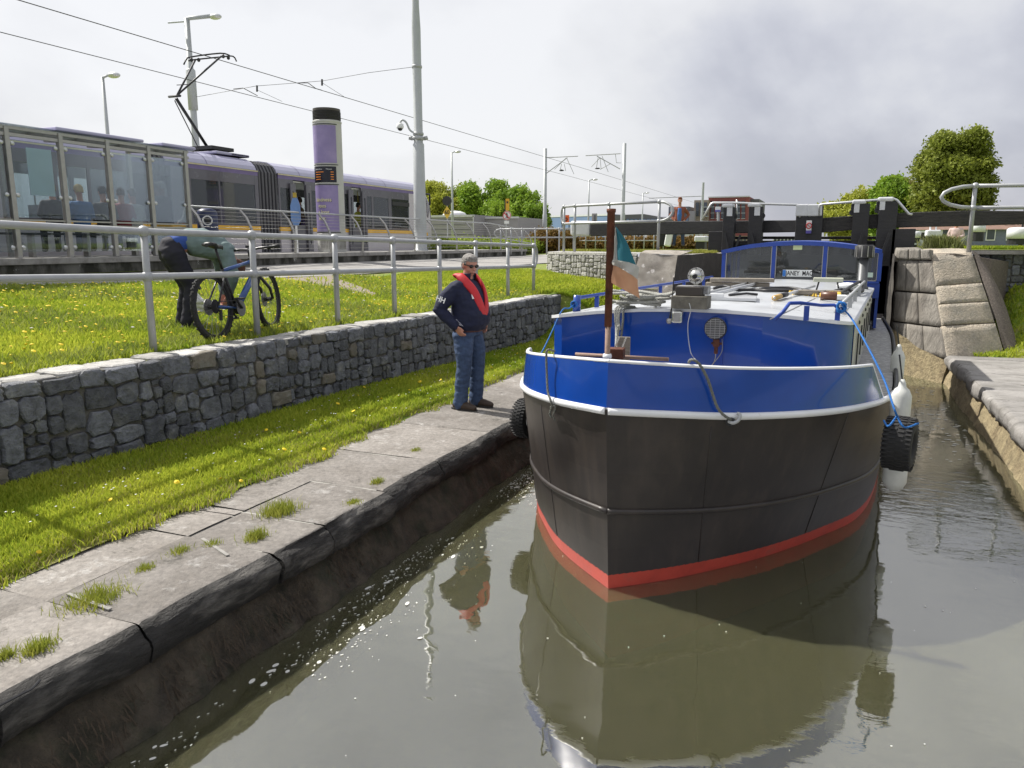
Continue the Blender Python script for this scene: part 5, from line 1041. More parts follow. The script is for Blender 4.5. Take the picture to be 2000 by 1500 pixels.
# --- the tram
TX=-16.4; yt=lambda px,py=400: float(aX(px,py,TX)[1])
M['lav']=mat('lavender_silver_body',(.42,.40,.50),.3,.1,.04,2,coat=.3); M['lavroof']=mat('lavender_roof',(.43,.42,.56),.32,.05,.05,1.5,coat=.3); M['tgrey']=mat('tram_pearl_grey',(.56,.53,.55),.35,.05,.04,2)
M['tdark']=mat('tram_window_band',(.125,.12,.14),.25,0,.1,3,coat=.3); M['tstripe']=mat('tram_yellow_line',(.62,.58,.33),.5); M['tpurp']=mat('tram_purple_band',(.17,.13,.28),.35); M['torange']=mat('tram_orange_band',(.85,.48,.04),.45); M['bell']=mat('grey_bellows',(.10,.10,.11),.7)
tram=thing('tram','long articulated lavender tram stopped at the platform with open doors','tram',(-17.6,18,1.9))
W2=1.18; TC=TX-W2 # centre line x
prof=[(0.0,2.92),(0.0,4.30),(-.02,4.44),(-.04,4.56),(-.10,4.70),(-.22,4.82),(-.42,4.92),(-.75,4.97),(-W2,4.98)]
def section(y0,y1,nm,taper=0):
    # skirt, roof, far side
    for s in (1,):
        mb=MB(); mb.box(TX-.06,TX-.0,y0,y1,1.98,2.79); mb.build('lower_panel',M['tgrey'],tram,bevel=.01)
        mb=MB(); mb.box(TX-.055,TX+.004,y0,y1,2.79,2.91); mb.build('orange_band',M['torange'],tram)
    A=[(TX+a,z) for a,z in prof[2:]]+[(2*TC-(TX+a),z) for a,z in prof[2:-1][::-1]]
    mb=MB(); mb.strip([(x,y0,z) for x,z in A],[(x,y1,z) for x,z in A]); mb.poly([(x,y0,z) for x,z in A][::-1]); mb.poly([(x,y1,z) for x,z in A]); o=mb.build('roof',M['lavroof'],tram)
    mb=MB(); mb.box(TX-.05,TX-.004,y0,y1,4.42,4.58); mb.build('purple_band',M['tpurp'],tram); mb=MB(); mb.box(TX-.04,TX+.006,y0,y1,4.535,4.57); mb.build('yellow_line',M['tstripe'],tram)
    mb=MB(); mb.box(TC-W2,TC-W2+.05,y0,y1,1.98,2.95); mb.build('far_panel',M['tgrey'],tram); mb=MB(); mb.box(TC-W2,TC-W2+.05,y0,y1,4.1,4.44); mb.build('far_header',M['tdark'],tram)
    k=y0
    while k<y1: mb=MB(); mb.box(TC-W2,TC-W2+.05,k,min(k+.14,y1),2.95,4.1); mb.build('far_pillar',M['tdark'],tram); k+=1.7
    mb=MB(); mb.box(TC-W2+.02,TC-W2+.03,y0,y1,2.95,4.1); mb.build('far_glass',M['glass'],tram)
    mb=MB(); mb.box(TC-W2+.05,TX-.06,y0,y1,2.10,2.16); mb.build('floor',mat('tram_floor',(.25,.25,.26),.7),tram); mb=MB(); mb.box(TC-W2+.1,TX-.1,y0,y1,4.36,4.40); mb.build('ceiling',mat('tram_ceiling',(.7,.7,.68),.6),tram)
    k=y0+.6
    while k<y1-.6:
        mb=MB(); mb.box(TX-.55,TX-.15,k,k+.1,2.55,3.25); mb.box(TX-.55,TX-.15,k+.1,k+.5,2.5,2.6); mb.build('seat',mat('seat_red',(.16,.03,.03),.8) if int(k)%3==0 else M['tpurp'],tram); k+=1.15
    k=y0+.9
    while k<y1-.3: MB().cyl((TX-.7,k,2.16),(TX-.7,k,4.36),.018,n=6).build('grab_pole',mat('yellow_pole',(.5,.4,.1),.4),tram); k+=2.3
def windows(spans,y0,y1):
    """spans: (ya,yb,kind) kind w window, d closed door leaf, o open doorway; fills the band between"""
    cur=y0
    for ya,yb,kd in spans+[(y1,y1,'e')]:
        if ya-cur>.01: mb=MB(); mb.box(TX-.05,TX-.002,cur,ya,2.91,4.42); mb.build('pillar',M['tdark'] if ya-cur<.6 else M['tgrey'],tram,bevel=.008)
        if kd=='w':
            mb=MB(); mb.box(TX-.03,TX-.02,ya,yb,2.95,4.14); mb.build('window_glass',M['jetglass'],tram)
            mb=MB(); mb.box(TX-.05,TX-.004,ya,yb,4.14,4.42); mb.build('window_header',M['tdark'],tram); mb=MB(); mb.box(TX-.05,TX-.004,ya,yb,2.91,2.95); mb.build('window_sill',M['tdark'],tram)
        cur=yb
def door(ya,yb,leaves=True):
    # opening with leaves slid aside outside the body
    w=(yb-ya)
    if leaves:
        for a,b in ((ya-w*.42,ya+.02),(yb-.02,yb+w*.42)):
            t_=MB(); x0,x1=TX+.03,TX+.07
            t_.box(x0,x1,a,b,2.12,2.35); t_.box(x0,x1,a,b,4.05,4.30); t_.box(x0,x1,a,a+.1,2.35,4.05); t_.box(x0,x1,b-.1,b,2.35,4.05); d_=t_.build('door_leaf',M['tdark'],tram)
            mb=MB(); mb.box(x0+.01,x0+.02,a+.1,b-.1,2.35,4.05); mb.build('door_glass',M['jetglass'],d_)
ends=[(-9.0,yt(298)),(yt(330),yt(507)),(yt(546),yt(822,430))]
(a0,b0),(a1,b1),(a2,b2)=ends
for i,(a,b) in enumerate(ends): section(a,b,i)
for a,b in ((b0,a1),(b1,a2)):
    k=0; n_=max(6,int((b-a)/.075))
    for j in range(n_):
        y0_,y1_=lerp(a,b,j/n_),lerp(a,b,(j+1)/n_); ins=.05 if j%2 else .11; mb=MB(); A=[(TX-ins,2.0),(TX-ins,4.55),(TX-ins-.12,4.78),(TX-ins-.4,4.90),(TC,4.93),(TC-W2+ins,4.5),(TC-W2+ins,2.0)]; mb.prism([(x,y0_,z) for x,z in A],(0,y1_-y0_,0)); mb.build('bellows_fold',M['bell'],tram)
windows([(yt(20),yt(108),'w'),(yt(118),yt(176),'w'),(yt(182),yt(215),'w'),(yt(222),yt(292),'w')],a0,b0)
windows([(yt(338),yt(370),'w'),(yt(376),yt(430),'w'),(yt(433),yt(500),'w')],a1,b1)
windows([(yt(549),yt(574),'w'),(yt(575),yt(597),'o'),(yt(598),yt(628),'w'),(yt(632),yt(672),'w'),(yt(674),yt(686),'w'),(yt(687),yt(706),'o'),(yt(707),yt(726),'w'),(yt(730),yt(759),'w'),(yt(765),yt(799),'w')],a2,b2)
for pa,pb in ((575,597),(687,706)):
    ya,yb=yt(pa),yt(pb); mb=MB(); mb.box(TX-.065,TX+.008,ya,yb,2.12,2.96); mb.build('door_void',M['tdark'],tram); door(ya,yb)
mb=MB(); mb.box(TX+.007,TX+.012,yt(766),yt(799),3.88,4.04); mb.build('tilt_window',M['black'],tram)
# roof equipment
for y,l in ((yt(150),2.5),(yt(350),1.2),(yt(452),1.4),(yt(480),.8)): mb=MB(); mb.box(TC-.7,TC+.75,y,y+l,4.98,5.06); mb.build('roof_box',M['lavroof'],tram,bevel=.03)
for px in (412,590,652,720,756): y=yt(px); mb=MB(); A=[(TX+a+.004,z+.004) for a,z in prof[2:]]; mb.strip([(x,y,z) for x,z in A],[(x,y+.025,z) for x,z in A]); mb.build('roof_joint',M['tpurp'],tram)
# nose
mb=MB(); V=[]; secs=[(0,0,1.95,4.98,0),(.6,.03,1.97,4.90,0),(1.1,.14,2.0,4.55,0),(1.5,.3,2.05,3.9,0),(1.85,.5,2.1,3.1,0),(2.0,.62,2.15,2.7,0)]
ring=[]
for dy,ins,zlo,zhi,_ in secs:
    A=[(TX-ins,zlo),(TX-ins,lerp(zlo,zhi,.5)),(TX-ins-.03,lerp(zlo,zhi,.82)),(TX-ins-.2,lerp(zlo,zhi,.96)),(TC,zhi),(TC-W2+ins+.2,lerp(zlo,zhi,.96)),(TC-W2+ins,lerp(zlo,zhi,.5)),(TC-W2+ins,zlo)]; ring.append([Vector((x,b2+dy,z)) for x,z in A])
for a,b in zip(ring,ring[1:]): mb.strip(a,b)
mb.poly(ring[-1]); mb.build('nose',M['tgrey'],tram,smooth=False)
mb=MB(); mb.add([ring[1][1]+Vector((.012,0,.1)),ring[3][1]+Vector((.012,0,.3)),ring[2][2]+Vector((.012,0,-.05)),ring[1][2]+Vector((.012,0,-.05))],[(0,1,2,3)]); mb.build('nose_window',M['tdark'],tram)
mb=MB(); mb.box(TX-.02,TX+.03,b2+.15,b2+.55,2.72,2.86); mb.build('indicator_light',M['torange'],tram)
MB().tube([ring[0][2]+Vector((.02,0,.05)),ring[1][2]+Vector((.12,.1,.1)),ring[1][2]+Vector((.13,.1,-.35))],.04,6).build('mirror_arm',M['dark'],tram,smooth=True)
for y in (yt(395),yt(760)):
    for d in (0,1.6): mb=MB(); mb.lathe((TX-.35,y+d,2.02),[(.28,0),(.28,.1)],18,'X'); mb.build('wheel',M['dark'],tram)
# pantograph
pg=MB(); Pn=lambda x,y,d=0: Vector(aX(x,y,-17.6+d))
def part(nm,pts,r,n_=8): MB().tube(pts,r,n_).build(nm,M['dark'],tram,smooth=True)
part('pantograph_lower_arm',[Pn(408,292),Pn(344,192)],.045); part('pantograph_push_rod',[Pn(388,290,.2),Pn(341,196,.2)],.015)
for d in (-.35,.35): part('pantograph_upper_arm',[Pn(346,186,d*.3),Pn(432,110,d) if d>0 else Pn(382,116,d)],.028)
part('pantograph_knee',[Pn(330,189,-.3),Pn(352,187,.3)],.035)
part('pantograph_cross_tie',[Pn(345,166,-.1),Pn(368,165,.1)],.012)
part('contact_strip',interp([Pn(359,126,-.1),Pn(364,116,-.1),Pn(374,111,-.1),Pn(430,104,.1),Pn(448,108,.1)],3),.022); part('contact_strip',interp([Pn(369,119,-.1),Pn(376,117),Pn(434,111,.1),Pn(455,110,.1),Pn(462,120,.1)],3),.022)
for x,y in ((374,117),(388,117),(436,110),(446,113)): MB().sph(Pn(x,y),(.05,.05,.06),8,6).build('strip_spring',M['dark'],tram,smooth=True)
mb=MB(); mb.bx(Pn(408,292),(1.1,.9,.10)); mb.build('pantograph_base',M['dark'],tram)
# wires
def wire(nm,pts,label,r=.009): mb=MB(); mb.tube(pts,r,5); o=mb.build(nm,M['dark'],None,org=tuple(pts[0])); return tag(o,label,'overhead wire')
wire('overhead_wire',[Vector((-17.6,y,7.86)) for y in (-6,12,30,48,61.5)]+[Vector((-17.6,110,7.7)),Vector((-17.6,200,7.6))],'upper of the two contact wires, running over the tram roof',.012)
wire('overhead_wire',[Vector((-21,y,7.95)) for y in (-6,12,30,48,61.5)]+[Vector((-21,110,7.7)),Vector((-21,200,7.6))],'lower of the two contact wires, crossing behind the information column',.012)
tv=thing('span_wire','thin span wire with insulators slung between the two tall poles','overhead wire',(-13.9,24.9,8.4)); q=lambda x,y: Vector(aX(x,y,-18+4*(x-480)/350*1.0))
P=[Vector((-22.5,23.3,7.75)),Vector(aX(500,168,-19.5)),Vector(aX(630,158,-17.3)),Vector(aX(720,142,-15.4)),Vector((-14.05,24.9,8.45))]; MB().tube(P,.008,5).build('cable',M['dark'],tv)
for x,y,X in ((502,173,-21),(629,161,-17.6)):
    MB().cyl(aX(x,y-6,X),aX(x,y+6,X),.035).build('insulator',M['dark'],tv)
for pts,X in ((((582,162),(602,162),(617,173),(628,176)),-17.6),(((456,174),(475,172),(492,181),(503,187)),-21),(((630,162),(672,189)),-17.6),(((503,176),(551,198)),-21)): MB().tube([Vector(aX(x,y,X)) for x,y in pts],.014 if len(pts)>2 else .007,5).build('registration_arm',M['dark'],tv)
def lamp_pole(p,h,r,label,head,arm=.6,name='street_lamp',back=0,m='pole'):
    p=Vector(p); t=thing(name,label,'street lamp',p); mb=MB(); mb.lathe(p,[(r,0),(r*.9,h*.45),(r*.75,h*.55),(r*.6,h)],14); mb.build('column',M[m],t,smooth=True); d=u*head
    if arm: MB().tube([p+Vector((0,0,h-.05)),p+Vector((0,0,h))+d*.06,p+Vector((0,0,h+.08))+d*arm],r*.45,8).build('arm',M[m],t,smooth=True)
    mb=MB(); mb.sph(p+Vector((0,0,h+.06))+d*(arm+.15),(.26,.17,.10),12,7); mb.build('lantern',M['alu'],t,smooth=True); return t
p=Vector(aX(383,290,-22.5)); p.z=1.9; t=lamp_pole(p,8.6,.16,'tall grey pole with a flat lamp head rising behind the pantograph',1,.9); MB().tube([p+Vector((0,0,8.5)),p+Vector((0,0,8.45))-u*.7],.03,6).build('rear_arm',M['pole'],t); mb=MB(); mb.lathe(p,[(.17,5.4),(.17,6.8),(.13,6.85)],14); mb.build('sleeve',M['pole'],t,smooth=True)
p=Vector(aX(211,270,-24)); p.z=1.9; lamp_pole(p,6.2,.09,'single street lamp standing behind the tram above the shelter roof',1,.25)
p=Vector(aY(884,440,52)); p.z=1.9; lamp_pole(p,7.0,.10,'street lamp in front of the grey building left of the no walking sign',1,.3)
p=Vector(aY(1149,440,70)); p.z=1.9; lamp_pole(p,6.2,.10,'street lamp between the two catenary masts',1,.4)
p=Vector(aY(1254,440,100)); p.z=1.9; lamp_pole(p,6.8,.12,'small distant street lamp right of the catenary masts',1,.4)
# catenary masts
for px,X,arms,lab in ((1064,-22.6,[((1066,308),(1129,305)),((1068,338),(1108,308)),((1066,308),(1068,330)),((1107,309),(1121,340)),((1083,331),(1105,309)),((1094,330),(1102,333)),((1097,320),(1094,332)),((1102,320),(1105,334))],'left catenary mast with its bracket arm beyond the tram'),(1216,-16,[((1212,300),(1144,304)),((1211,330),(1166,305)),((1202,300),(1204,318)),((1204,318),(1213,318)),((1155,326),(1172,308)),((1176,305),(1188,336)),((1168,308),(1165,328)),((1172,308),(1174,330)),((1172,331),(1192,320))],'right catenary mast with its bracket arm beyond the tram')):
    Y=61.5; p=Vector(aY(px,440,Y)); p.z=1.9; t=thing('catenary_mast',lab,'mast',p,'catenary masts'); top=aY(px,(290 if px<1100 else 280),Y); h=top[2]-1.9; MB().lathe(p,[(.20,0),(.19,2.8),(.15,2.9),(.14,h)],12).build('mast',M['pole'],t,smooth=True)
    for (a,b) in arms: MB().tube([aY(*a,Y),aY(*b,Y)],.035 if abs(a[0]-b[0])>30 else .022,6).build('bracket_arm',M['galv'],t)
    c=(1097,333) if px<1100 else (1167,329); MB().sph(aY(*c,Y),(.22,.1,.06),8,5).build('insulator',M['dark'],t)
p=Vector(aY(1370,440,120)); p.z=1.9; t=thing('catenary_mast','far catenary mast with a long level arm above the man in the red jacket','mast',p,'catenary masts'); MB().lathe(p,[(.2,0),(.18,9.4)],10).build('mast',M['pole'],t); MB().tube([aY(1370,383,120),aY(1268,387,120)],.06,6).build('bracket_arm',M['galv'],t)
# ================================================================ LOCK GATE
M['gateblk']=mat('tarred_black_timber',(.028,.027,.030),.55,0,.25,3,.7,10,stretch=(1,9,9),bdist=.012); M['gategrey']=mat('weathered_black_timber',(.075,.07,.068),.8,0,.35,3,1,9,stretch=(1.2,14,14),bdist=.02,col2=(.03,.029,.03),c2pos=(.4,.6),c2scale=3)
M['gatelight']=mat('white_capped_paint',(.66,.67,.70),.5,0,.08,8)
G=lambda x,y,Y=17.3: Vector(aY(x,y,Y))
gl=thing('lock_gate_leaf','left lock gate leaf with a smooth black balance beam ending in white','lock gate',(-2.3,17.3,2.2))
def beam(par,p0,p1,z0a,z1a,z0b,z1b,th,name,m,bev=.015,seg=1):
    d=Vector((p1[0]-p0[0],p1[1]-p0[1],0)).normalized(); nrm=Vector((-d.y,d.x,0))*th; a0=Vector((*p0,z0a));a1=Vector((*p0,z1a));b0_=Vector((*p1,z0b));b1_=Vector((*p1,z1b))
    mb=MB(); mb.prism([a0,b0_,b1_,a1],nrm); return mb.build(name,m,par,bevel=bev)
bz=lambda x,y,Y=17.3: G(x,y,Y).z
beam(gl,(G(1153,440,18.15).x,18.15),(G(1566,440).x,17.25),G(1153,461,18.15).z,G(1153,433,18.15).z,bz(1566,453),bz(1566,430),.24,'balance_beam',M['gateblk'])
beam(gl,(G(1113,440,18.25).x,18.25),(G(1151,440,18.16).x,18.16),G(1113,460,18.25).z,G(1113,431,18.25).z,G(1151,462,18.16).z,G(1151,431,18.16).z,.26,'white_beam_end',M['gatelight'],.05)
gr=thing('lock_gate_leaf','right lock gate leaf with a rough weathered black balance beam','lock gate',(1.2,17.3,2.2))
ptsb=[(1584,17.25,456,427),(1700,17.15,446,419),(1800,17.1,443,414),(1900,17.05,441,411),(2010,17.0,437,412),(2160,16.9,435,411)]
mb=MB(); 
for (xa,Ya,yb_,yt_),(xb,Yb,yb2,yt2) in zip(ptsb,ptsb[1:]):
    a0=G(xa,yb_,Ya);a1=G(xa,yt_,Ya);b0_=G(xb,yb2,Yb);b1_=G(xb,yt2,Yb); n0=Vector((0,.28,0)); mb.add([a0,b0_,b1_,a1,a0+n0,b0_+n0,b1_+n0,a1+n0],[(0,1,2,3),(5,4,7,6),(3,2,6,7),(1,0,4,5)])
mb.poly([G(1584,456,17.25),G(1584,427,17.25),G(1584,427,17.25)+Vector((0,.28,0)),G(1584,456,17.25)+Vector((0,.28,0))]); mb.build('balance_beam',M['gategrey'],gr,bevel=.012)
def post(par,x0,x1,y0,y1,nm,m,Y=17.25,d=.2,bev=.01): 
    a=G(x0,y1,Y);b=G(x1,y0,Y); mb=MB(); mb.box(a.x,b.x,Y,Y+d,min(a.z,b.z),max(a.z,b.z)); return mb.build(nm,m,par,bevel=bev)
post(gl,1384,1409,640,452,'heel_post',M['gateblk'],17.22,.34); post(gr,1743,1771,640,447,'heel_post',M['gateblk'],17.0,.36)
for par,a,b,c,Y in ((gl,1413,1430,400,17.1),(gl,1463,1484,399,17.1),(gr,1668,1690,393,17.0),(gr,1718,1744,388,17.0)):
    post(par,a,b,520,c+5,'paddle_post',M['gateblk'],Y,.30); post(par,a-3,b+2,c+5,c-3,'white_post_cap',M['gatelight'],Y-.03,.34,.03)
    s=1 if par is gl else -1; lx=(b-10,b+0) if par is gl else (a+1,a+10); pl_=post(par,lx[0],lx[1],c+22,c+5,'number_plate',M['gatelight'],Y-.012,.01,.002)
    mb=MB(); q_=G(b+4 if par is gl else a-3,c+22,Y); mb.lathe((q_.x,Y+.05,q_.z),[(.06,0),(.06,.1)],12,'Y'); mb.build('paddle_gear',M['dark'],par); q_=G((b+3) if par is gl else (a-2),c+13,Y); mb=MB(); mb.bx((q_.x,Y+.1,q_.z),(.07,.12,.16)); mb.build('ratchet_case',M['dark'],par,bevel=.01)
    mb=MB(); a_=G((a+b)/2,455,Y-.1); mb.bar(a_+Vector((-.06*s,-.02,0)),a_+Vector((.08*s,-.02,-.55)),.09,.05); mb.build('paddle_strut',M['dark'],par)
for par,a,b in ((gl,1556,1577),(gr,1579,1604)):
    post(par,a,b,470,402,'mitre_post',M['gateblk'],17.12,.22); post(par,a-1,b+1,422,399,'white_post_cap',M['gatelight'],17.09,.26,.02)
sg=thing('warning_sign','small round prohibition notice fixed where the two gate beams meet','sign',G(1580,440,17.0)); a=G(1574,453,17.06);b=G(1586,431,17.06); mb=MB(); mb.box(a.x,b.x,17.04,17.06,a.z,b.z); mb.build('board',M['white'],sg,bevel=.005)
c=G(1580,441,17.03); mb=MB(); mb.tube([c+Vector((.05*math.cos(t),0,.055*math.sin(t))) for t in np.linspace(0,6.283,20)[:-1]],.009,6,closed=True); mb.bar(c+Vector((-.035,0,.035)),c+Vector((.035,0,-.035)),.012,.01); mb.build('red_ring',mat('sign_red',(.5,.03,.03),.5),sg); mb=MB(); mb.box(a.x,b.x,17.03,17.038,a.z-.03,a.z+.03); mb.build('blue_foot',mat('sign_blue',(.1,.08,.35),.5),sg)
p=G(1403,402,17.0); sb=thing('lock_notice','small white and blue notice on a short stand beside the left paddle post','sign',p); mb=MB(); a=G(1397,414,17.02);b=G(1408,404,17.02); mb.box(a.x,b.x,17,17.02,a.z,b.z); mb.build('notice',M['white'],sb,bevel=.004); mb=MB(); mb.box(a.x,b.x,16.99,16.998,a.z-.0,a.z+.04); mb.build('blue_strip',mat('sign_blue2',(.12,.12,.4),.5),sb); MB().cyl(G(1403,414,17.05),G(1403,431,17.05),.03).build('stand',M['galv'],sb)
# gate walkway timbers and hand rails
for par,x0,x1 in ((gl,1390,1575),(gr,1580,1760)):
    for (ya,yb_,Y,d,m_) in ((470,479,17.45,.30,'gateblk'),(462,467,17.6,.12,'gategrey')): post(par,x0,x1,yb_,ya,'cross_timber',M[m_],Y,d)
    for k in range(7): xx=lerp(x0+6,x1-14,k/6); post(par,xx,xx+22,760,478,'gate_plank',M['gateblk'],17.5,.09,.004)
def hr(par,P,r=.024): MB().tube(interp(P,1),r,8).build('hand_rail',M['alu'],par,smooth=True)
hr(gl,[G(1371,430,17.1),G(1389,398,17.1),G(1393,396,17.1),G(1430,396,17.1),G(1484,398,17.1),G(1558,400,17.12),G(1562,403,17.12),G(1562,425,17.12)])
hr(gr,[G(1600,422,17.1),G(1600,402,17.1),G(1604,399,17.1),G(1680,393,17.0),G(1745,388,17.0),G(1752,391,17.0),G(1775,418,17.0),G(1782,419,17.0)])
hr(gl,[G(1439,430,18.2),G(1439,390,18.2)],.015)
for k,(px,py) in enumerate(((1442,470),(1470,474))): mb=MB(); p=G(px,py,17.1); mb.bx(p,(.04,.05,.25),0,.3); mb.build('rod_bracket',M['dark'],gl)
# ================================================================ PEOPLE
def caps(mb,pts,rad,n=14,flat=1.0,fr=None):
    P=[Vector(p) for p in pts]; r=list(rad); d0=(P[0]-P[1]).normalized(); d1=(P[-1]-P[-2]).normalized()
    A=[P[0]+d0*r[0]*.95,P[0]+d0*r[0]*.7]+P+[P[-1]+d1*r[-1]*.7,P[-1]+d1*r[-1]*.95]; rr=[r[0]*.25,r[0]*.72]+r+[r[-1]*.72,r[-1]*.25]
    mb.tube(A,rr,n,flat=flat)
def loft(mb,rings,n=20):
    V=[]
    for c,rx,ry,*t in rings:
        c=Vector(c); ax=Vector(t[0]).normalized() if t else Vector((0,0,1)); fx=Vector((1,0,0)) if abs(ax.x)<.6 else Vector((0,0,-1)); fx=(fx-ax*fx.dot(ax)).normalized(); fy=ax.cross(fx)
        for k in range(n):
            a=2*math.pi*k/n; ca,sa=math.cos(a),math.sin(a); e=.85; V.append(c+fx*rx*math.copysign(abs(ca)**e,ca)+fy*ry*math.copysign(abs(sa)**e,sa))
    m_=len(rings); F=[(i*n+k,i*n+(k+1)%n,(i+1)*n+(k+1)%n,(i+1)*n+k) for i in range(m_-1) for k in range(n)]+[tuple(range(n))[::-1],tuple((m_-1)*n+k for k in range(n))]; mb.add(V,F)
def fuse(mb,name,m,parent,vox=.012,sm=3,disp=0,dscale=9,seed=0,cut=None):
    me=bpy.data.meshes.new('tmp'); me.from_pydata(mb.v,[],mb.f); o=bpy.data.objects.new('tmp',me); TMP.collection.objects.link(o)
    x=o.modifiers.new('r','REMESH'); x.mode='VOXEL'; x.voxel_size=vox; y=o.modifiers.new('s','SMOOTH'); y.iterations=sm; y.factor=.6
    dg=tmpdg(); m2=bpy.data.meshes.new_from_object(o.evaluated_get(dg)); TMP.collection.objects.unlink(o); JUNK.append(o); m2.name=name
    if disp:
        k=len(m2.vertices); co=np.empty(k*3,np.float32); m2.vertices.foreach_get('co',co); nr=np.empty(k*3,np.float32); m2.vertex_normals.foreach_get('vector',nr); co=co.reshape(-1,3); nr=nr.reshape(-1,3)
        d=np.array([mnoise.noise((c[0]*dscale+seed,c[1]*dscale,c[2]*dscale*1.9))+.5*mnoise.noise((c[0]*dscale*2.1,c[1]*dscale*2.1+seed,c[2]*dscale*4)) for c in co.tolist()],np.float32)*disp
        m2.vertices.foreach_set('co',(co+nr*d[:,None]).ravel()); m2.update()
    m2.materials.clear(); m2.materials.append(m); m2.shade_smooth(); r=bpy.data.objects.new(name,m2); COL.objects.link(r); r.parent=parent; return r
SK=skinm('skin',(.48,.235,.17)); SKP=skinm('ruddy_skin',(.46,.20,.15))
def cloth_m(n_,c,r=.85,b=.35,s=22): return mat(n_,c,r,0,.16,14,b,s,bdist=.006)
NAVY=cloth_m('navy_jacket_cloth',(.012,.016,.045)); JEAN=mat('blue_denim',(.045,.075,.15),.9,0,.2,30,.4,90,col2=(.09,.14,.25),c2pos=(.5,.75),c2scale=3); SHOE=mat('brown_leather',(.05,.032,.022),.6,0,.2,20,.2,50); SOLE=mat('shoe_sole',(.03,.028,.026),.8)
LJ=mat('red_lifejacket',(.55,.022,.03),.55,0,.1,8,.2,20); GREYH=mat('grey_hair',(.25,.235,.22),.8,0,.3,40,.8,160,stretch=(1,1,.4)); 
def head_shape(mb,c,s=1.0,yaw=0,pitch=0):
    Mx=Matrix.Translation(c)@Matrix.Rotation(yaw,4,'Z')@Matrix.Rotation(pitch,4,'Y')@Matrix.Scale(s,4)
    t=MB(); t.sph((-.005,0,.03),(.098,.076,.092),20,14); t.sph((.022,0,-.035),(.070,.058,.075),16,10); t.sph((.045,0,-.085),(.032,.035,.028),12,8)
    t.sph((.092,0,-.012),(.018,.012,.026),10,8); t.sph((.100,0,-.026),(.016,.015,.012),10,8); t.sph((.078,0,.028),(.022,.05,.012),12,6)
    for s_ in (-1,1): t.sph((-.008,.078*s_,-.005),(.018,.010,.030),10,8); t.sph((.05,.038*s_,-.035),(.028,.022,.028),10,8)
    t.sph((.085,0,-.058),(.014,.026,.006),10,6); t.sph((.083,0,-.068),(.013,.022,.007),10,6)
    mb.add([Mx@Vector(v) for v in t.v],t.f); return Mx
def hand_shape(mb,w,d,palm,s=1.0,curl=.5,side=1):
    """wrist w, direction d of the fingers, palm normal"""
    w=Vector(w);d=Vector(d).normalized();p=Vector(palm).normalized();p=(p-d*p.dot(d)).normalized();a=d.cross(p)
    loft_pts=[(w,.026*s),(w+d*.03*s,.030*s),(w+d*.085*s,.033*s)]
    for k in (-1,-.33,.33,1): caps(mb,[w+a*k*.010*s,w+d*.04*s+a*k*.026*s,w+d*.088*s+a*k*.030*s],[.014*s,.014*s,.012*s],8)
    for k,l in zip((-1,-.33,.33,1),(.062,.078,.072,.052) if side>0 else (.052,.072,.078,.062)):
        b=w+d*.09*s+a*k*.030*s; e1=b+(d*math.cos(curl*.6)+p*math.sin(curl*.6))*l*.5*s; e2=e1+(d*math.cos(curl*1.6)+p*math.sin(curl*1.6))*l*.5*s; caps(mb,[b,e1,e2],[.0105*s,.0095*s,.008*s],8)
    th=w+d*.025*s+a*(-side)*.024*s; caps(mb,[th,th+(d*.7+a*(-side)*.7)*.04*s,th+(d*.95+a*(-side)*.35+p*.3)*.07*s],[.013*s,.011*s,.009*s],8)
# --- the man on the quay
mp_=az(917,798,.5); man=thing('person','man in navy jacket, red lifejacket and sunglasses standing on the quay, hand in pocket','person',(mp_[0]-.02,mp_[1]+.02,.50),rz=R(-10))
kw=dict(parent=man)
HD=Vector((.035,0,1.655)); hy,hp=R(-22),R(14)
b=MB(); HM=head_shape(b,HD,1.0,hy,hp); caps(b,[(-.015,0,1.42),(.0,0,1.50),(.02,0,1.60)],[.062,.060,.058])
loft(b,[((.0,0,.86),.12,.16),((.01,0,1.0),.15,.17),((.02,0,1.15),.15,.17),((.0,0,1.32),.13,.18),((-.01,0,1.43),.08,.17)])
for s in (-1,1):
    hip=Vector((-.005,.095*s,.88)); kn_=Vector((.02+.02*(s>0),.12*s,.48)); an=Vector((-.03+.05*(s>0),.125*s,.09)); caps(b,[hip,kn_,an],[.09,.055,.042]); caps(b,[an+Vector((0,0,-.04)),an+Vector((.15,.01*s,-.055))],[.035,.03])
    sh_=Vector((-.015,.195*s,1.40)); el=Vector((-.185,.315*s,1.165)); wr=Vector((.015,.255*s,.985)); caps(b,[sh_,el,wr],[.055,.043,.03]); hand_shape(b,wr,Vector((.35,-.12*s,-.55)),Vector((.3,-s,0)),1.0,.6,s)
fuse(b,'body',SK,man,.009,2)
j=MB(); loft(j,[((.0,0,.915),.145,.18),((.01,0,.93),.172,.205),((.035,0,1.0),.200,.22),((.045,0,1.10),.210,.225),((.03,0,1.22),.195,.225),((.01,0,1.34),.168,.230),((-.005,0,1.42),.125,.205),((-.01,0,1.475),.085,.13),((-.01,0,1.50),.07,.085)],24)
for s in (-1,1):
    sh_=Vector((-.015,.185*s,1.405)); el=Vector((-.165,.315*s,1.165)); wr=Vector((.005,.262*s,1.00)); caps(j,[sh_,sh_.lerp(el,.5)+Vector((-.015,.015*s,.0)),el,el.lerp(wr,.5),wr],[.094,.092,.080,.070,.056])
fuse(j,'jacket',NAVY,man,.010,2,.009,9)
b=MB(); loft(b,[((.005,0,.865),.13,.165),((.005,0,.95),.14,.175)])
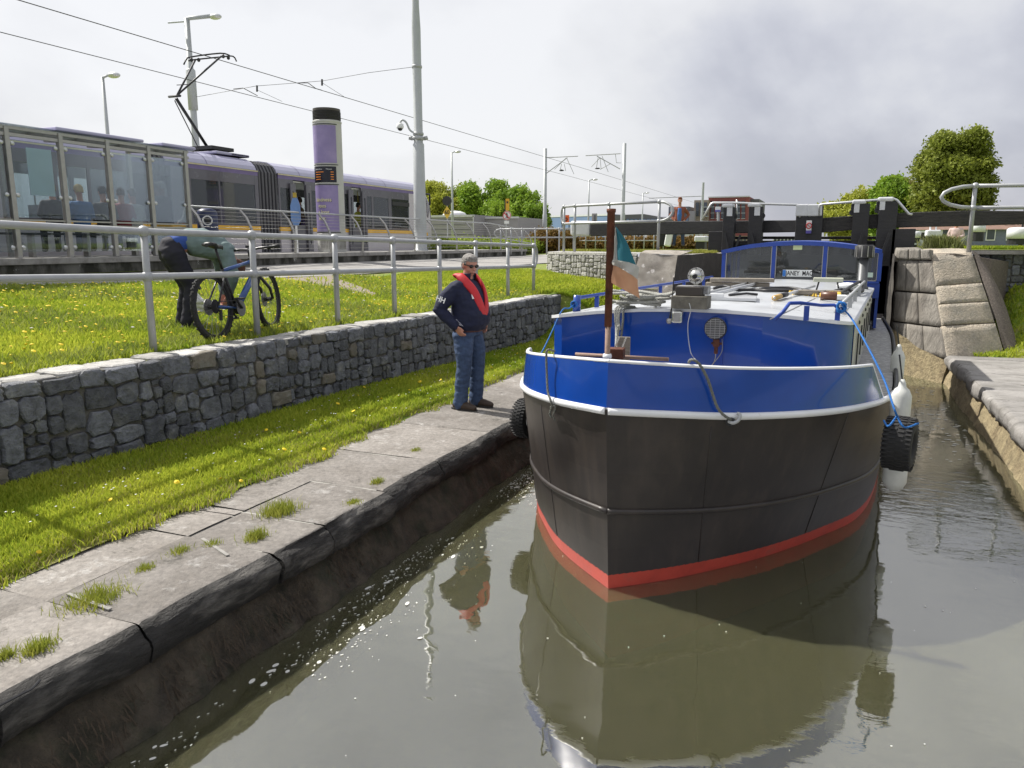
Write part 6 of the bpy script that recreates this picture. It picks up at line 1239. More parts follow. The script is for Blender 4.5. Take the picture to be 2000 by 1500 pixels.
for s in (-1,1):
    hip=Vector((-.005,.092*s,.88)); kn_=Vector((.025+.02*(s>0),.118*s,.49)); an=Vector((-.03+.05*(s>0),.125*s,.075)); caps(b,[hip,hip.lerp(kn_,.5)+Vector((.015,.01*s,0)),kn_,kn_.lerp(an,.55),an],[.120,.110,.088,.082,.084])
fuse(b,'jeans',JEAN,man,.010,2,.011,10,3)
for s in (-1,1):
    a=Vector((-.03+.05*(s>0),.125*s,.0)); b=MB(); caps(b,[a+Vector((-.055,0,.055)),a+Vector((.02,0,.06)),a+Vector((.12,.008*s,.05)),a+Vector((.20,.012*s,.042))],[.050,.054,.048,.036]); sh=fuse(b,'shoe',SHOE,man,.008,2)
    b=MB(); b.prism([a+Vector((x,y,0)) for x,y in ((-.11,-.03),(-.06,-.048),(.1,-.05),(.2,-.04),(.24,-.005),(.22,.035),(.1,.05),(-.06,.045),(-.11,.025))],(0,0,.026)); b.build('sole',SOLE,sh,local=True,bevel=.004)
b=MB(); b.tube([Vector((.148*math.cos(t)+.005,.182*math.sin(t),.925)) for t in np.linspace(0,2*math.pi,28)[:-1]],.018,6,closed=True); b.build('belt',mat('brown_belt',(.10,.035,.03),.6),man,local=True)
# lifejacket horseshoe, collar, hair, glasses
for s in (-1,1):
    b=MB(); P=interp([(-.115,0,1.50),(-.09,.08*s,1.535),(-.01,.125*s,1.53),(.075,.125*s,1.465),(.155,.10*s,1.37),(.205,.065*s,1.24),(.222,.030*s,1.14),(.215,.012*s,1.095)],4); 
    V=[];n_=12
    for i,p in enumerate(P):
        d=(P[min(i+1,len(P)-1)]-P[max(i-1,0)]).normalized(); out_=Vector((p.x-.0,p.y,.25*(p.z-1.25))).normalized() if i>7 else Vector((p.x*.3,p.y*.5,1)).normalized(); out_=(out_-d*out_.dot(d)).normalized(); sd_=d.cross(out_); t=min(i,len(P)-1-i); k=.75 if t==0 else 1
        for q in range(n_): a=2*math.pi*q/n_; V.append(p+out_*(.021*k*math.sin(a)+.010)+sd_*(.049*k*math.cos(a)))
    F=[(i*n_+q,i*n_+(q+1)%n_,(i+1)*n_+(q+1)%n_,(i+1)*n_+q) for i in range(len(P)-1) for q in range(n_)]+[tuple(range(n_))[::-1],tuple((len(P)-1)*n_+q for q in range(n_))]
    b.add(V,F); b.build('lifejacket_lobe',LJ,man,local=True,smooth=True)
b=MB(); b.bx((.172,-.115,1.325),(.012,.06,.075),R(-25),R(-20)); b.build('lifejacket_label',M['white'],man,local=True)
b=MB(); P=[]
V=[];n_=22
for z,r in ((1.47,.088),(1.50,.086),(1.555,.090),(1.565,.088),(1.556,.078),(1.50,.074)):
    for q in range(n_): a=R(38)+R(284)*q/(n_-1); V.append((.005+r*1.02*math.cos(a)+ (z-1.47)*.12,r*.95*math.sin(a),z+.02*math.cos(a)*0))
b.add(V,[(i*n_+q,i*n_+q+1,(i+1)*n_+q+1,(i+1)*n_+q) for i in range(5) for q in range(n_-1)]); b.build('collar',NAVY,man,local=True,smooth=True)
def hair(par,Mx,m,full=1.0,name='hair',vox=.008,disp=.006):
    b=MB(); t=MB(); t.sph((-.012,0,.045),(.103,.083,.088),20,14); t.sph((-.045,0,.0),(.070,.080,.085*full),16,10); t.sph((.045,0,.098),(.050,.058,.028),12,8)
    b.add([Mx@Vector(v) for v in t.v],t.f); o=fuse(b,name,m,par,vox,1,disp,30)
    # open the face: drop faces in front of the hairline
    bm=bmesh.new(); bm.from_mesh(o.data); Mi=Mx.inverted(); kill=[f for f in bm.faces if (lambda c: (c.x>.030 and c.z<.058) or (c.x>-.01 and c.z<-.0) or c.z<-.055)(Mi@f.calc_center_median())]; bmesh.ops.delete(bm,geom=kill,context='FACES'); bm.to_mesh(o.data); bm.free(); return o
hair(man,HM,GREYH)
for s in (-1,1):
    b=MB(); b.sph((.090,.034*s,.012),(.012,.029,.020),14,8); b.v=[tuple(HM@Vector(v)) for v in b.v]; b.build('sunglass_lens',mat('black_lens',(.004,.004,.005),.08),man,local=True,smooth=True)
    b=MB(); b.bar((.088,.06*s,.018),(.0,.083*s,.012),.004,.010); b.v=[tuple(HM@Vector(v)) for v in b.v]; b.build('sunglass_arm',M['black'],man,local=True)
b=MB(); b.bar((.098,-.03,.020),(.098,.03,.020),.006,.006); b.v=[tuple(HM@Vector(v)) for v in b.v]; b.build('sunglass_bridge',M['black'],man,local=True)
b=MB(); b.sph((.091,0,-.0625),(.006,.022,.0025),10,6); b.v=[tuple(HM@Vector(v)) for v in b.v]; b.build('mouth',mat('lips',(.22,.07,.06),.6),man,local=True)
# white HH letters on the right upper sleeve
Mt=Matrix.Translation((-.10,-.372,1.285))@Matrix.Rotation(R(8),4,'Z')@Matrix.Rotation(R(78),4,'X')@Matrix.Rotation(R(-18),4,'Z')
me=textmesh('HH',.085,M['white'],'sleeve_letters',None,Mt,.002,True); me.parent=man
b=MB(); b.prism([(-.03,-.225,1.08),(.02,-.235,1.06),(.09,-.20,.985),(.04,-.215,1.0)],(0,-.02,0)); b.build('pocket_flap',mat('grey_lining',(.35,.36,.42),.8),man,local=True)
def seated_or_standing(label,loc,rz,pose,top,bottom,hairc,cat='person',H_=1.7,group=None,vox=.022,arms='down',name='person',skin=SK,coat=None,head_pitch=.1):
    p=thing(name,label,cat,loc,group,rz); s_=H_/1.75; b=MB(); t_=MB(); l_=MB(); hz=.0
    if pose=='stand': hipz,knee,ank=.90*s_,lambda s:Vector((.02,.13*s,.48))*s_,lambda s:Vector((0,.17*s,.06))*s_
    else: hipz,knee,ank=.12,lambda s:Vector((.42,.12*s,.12)),lambda s:Vector((.44,.12*s,-.34))
    sh=hipz+.52*s_; hd=Vector((.03,0,hipz+.76*s_)); Mx=head_shape(b,hd,1,0,head_pitch)
    caps(b,[(0,0,sh),(.01,0,hd.z-.06)],[.06,.055]); loft(b,[((0,0,hipz-.03),.10,.15),((0,0,hipz+.25),.10,.14),((0,0,sh),.07,.14)])
    loft(t_,[((0,0,hipz-.06),.12,.165),((0,0,hipz+.1),.125,.165),((0,0,hipz+.3),.125,.175),((-.01,0,sh-.06),.11,.20),((-.01,0,sh+.02),.07,.11)]); loft(l_,[((0,0,hipz-.09),.11,.155),((0,0,hipz+.05),.115,.16)])
    for s in (-1,1):
        caps(b,[Vector((0,.09*s,hipz-.02)),knee(s),ank(s)],[.075,.05,.04]); caps(l_,[Vector((0,.09*s,hipz-.03)),knee(s),ank(s)],[.095,.072,.06]); a=ank(s); caps(b,[a+Vector((0,0,-.01)),a+Vector((.15,0,-.02))],[.035,.03])
        S1=Vector((-.01,.17*s,sh-.05)); 
        if arms=='down': E1,W1=Vector((-.03,.25*s,sh-.32*s_)),Vector((.06,.24*s,sh-.56*s_))
        elif arms=='hips': E1,W1=Vector((-.10,.33*s,sh-.27)),Vector((.06,.20*s,sh-.45))
        else: E1,W1=Vector((.02,.25*s,sh-.28)),Vector((.25,.12*s,sh-.34))
        caps(b,[S1,E1,W1],[.045,.04,.028]); caps(t_,[S1,E1,W1],[.068,.058,.045]); hand_shape(b,W1,(W1-E1),(0,-s,0),1,.5,s)
        q=MB(); caps(q,[a+Vector((-.03,0,-.015)),a+Vector((.06,0,-.01)),a+Vector((.16,0,-.025))],[.042,.045,.034]); fuse(q,'shoe',SOLE,p,vox*.7,1)
    fuse(b,'body',skin,p,vox*.75,1); fuse(t_,'top',top,p,vox,1,.006); fuse(l_,'trousers',bottom,p,vox,1,.004)
    if hairc is not None: hair(p,Mx,hairc,1.2,vox=.012,disp=.004)
    return p,Mx
C_=lambda n_,c: cloth_m(n_,c)
BLK=C_('dark_cloth',(.02,.02,.024)); 
pr_=aY(1326,478,29); p,_=seated_or_standing('man in an open rust coloured jacket and blue shirt standing on the far lockside','0',0,'stand',C_('rust_jacket',(.20,.06,.035)),C_('dark_jeans',(.03,.045,.09)),mat('auburn_hair',(.14,.05,.02),.8),H_=1.74,arms='hips') if False else (None,None)
t0=Vector(aY(1325,478,29)); t0.z=2.28
p,_=seated_or_standing('man in an open rust coloured jacket and blue shirt standing on the far lockside',t0,R(-80),'stand',C_('rust_jacket',(.22,.07,.04)),C_('dark_jeans',(.03,.045,.09)),mat('auburn_hair',(.16,.05,.02),.8),H_=1.74,arms='hips')
b=MB(); loft(b,[((.05,0,.90),.09,.085),((.065,0,1.15),.10,.09),((.05,0,1.38),.08,.07)]); fuse(b,'blue_shirt',C_('blue_shirt_cloth',(.05,.15,.40)),p,.02,1)
bgp=t0+Vector((-.62,.1,.0)); t=thing('bag','black and white bags standing on the grass beside the man in the rust jacket','bag',bgp); b=MB(); b.bx(bgp+Vector((-.05,0,.40)),(.32,.25,.8),.2); b.build('black_bag',BLK,t,bevel=.08,seg=3); b=MB(); b.bx(bgp+Vector((.26,-.15,.26)),(.26,.2,.52),.2,.15); b.build('white_bag',M['white'],t,bevel=.06,seg=3)
# people in the tram shelter
SD=[('man with cropped white hair and blue grey jacket standing in the shelter','stand',(318,380),-14.75,(.08,.10,.15),(.03,.03,.04),(.6,.58,.55),2.13),
('woman with blonde hair and blue top on the shelter bench','sit',(157,398),-14.4,(.05,.13,.30),(.05,.07,.12),(.50,.36,.17),2.62),
('person in a dark hooded coat on the shelter bench','sit',(104,400),-14.4,(.04,.035,.04),(.02,.02,.025),(.25,.17,.10),2.62),
('person in a maroon top on the shelter bench','sit',(238,402),-14.45,(.20,.03,.035),(.02,.02,.02),(.05,.03,.02),2.62),
('person in a pale grey shirt leaning forward on the shelter bench','sit',(262,412),-14.4,(.42,.42,.40),(.06,.08,.12),(.10,.08,.06),2.62),
('person in black with a red bag on the shelter bench','sit',(203,402),-14.4,(.022,.02,.02),(.02,.02,.02),(.02,.015,.01),2.62),
('person in a dark coat behind the man with white hair','stand',(306,388),-15.1,(.05,.05,.06),(.03,.03,.03),(.12,.08,.06),2.13)]
for i,(lb,po,(px,py),X,tc_c,bc,hc,z) in enumerate(SD):
    q=aX(px,py,X); seated_or_standing(lb,(X,q[1],z),R(180-12*i%40),po,C_('top%d'%i,tc_c),C_('leg%d'%i,bc),mat('hair%d'%i,hc,.8),H_=1.66,group='people waiting in the tram shelter',vox=.028,arms='fwd' if po=='sit' else 'down',head_pitch=.25)
q=aX(700,430,-16.9); p,_=seated_or_standing('person in a yellow safety vest stepping into the rear tram door',(-16.9,q[1],2.17),R(60),'stand',C_('hi_vis',(.42,.42,.05)),BLK,mat('blackhair',(.02,.02,.02),.8),H_=1.72,vox=.028)
q=aX(592,430,-17.0); p,_=seated_or_standing('dark clothed person standing inside the middle tram door',(-17.1,q[1],2.17),R(200),'stand',C_('tan_coat',(.16,.09,.05)),BLK,mat('brownhair',(.06,.03,.02),.8),H_=1.75,vox=.028)
q=aY(1866,466,33); p,_=seated_or_standing('person with white hair and pale pink shirt sitting on the far right lockside',(q[0],33,2.32),R(-100),'sit',C_('pale_pink_shirt',(.55,.42,.40)),C_('beige_trousers',(.30,.26,.2)),mat('white_cap',(.75,.75,.72),.8),H_=1.7,vox=.026,arms='fwd')
# --- the stooping cyclist
cq=az(372,647,1.385); cy_=thing('person','person in grey green jumper bending right over beside the bicycle','person',(cq[0],cq[1],1.385),rz=R(56)); cy_.scale=(1.06,1.08,1.04)
b=MB(); hh=Vector((.50,.0,.69)); HM2=head_shape(b,hh,1,0,R(95)); caps(b,[(.44,0,.92),(.50,.01,.78)],[.06,.055])
X_=Vector((1,0,-.05)); loft(b,[((-.12,0,.90),.11,.16,(1,0,.5)),((.02,0,.99),.10,.15,(1,0,.1)),((.2,0,1.0),.10,.15,(1,0,-.05)),((.38,0,.94),.09,.16,(1,0,-.3)),((.46,0,.90),.05,.12,(1,0,-.4))])
for s in (-1,1):
    hip=Vector((-.10,.09*s,.88)); kn_=Vector((.02,.13*s,.50)); an=Vector((-.06,.15*s,.08)); caps(b,[hip,kn_,an],[.09,.055,.042]); caps(b,[an,an+Vector((.16,.0,-.03))],[.035,.03])
    S1=Vector((.38,.17*s,.90)); E1=Vector((.44,.20*s,.62)); W1=Vector((.40,.10*s,.38)); caps(b,[S1,E1,W1],[.05,.04,.03]); hand_shape(b,W1,(W1-E1),(0,-s,0),1,.6,s)
fuse(b,'body',SKP,cy_,.010,2); hair(cy_,HM2,mat('short_red_brown_hair',(.12,.05,.03),.8),1.0,vox=.01)
b=MB(); loft(b,[((-.03,0,.995),.10,.165,(1,0,.25)),((.05,0,.985),.15,.18,(1,0,.1)),((.2,0,.975),.165,.19,(1,0,-.05)),((.34,0,.93),.15,.21,(1,0,-.3)),((.45,0,.91),.07,.14,(1,0,-.5)),((.50,0,.89),.06,.08,(1,0,-.5))])
for s in (-1,1):
    S1=Vector((.38,.17*s,.91)); E1=Vector((.44,.205*s,.62)); W1=Vector((.41,.11*s,.42)); caps(b,[S1,E1,W1],[.090,.078,.052])
fuse(b,'jumper',C_('grey_green_jumper',(.16,.22,.22)),cy_,.012,2,.009)
b=MB(); loft(b,[((-.10,0,.955),.122,.172,(1,0,.5)),((.02,0,1.01),.115,.170,(1,0,.2))]); fuse(b,'blue_shirt_tail',C_('bright_blue_shirt',(.03,.08,.32)),cy_,.012,1,.004)
b=MB(); loft(b,[((-.20,0,.83),.10,.15,(1,0,.9)),((-.13,0,.90),.150,.185,(1,0,.7)),((-.05,0,.95),.135,.178,(1,0,.5))])
for s in (-1,1):
    hip=Vector((-.13,.09*s,.86)); kn_=Vector((.02,.13*s,.50)); an=Vector((-.06,.15*s,.10)); caps(b,[hip,hip.lerp(kn_,.5),kn_,kn_.lerp(an,.5),an],[.125,.10,.075,.068,.062])
fuse(b,'trousers',C_('dark_navy_trousers',(.016,.016,.026)),cy_,.012,2,.008)
for s in (-1,1):
    b=MB(); an=Vector((-.06,.15*s,.055)); caps(b,[an+Vector((-.04,0,-.01)),an+Vector((.06,0,0)),an+Vector((.17,0,-.015))],[.045,.05,.036]); fuse(b,'shoe',C_('dark_trainer',(.05,.05,.06)),cy_,.012,1)
q=Vector(az(382,625,1.40)); q.z=float(zup(q[0],q[1])); bg=thing('bag','crumpled white and grey carrier bag in the grass at the feet of the bending person','bag',q+Vector((0,.0,0))); b=MB(); caps(b,[q+Vector((0,0,.06)),q+Vector((.02,0,.18)),q+Vector((.0,0,.30))],[.13,.12,.05]); 
b.v=[tuple(Vector(v)-q) for v in b.v]; fuse(b,'sack',mat('carrier_plastic',(.55,.55,.55),.4,0,.1,8),bg,.014,1,.02,12); b=MB(); b.tube([Vector((0,0,.3)),Vector((.08,0,.42)),Vector((.12,0,.34))],.02,6); b.build('strap',BLK,bg,local=True)
# ================================================================ BICYCLE
BY0=6.40; d_=Vector((-.20,.98,0)).normalized(); bx0=Vector((-6.08,BY0,1.355))
bk=thing('bicycle','black and blue mountain bike parked behind the railing beside the bending person','bicycle',bx0,rz=math.atan2(d_.y,d_.x)); bk.scale=(1.07,1.07,1.07); RW=.352
lean=Matrix.Rotation(R(-5),4,'X')
def bt(pts,r,name,m,par=bk,n_=10,flat=1): b=MB(); b.tube([lean@Vector(p) for p in pts],r,n_,flat=flat); return b.build(name,m,par,local=True,smooth=True)
BB=Vector((.43,0,.30)); RA=Vector((0,0,RW)); FA=Vector((1.12,0,RW)); ST=Vector((.27,0,.72)); HT=Vector((.86,0,.78)); HB=Vector((.90,0,.66))
M['spoke']=mat('spoke_steel',(.25,.25,.26),.4,.6); M['bikeb']=mat('bike_black',(.02,.02,.024),.35); M['bikeblue']=mat('bike_blue',(.02,.07,.25),.3,coat=.4)
for C0,nm in ((RA,'rear'),(FA,'front')):
    st=0 if nm=='rear' else R(8); Mz=Matrix.Translation(C0)@Matrix.Rotation(st,4,'Z'); ring_=lambda r,k=48: [Mz@Vector((r*math.cos(t),0,r*math.sin(t))) for t in np.linspace(0,2*math.pi,k+1)[:-1]]
    wh=MB(); wh.tube([lean@p for p in ring_(RW-.028,56)],.027,10,closed=True); w_=wh.build('wheel',M['rubber'],bk,local=True,smooth=True)
    b=MB(); b.tube([lean@p for p in ring_(RW-.062)],.012,6,closed=True); b.build('rim',M['bikeb'],w_,local=True)
    b=MB()
    for k in range(64):
        t=2*math.pi*k/64; B_=lean@Mz@Matrix.Rotation(-t,4,'Y')@Matrix.Translation((RW-.001,.010*(-1 if k%2 else 1),0)); b.add([B_@Vector(q) for q in [(-.006,-.010,-.008),(.005,-.010,-.008),(.005,.010,-.008),(-.006,.010,-.008),(-.006,-.010,.008),(.005,-.010,.008),(.005,.010,.008),(-.006,.010,.008)]],[(0,3,2,1),(4,5,6,7),(0,1,5,4),(1,2,6,5),(2,3,7,6),(3,0,4,7)])
    b.build('tread',M['rubber'],w_,local=True)
    for k in range(28):
        t=2*math.pi*k/28; s=.025*(-1 if k%2 else 1); b=MB(); b.tube([lean@Mz@Vector((.02*math.cos(t+.6),s,.02*math.sin(t+.6))),lean@Mz@Vector(((RW-.07)*math.cos(t),0,(RW-.07)*math.sin(t)))],.0018,4); b.build('spoke',M['spoke'],w_,local=True)
    b=MB(); b.tube([lean@Mz@Vector((0,-.045,0)),lean@Mz@Vector((0,.045,0))],.022,10); b.build('hub',M['dark'],w_,local=True)
    b=MB(); b.tube([lean@Mz@Vector((0,.042,0)),lean@Mz@Vector((0,.046,0))],.085,20); b.build('brake_disc',M['spoke'],w_,local=True)
    if nm=='rear':
        for k in range(6): b=MB(); b.tube([lean@Mz@Vector((0,-.03-.005*k,0)),lean@Mz@Vector((0,-.033-.005*k,0))],.072-.008*k,18); b.build('sprocket',M['dark'],w_,local=True)
bt([BB,ST],.019,'seat_tube',M['bikeb']); bt([BB+Vector((.02,0,.01)),HB+Vector((-.02,0,-.02))],.038,'down_tube',M['bikeblue'],flat=.8); bt([ST+Vector((0,0,-.02)),HT],.020,'top_tube',M['bikeblue']); bt([HT+Vector((-.01,0,.05)),HB],.026,'head_tube',M['bikeb'])
for s in (-1,1):
    bt([RA+Vector((0,.065*s,0)),RA.lerp(BB,.5)+Vector((0,.05*s,0)),BB+Vector((0,.03*s,0))],.012,'chain_stay',M['bikeblue']); bt([RA+Vector((0,.065*s,0)),ST+Vector((0,.03*s,-.03))],.010,'seat_stay',M['bikeb'])
    bt([HB+Vector((.02,.055*s,-.06)),FA+Vector((-.03,.058*s,.12)),FA+Vector((0,.06*s,0))],[.016,.018,.016],'fork_leg',M['bikeb'])
    bt([BB+Vector((0,.07*s,0)),BB+Vector((.12*s,.085*s,-.10*s))],.012,'crank',M['dark']); b=MB(); q_=BB+Vector((.13*s,.13*s,-.105*s)); b.bx(lean@q_,(.09,.09,.018)); b.build('pedal',M['dark'],bk,local=True,bevel=.004)
bt([HB+Vector((.02,-.06,-.05)),HB+Vector((.02,.06,-.05))],.018,'fork_crown',M['bikeb']); b=MB(); b.sph(lean@(BB+Vector((.03,0,.01))),(.085,.055,.075),14,10); b.build('motor',M['dark'],bk,local=True,smooth=True)
b=MB(); b.tube([lean@(BB+Vector((0,-.055,0))),lean@(BB+Vector((0,-.06,0)))],.085,20); b.build('chain_ring',M['spoke'],bk,local=True)
bt([BB+Vector((0,-.057,.083)),RA+Vector((0,-.045,.045))],.004,'chain',M['dark']); bt([BB+Vector((0,-.057,-.083)),RA+Vector((.03,-.05,-.10)),RA+Vector((0,-.045,-.045))],.004,'chain',M['dark']); b=MB(); b.bx(lean@(RA+Vector((.03,-.06,-.09))),(.03,.02,.11)); b.build('derailleur',M['dark'],bk,local=True)
bt([ST,ST+Vector((-.065,0,.20))],.014,'seat_post',M['bikeb']); S0=ST+Vector((-.09,0,.225)); b=MB(); V=[]
for x,hw_,z in ((-.13,.02,.015),(-.11,.065,.025),(-.05,.07,.02),(.02,.04,.0),(.08,.022,.0),(.14,.018,-.005),(.155,.008,-.012)): V.append((Vector((S0.x+x,0,S0.z+z)),hw_))
rows_=[[lean@(c+Vector((0,w*math.cos(a),.022*math.sin(a)))) for a in np.linspace(0,2*math.pi,13)[:-1]] for c,w in V]
for a_,b_ in zip(rows_,rows_[1:]): b.strip(a_,b_,True)
b.poly(rows_[0][::-1]); b.poly(rows_[-1]); b.build('saddle',M['black'],bk,local=True,smooth=True)
HC=HT+Vector((.03,0,.13)); bt([HT+Vector((0,0,.05)),HT+Vector((-.02,0,.12)),HC],.018,'stem',M['bikeb'])
bt([HC+Vector((-.05,-.36,.01)),HC+Vector((-.01,-.12,.01)),HC,HC+Vector((-.01,.12,.01)),HC+Vector((-.05,.36,.01))],.013,'handlebar',M['bikeb'])
for s in (-1,1):
    bt([HC+Vector((-.035,.25*s,.01)),HC+Vector((-.05,.37*s,.01))],.018,'grip',M['black']); bt([HC+Vector((.0,.2*s,.0)),HC+Vector((.03,.26*s,-.03)),HC+Vector((.015,.33*s,-.04))],.007,'brake_lever',M['dark']); b=MB(); b.bx(lean@(HC+Vector((.0,.2*s,.01))),(.05,.04,.03)); b.build('shifter',M['dark'],bk,local=True,bevel=.008)
b=MB(); b.bx(lean@(HC+Vector((-.01,.0,.035))),(.05,.09,.03)); b.build('display',M['black'],bk,local=True,bevel=.008); bt([HC+Vector((.02,.18,0)),HC+Vector((.14,.08,-.02)),HC+Vector((.1,0,-.12)),HB+Vector((0,0,-.05))],.004,'brake_cable',M['black'])
# ================================================================ VEGETATION
GR1,GR2=(.17,.29,.016),(.60,.62,.08)
M['blade']=leafmat('meadow_grass',GR1,GR2,.45,.5,.9); M['weed']=leafmat('weed_grass',(.20,.26,.03),(.42,.42,.08),.4,.6,5); M['dry']=leafmat('short_dry_grass',(.22,.26,.03),(.45,.44,.12),.4,.6,2.5)
def blades(name,m,label,pts,hmin,hmax,wid,seed,lean_=.5):
    """pts (n,3) root positions; scale by distance is in wid/h arrays"""
    rs=np.random.RandomState(seed); n=len(pts); th=rs.rand(n)*6.283; h=rs.uniform(0,1,n)**1.3*(hmax-hmin)+hmin; w=wid*rs.uniform(.6,1.3,n); lb=rs.rand(n)*6.283; ll=rs.uniform(.1,1,n)*lean_*h
    dx,dy=np.cos(th)*w,np.sin(th)*w; lx,ly=np.cos(lb)*ll,np.sin(lb)*ll; z0=pts[:,2]-.01
    V=np.empty((n,5,3)); P=pts
    V[:,0]=np.stack([P[:,0]-dx,P[:,1]-dy,z0],-1); V[:,1]=np.stack([P[:,0]+dx,P[:,1]+dy,z0],-1)
    V[:,2]=np.stack([P[:,0]+dx*.75+lx*.35,P[:,1]+dy*.75+ly*.35,z0+h*.6],-1); V[:,3]=np.stack([P[:,0]-dx*.75+lx*.35,P[:,1]-dy*.75+ly*.35,z0+h*.6],-1); V[:,4]=np.stack([P[:,0]+lx,P[:,1]+ly,z0+h],-1)
    k=np.arange(n)[:,None]*5; T=np.concatenate([k+np.array([[0,1,2]]),k+np.array([[0,2,3]]),k+np.array([[3,2,4]])],0)
    return bigmesh(name,V.reshape(-1,3),T,m,label,'stuff')
def scatter(n,x0,x1,y0,y1,zf,seed,falloff=True,maskf=None,near_=3.5):
    rs=np.random.RandomState(seed); X=rs.uniform(x0,x1,n*3).astype(np.float32); Y=rs.uniform(y0,y1,n*3).astype(np.float32); 
    d=np.hypot(X,Y); keep=rs.rand(n*3)<np.clip((near_/d)**2,0,1) if falloff else np.ones(n*3,bool)
    # only what the camera can see, with a margin
    rel=np.stack([X,Y],-1); fw=rel@np.array([-math.sin(YAW),math.cos(YAW)]); rt=rel@np.array([math.cos(YAW),math.sin(YAW)]); keep&=(fw>.8)&(np.abs(rt)<fw*.95+1.2)
    X,Y=X[keep],Y[keep]
    if maskf is not None: k2=maskf(X,Y,rs); X,Y=X[k2],Y[k2]
    return np.stack([X,Y,zf(X,Y)],-1),np.hypot(X,Y)
pthx=np.array(XE);pthy=np.array(YS)
def mk_up(X,Y,rs): 
    ok=(X<xw(Y)-.36)&(X>np.interp(Y,pthy,pthx)+.1); 
    dirt=((X>-10.8)&(X<-7.6)&(Y>13.2+(X+10.8)*-.42)&(Y<15.0+(X+10.8)*-.9)); return ok&~(dirt&(rs.rand(len(X))<.93))
P,D=scatter(440000,-13.3,-5.6,2.2,15.3,H,1,True,mk_up,5.2); blades('grass',M['blade'],'long sunny grass of the upper lawn',P,.03,.095,.0062*np.clip(D/6.,1,3.2),2,.7)
def mk_lo(X,Y,rs): return (X>xw(Y)+.0)&(X<-4.23+.10*fbm(Y,X,3.1,9)+.05*fbm(Y,X,11,8)+(rs.rand(len(X))**3)*.12)
P,D=scatter(350000,-5.9,-3.95,1.8,15.2,H,3,True,mk_lo,3.6); blades('grass',M['blade'],'grass strip at the foot of the low stone wall',P,.02,.075,.0041*np.clip(D/4.5,1,3.5),4,.7)
P,D=scatter(42000,-9.5,-3.0,15.0,19.5,H,5,False,lambda X,Y,rs:(Y<18+0*X)&~((X>-3.9)&(Y>15.05))&~((X<-6.4)&(Y>18))); blades('grass',M['blade'],'grass bank beyond the end of the low wall',P,.04,.10,.016,6,.7)
P,D=scatter(65000,2.35,9,9,17.0,zR,7,False,lambda X,Y,rs:((X>3.2+.2*rs.rand(len(X)))|((Y>15.03)&(rs.rand(len(X))<.55)))&(rs.rand(len(X))<.8)); blades('grass',M['blade'],'grass on the right hand bank',P,.03,.09,.014,8,.7)
P,D=scatter(26000,2.3,12,16.7,17.6,lambda X,Y:2.27+0*X,9,False); blades('grass',M['blade'],'rough grass along the top of the right lockside',P,.03,.11,.012,10,.6)
P,D=scatter(16000,-6.3,-2.3,16.8,19.5,lambda X,Y:2.19+0*X,11,False,lambda X,Y,rs: Y>16.6+(-3-X)*.55); blades('grass',M['dry'],'short dry grass on the left lockside',P,.02,.09,.010,12,.6)
P,D=scatter(120000,-5.9,-3.95,1.8,15.2,H,31,True,lambda X,Y,rs:(X>xw(Y))&(X<-4.16+.10*fbm(Y,X,3.1,9)+.05*fbm(Y,X,11,8))&((fbm(X,Y,3.3,55,3)+rs.uniform(-.4,.4,len(X))>.25)|(X>-4.5+.15*rs.rand(len(X)))),3.6); blades('dead_grass',leafmat('straw',(.30,.26,.10),(.50,.44,.22),.4,.6,5),'dead straw coloured blades mixed into the lower grass strip',P,.015,.07,.0026*np.clip(D/4.5,1,3.5),32,1.1)
P,D=scatter(160000,-13.3,-5.6,2.2,15.3,H,33,True,lambda X,Y,rs:mk_up(X,Y,rs)&((fbm(X,Y,1.9,57,3)+rs.uniform(-.4,.4,len(X))>.3)|(X>xw(Y)-.8)),5.2); blades('coarse_grass',leafmat('coarse_dark_blade',(.10,.17,.02),(.40,.42,.12),.4,.5,3),'coarse darker tussocks in the upper lawn',P,.04,.14,.0045*np.clip(D/6.,1,3.2),34,.9)
# joint weeds on the quay
tufts=[(545,1000,.16,.13,'broad leafy grass tuft growing from the quay joint nearest the bend in the edge'),(500,1050,.10,.10,'small grass tuft just below the biggest tuft on the quay'),(350,1080,.09,.07,'thin grass tuft in the middle of the long quay joint'),(283,1112,.07,.06,'sparse dry tuft left of the middle of the quay'),(185,1172,.20,.09,'wide low grass patch on the quay beside a white scrape'),(75,1270,.10,.10,'upright grass tuft near the lower left of the quay'),(8,1285,.06,.09,'grass tuft cut by the left edge of the picture'),(737,942,.07,.07,'small yellow green tuft by the broken quay edge'),(812,880,.07,.05,'tiny tuft in the far quay joint near the man'),(415,1065,.07,.06,'tuft beside the white bar scrape on the quay'),(690,980,.08,.03,'brown moss cushion on the rim of the quay')]
for i,(px,py,rad,hh_,lab) in enumerate(tufts):
    c=az(px,py,.5); rs=np.random.RandomState(60+i); n=int(420*rad/.1); P=np.stack([c[0]+rs.normal(0,rad*.30,n),c[1]+rs.normal(0,rad*.42,n),np.full(n,.502)],-1)
    o=blades('grass_tuft',M['weed'],None,P-np.array([c[0],c[1],.5]),hh_*.25,hh_*.8,.0024,70+i,.9); o.location=(c[0],c[1],.5); del o['kind']; tag(o,lab,'grass tuft','grass tufts in the quay joints')
c=az(1700+230,510,2.3)
t_=Vector(aY(1845,468,17.2)); P=np.stack([np.random.RandomState(3).normal(t_.x,.15,1500),np.random.RandomState(4).normal(17.3,.10,1500),np.full(1500,2.27)],-1); o=blades('wild_plant',leafmat('pale_umbel_plant',(.25,.30,.06),(.55,.55,.28),.4),'tall pale flowering weed on the right lockside under the rough beam',P,.08,.34,.012,5,.8); del o['kind']; o['category']='plant'
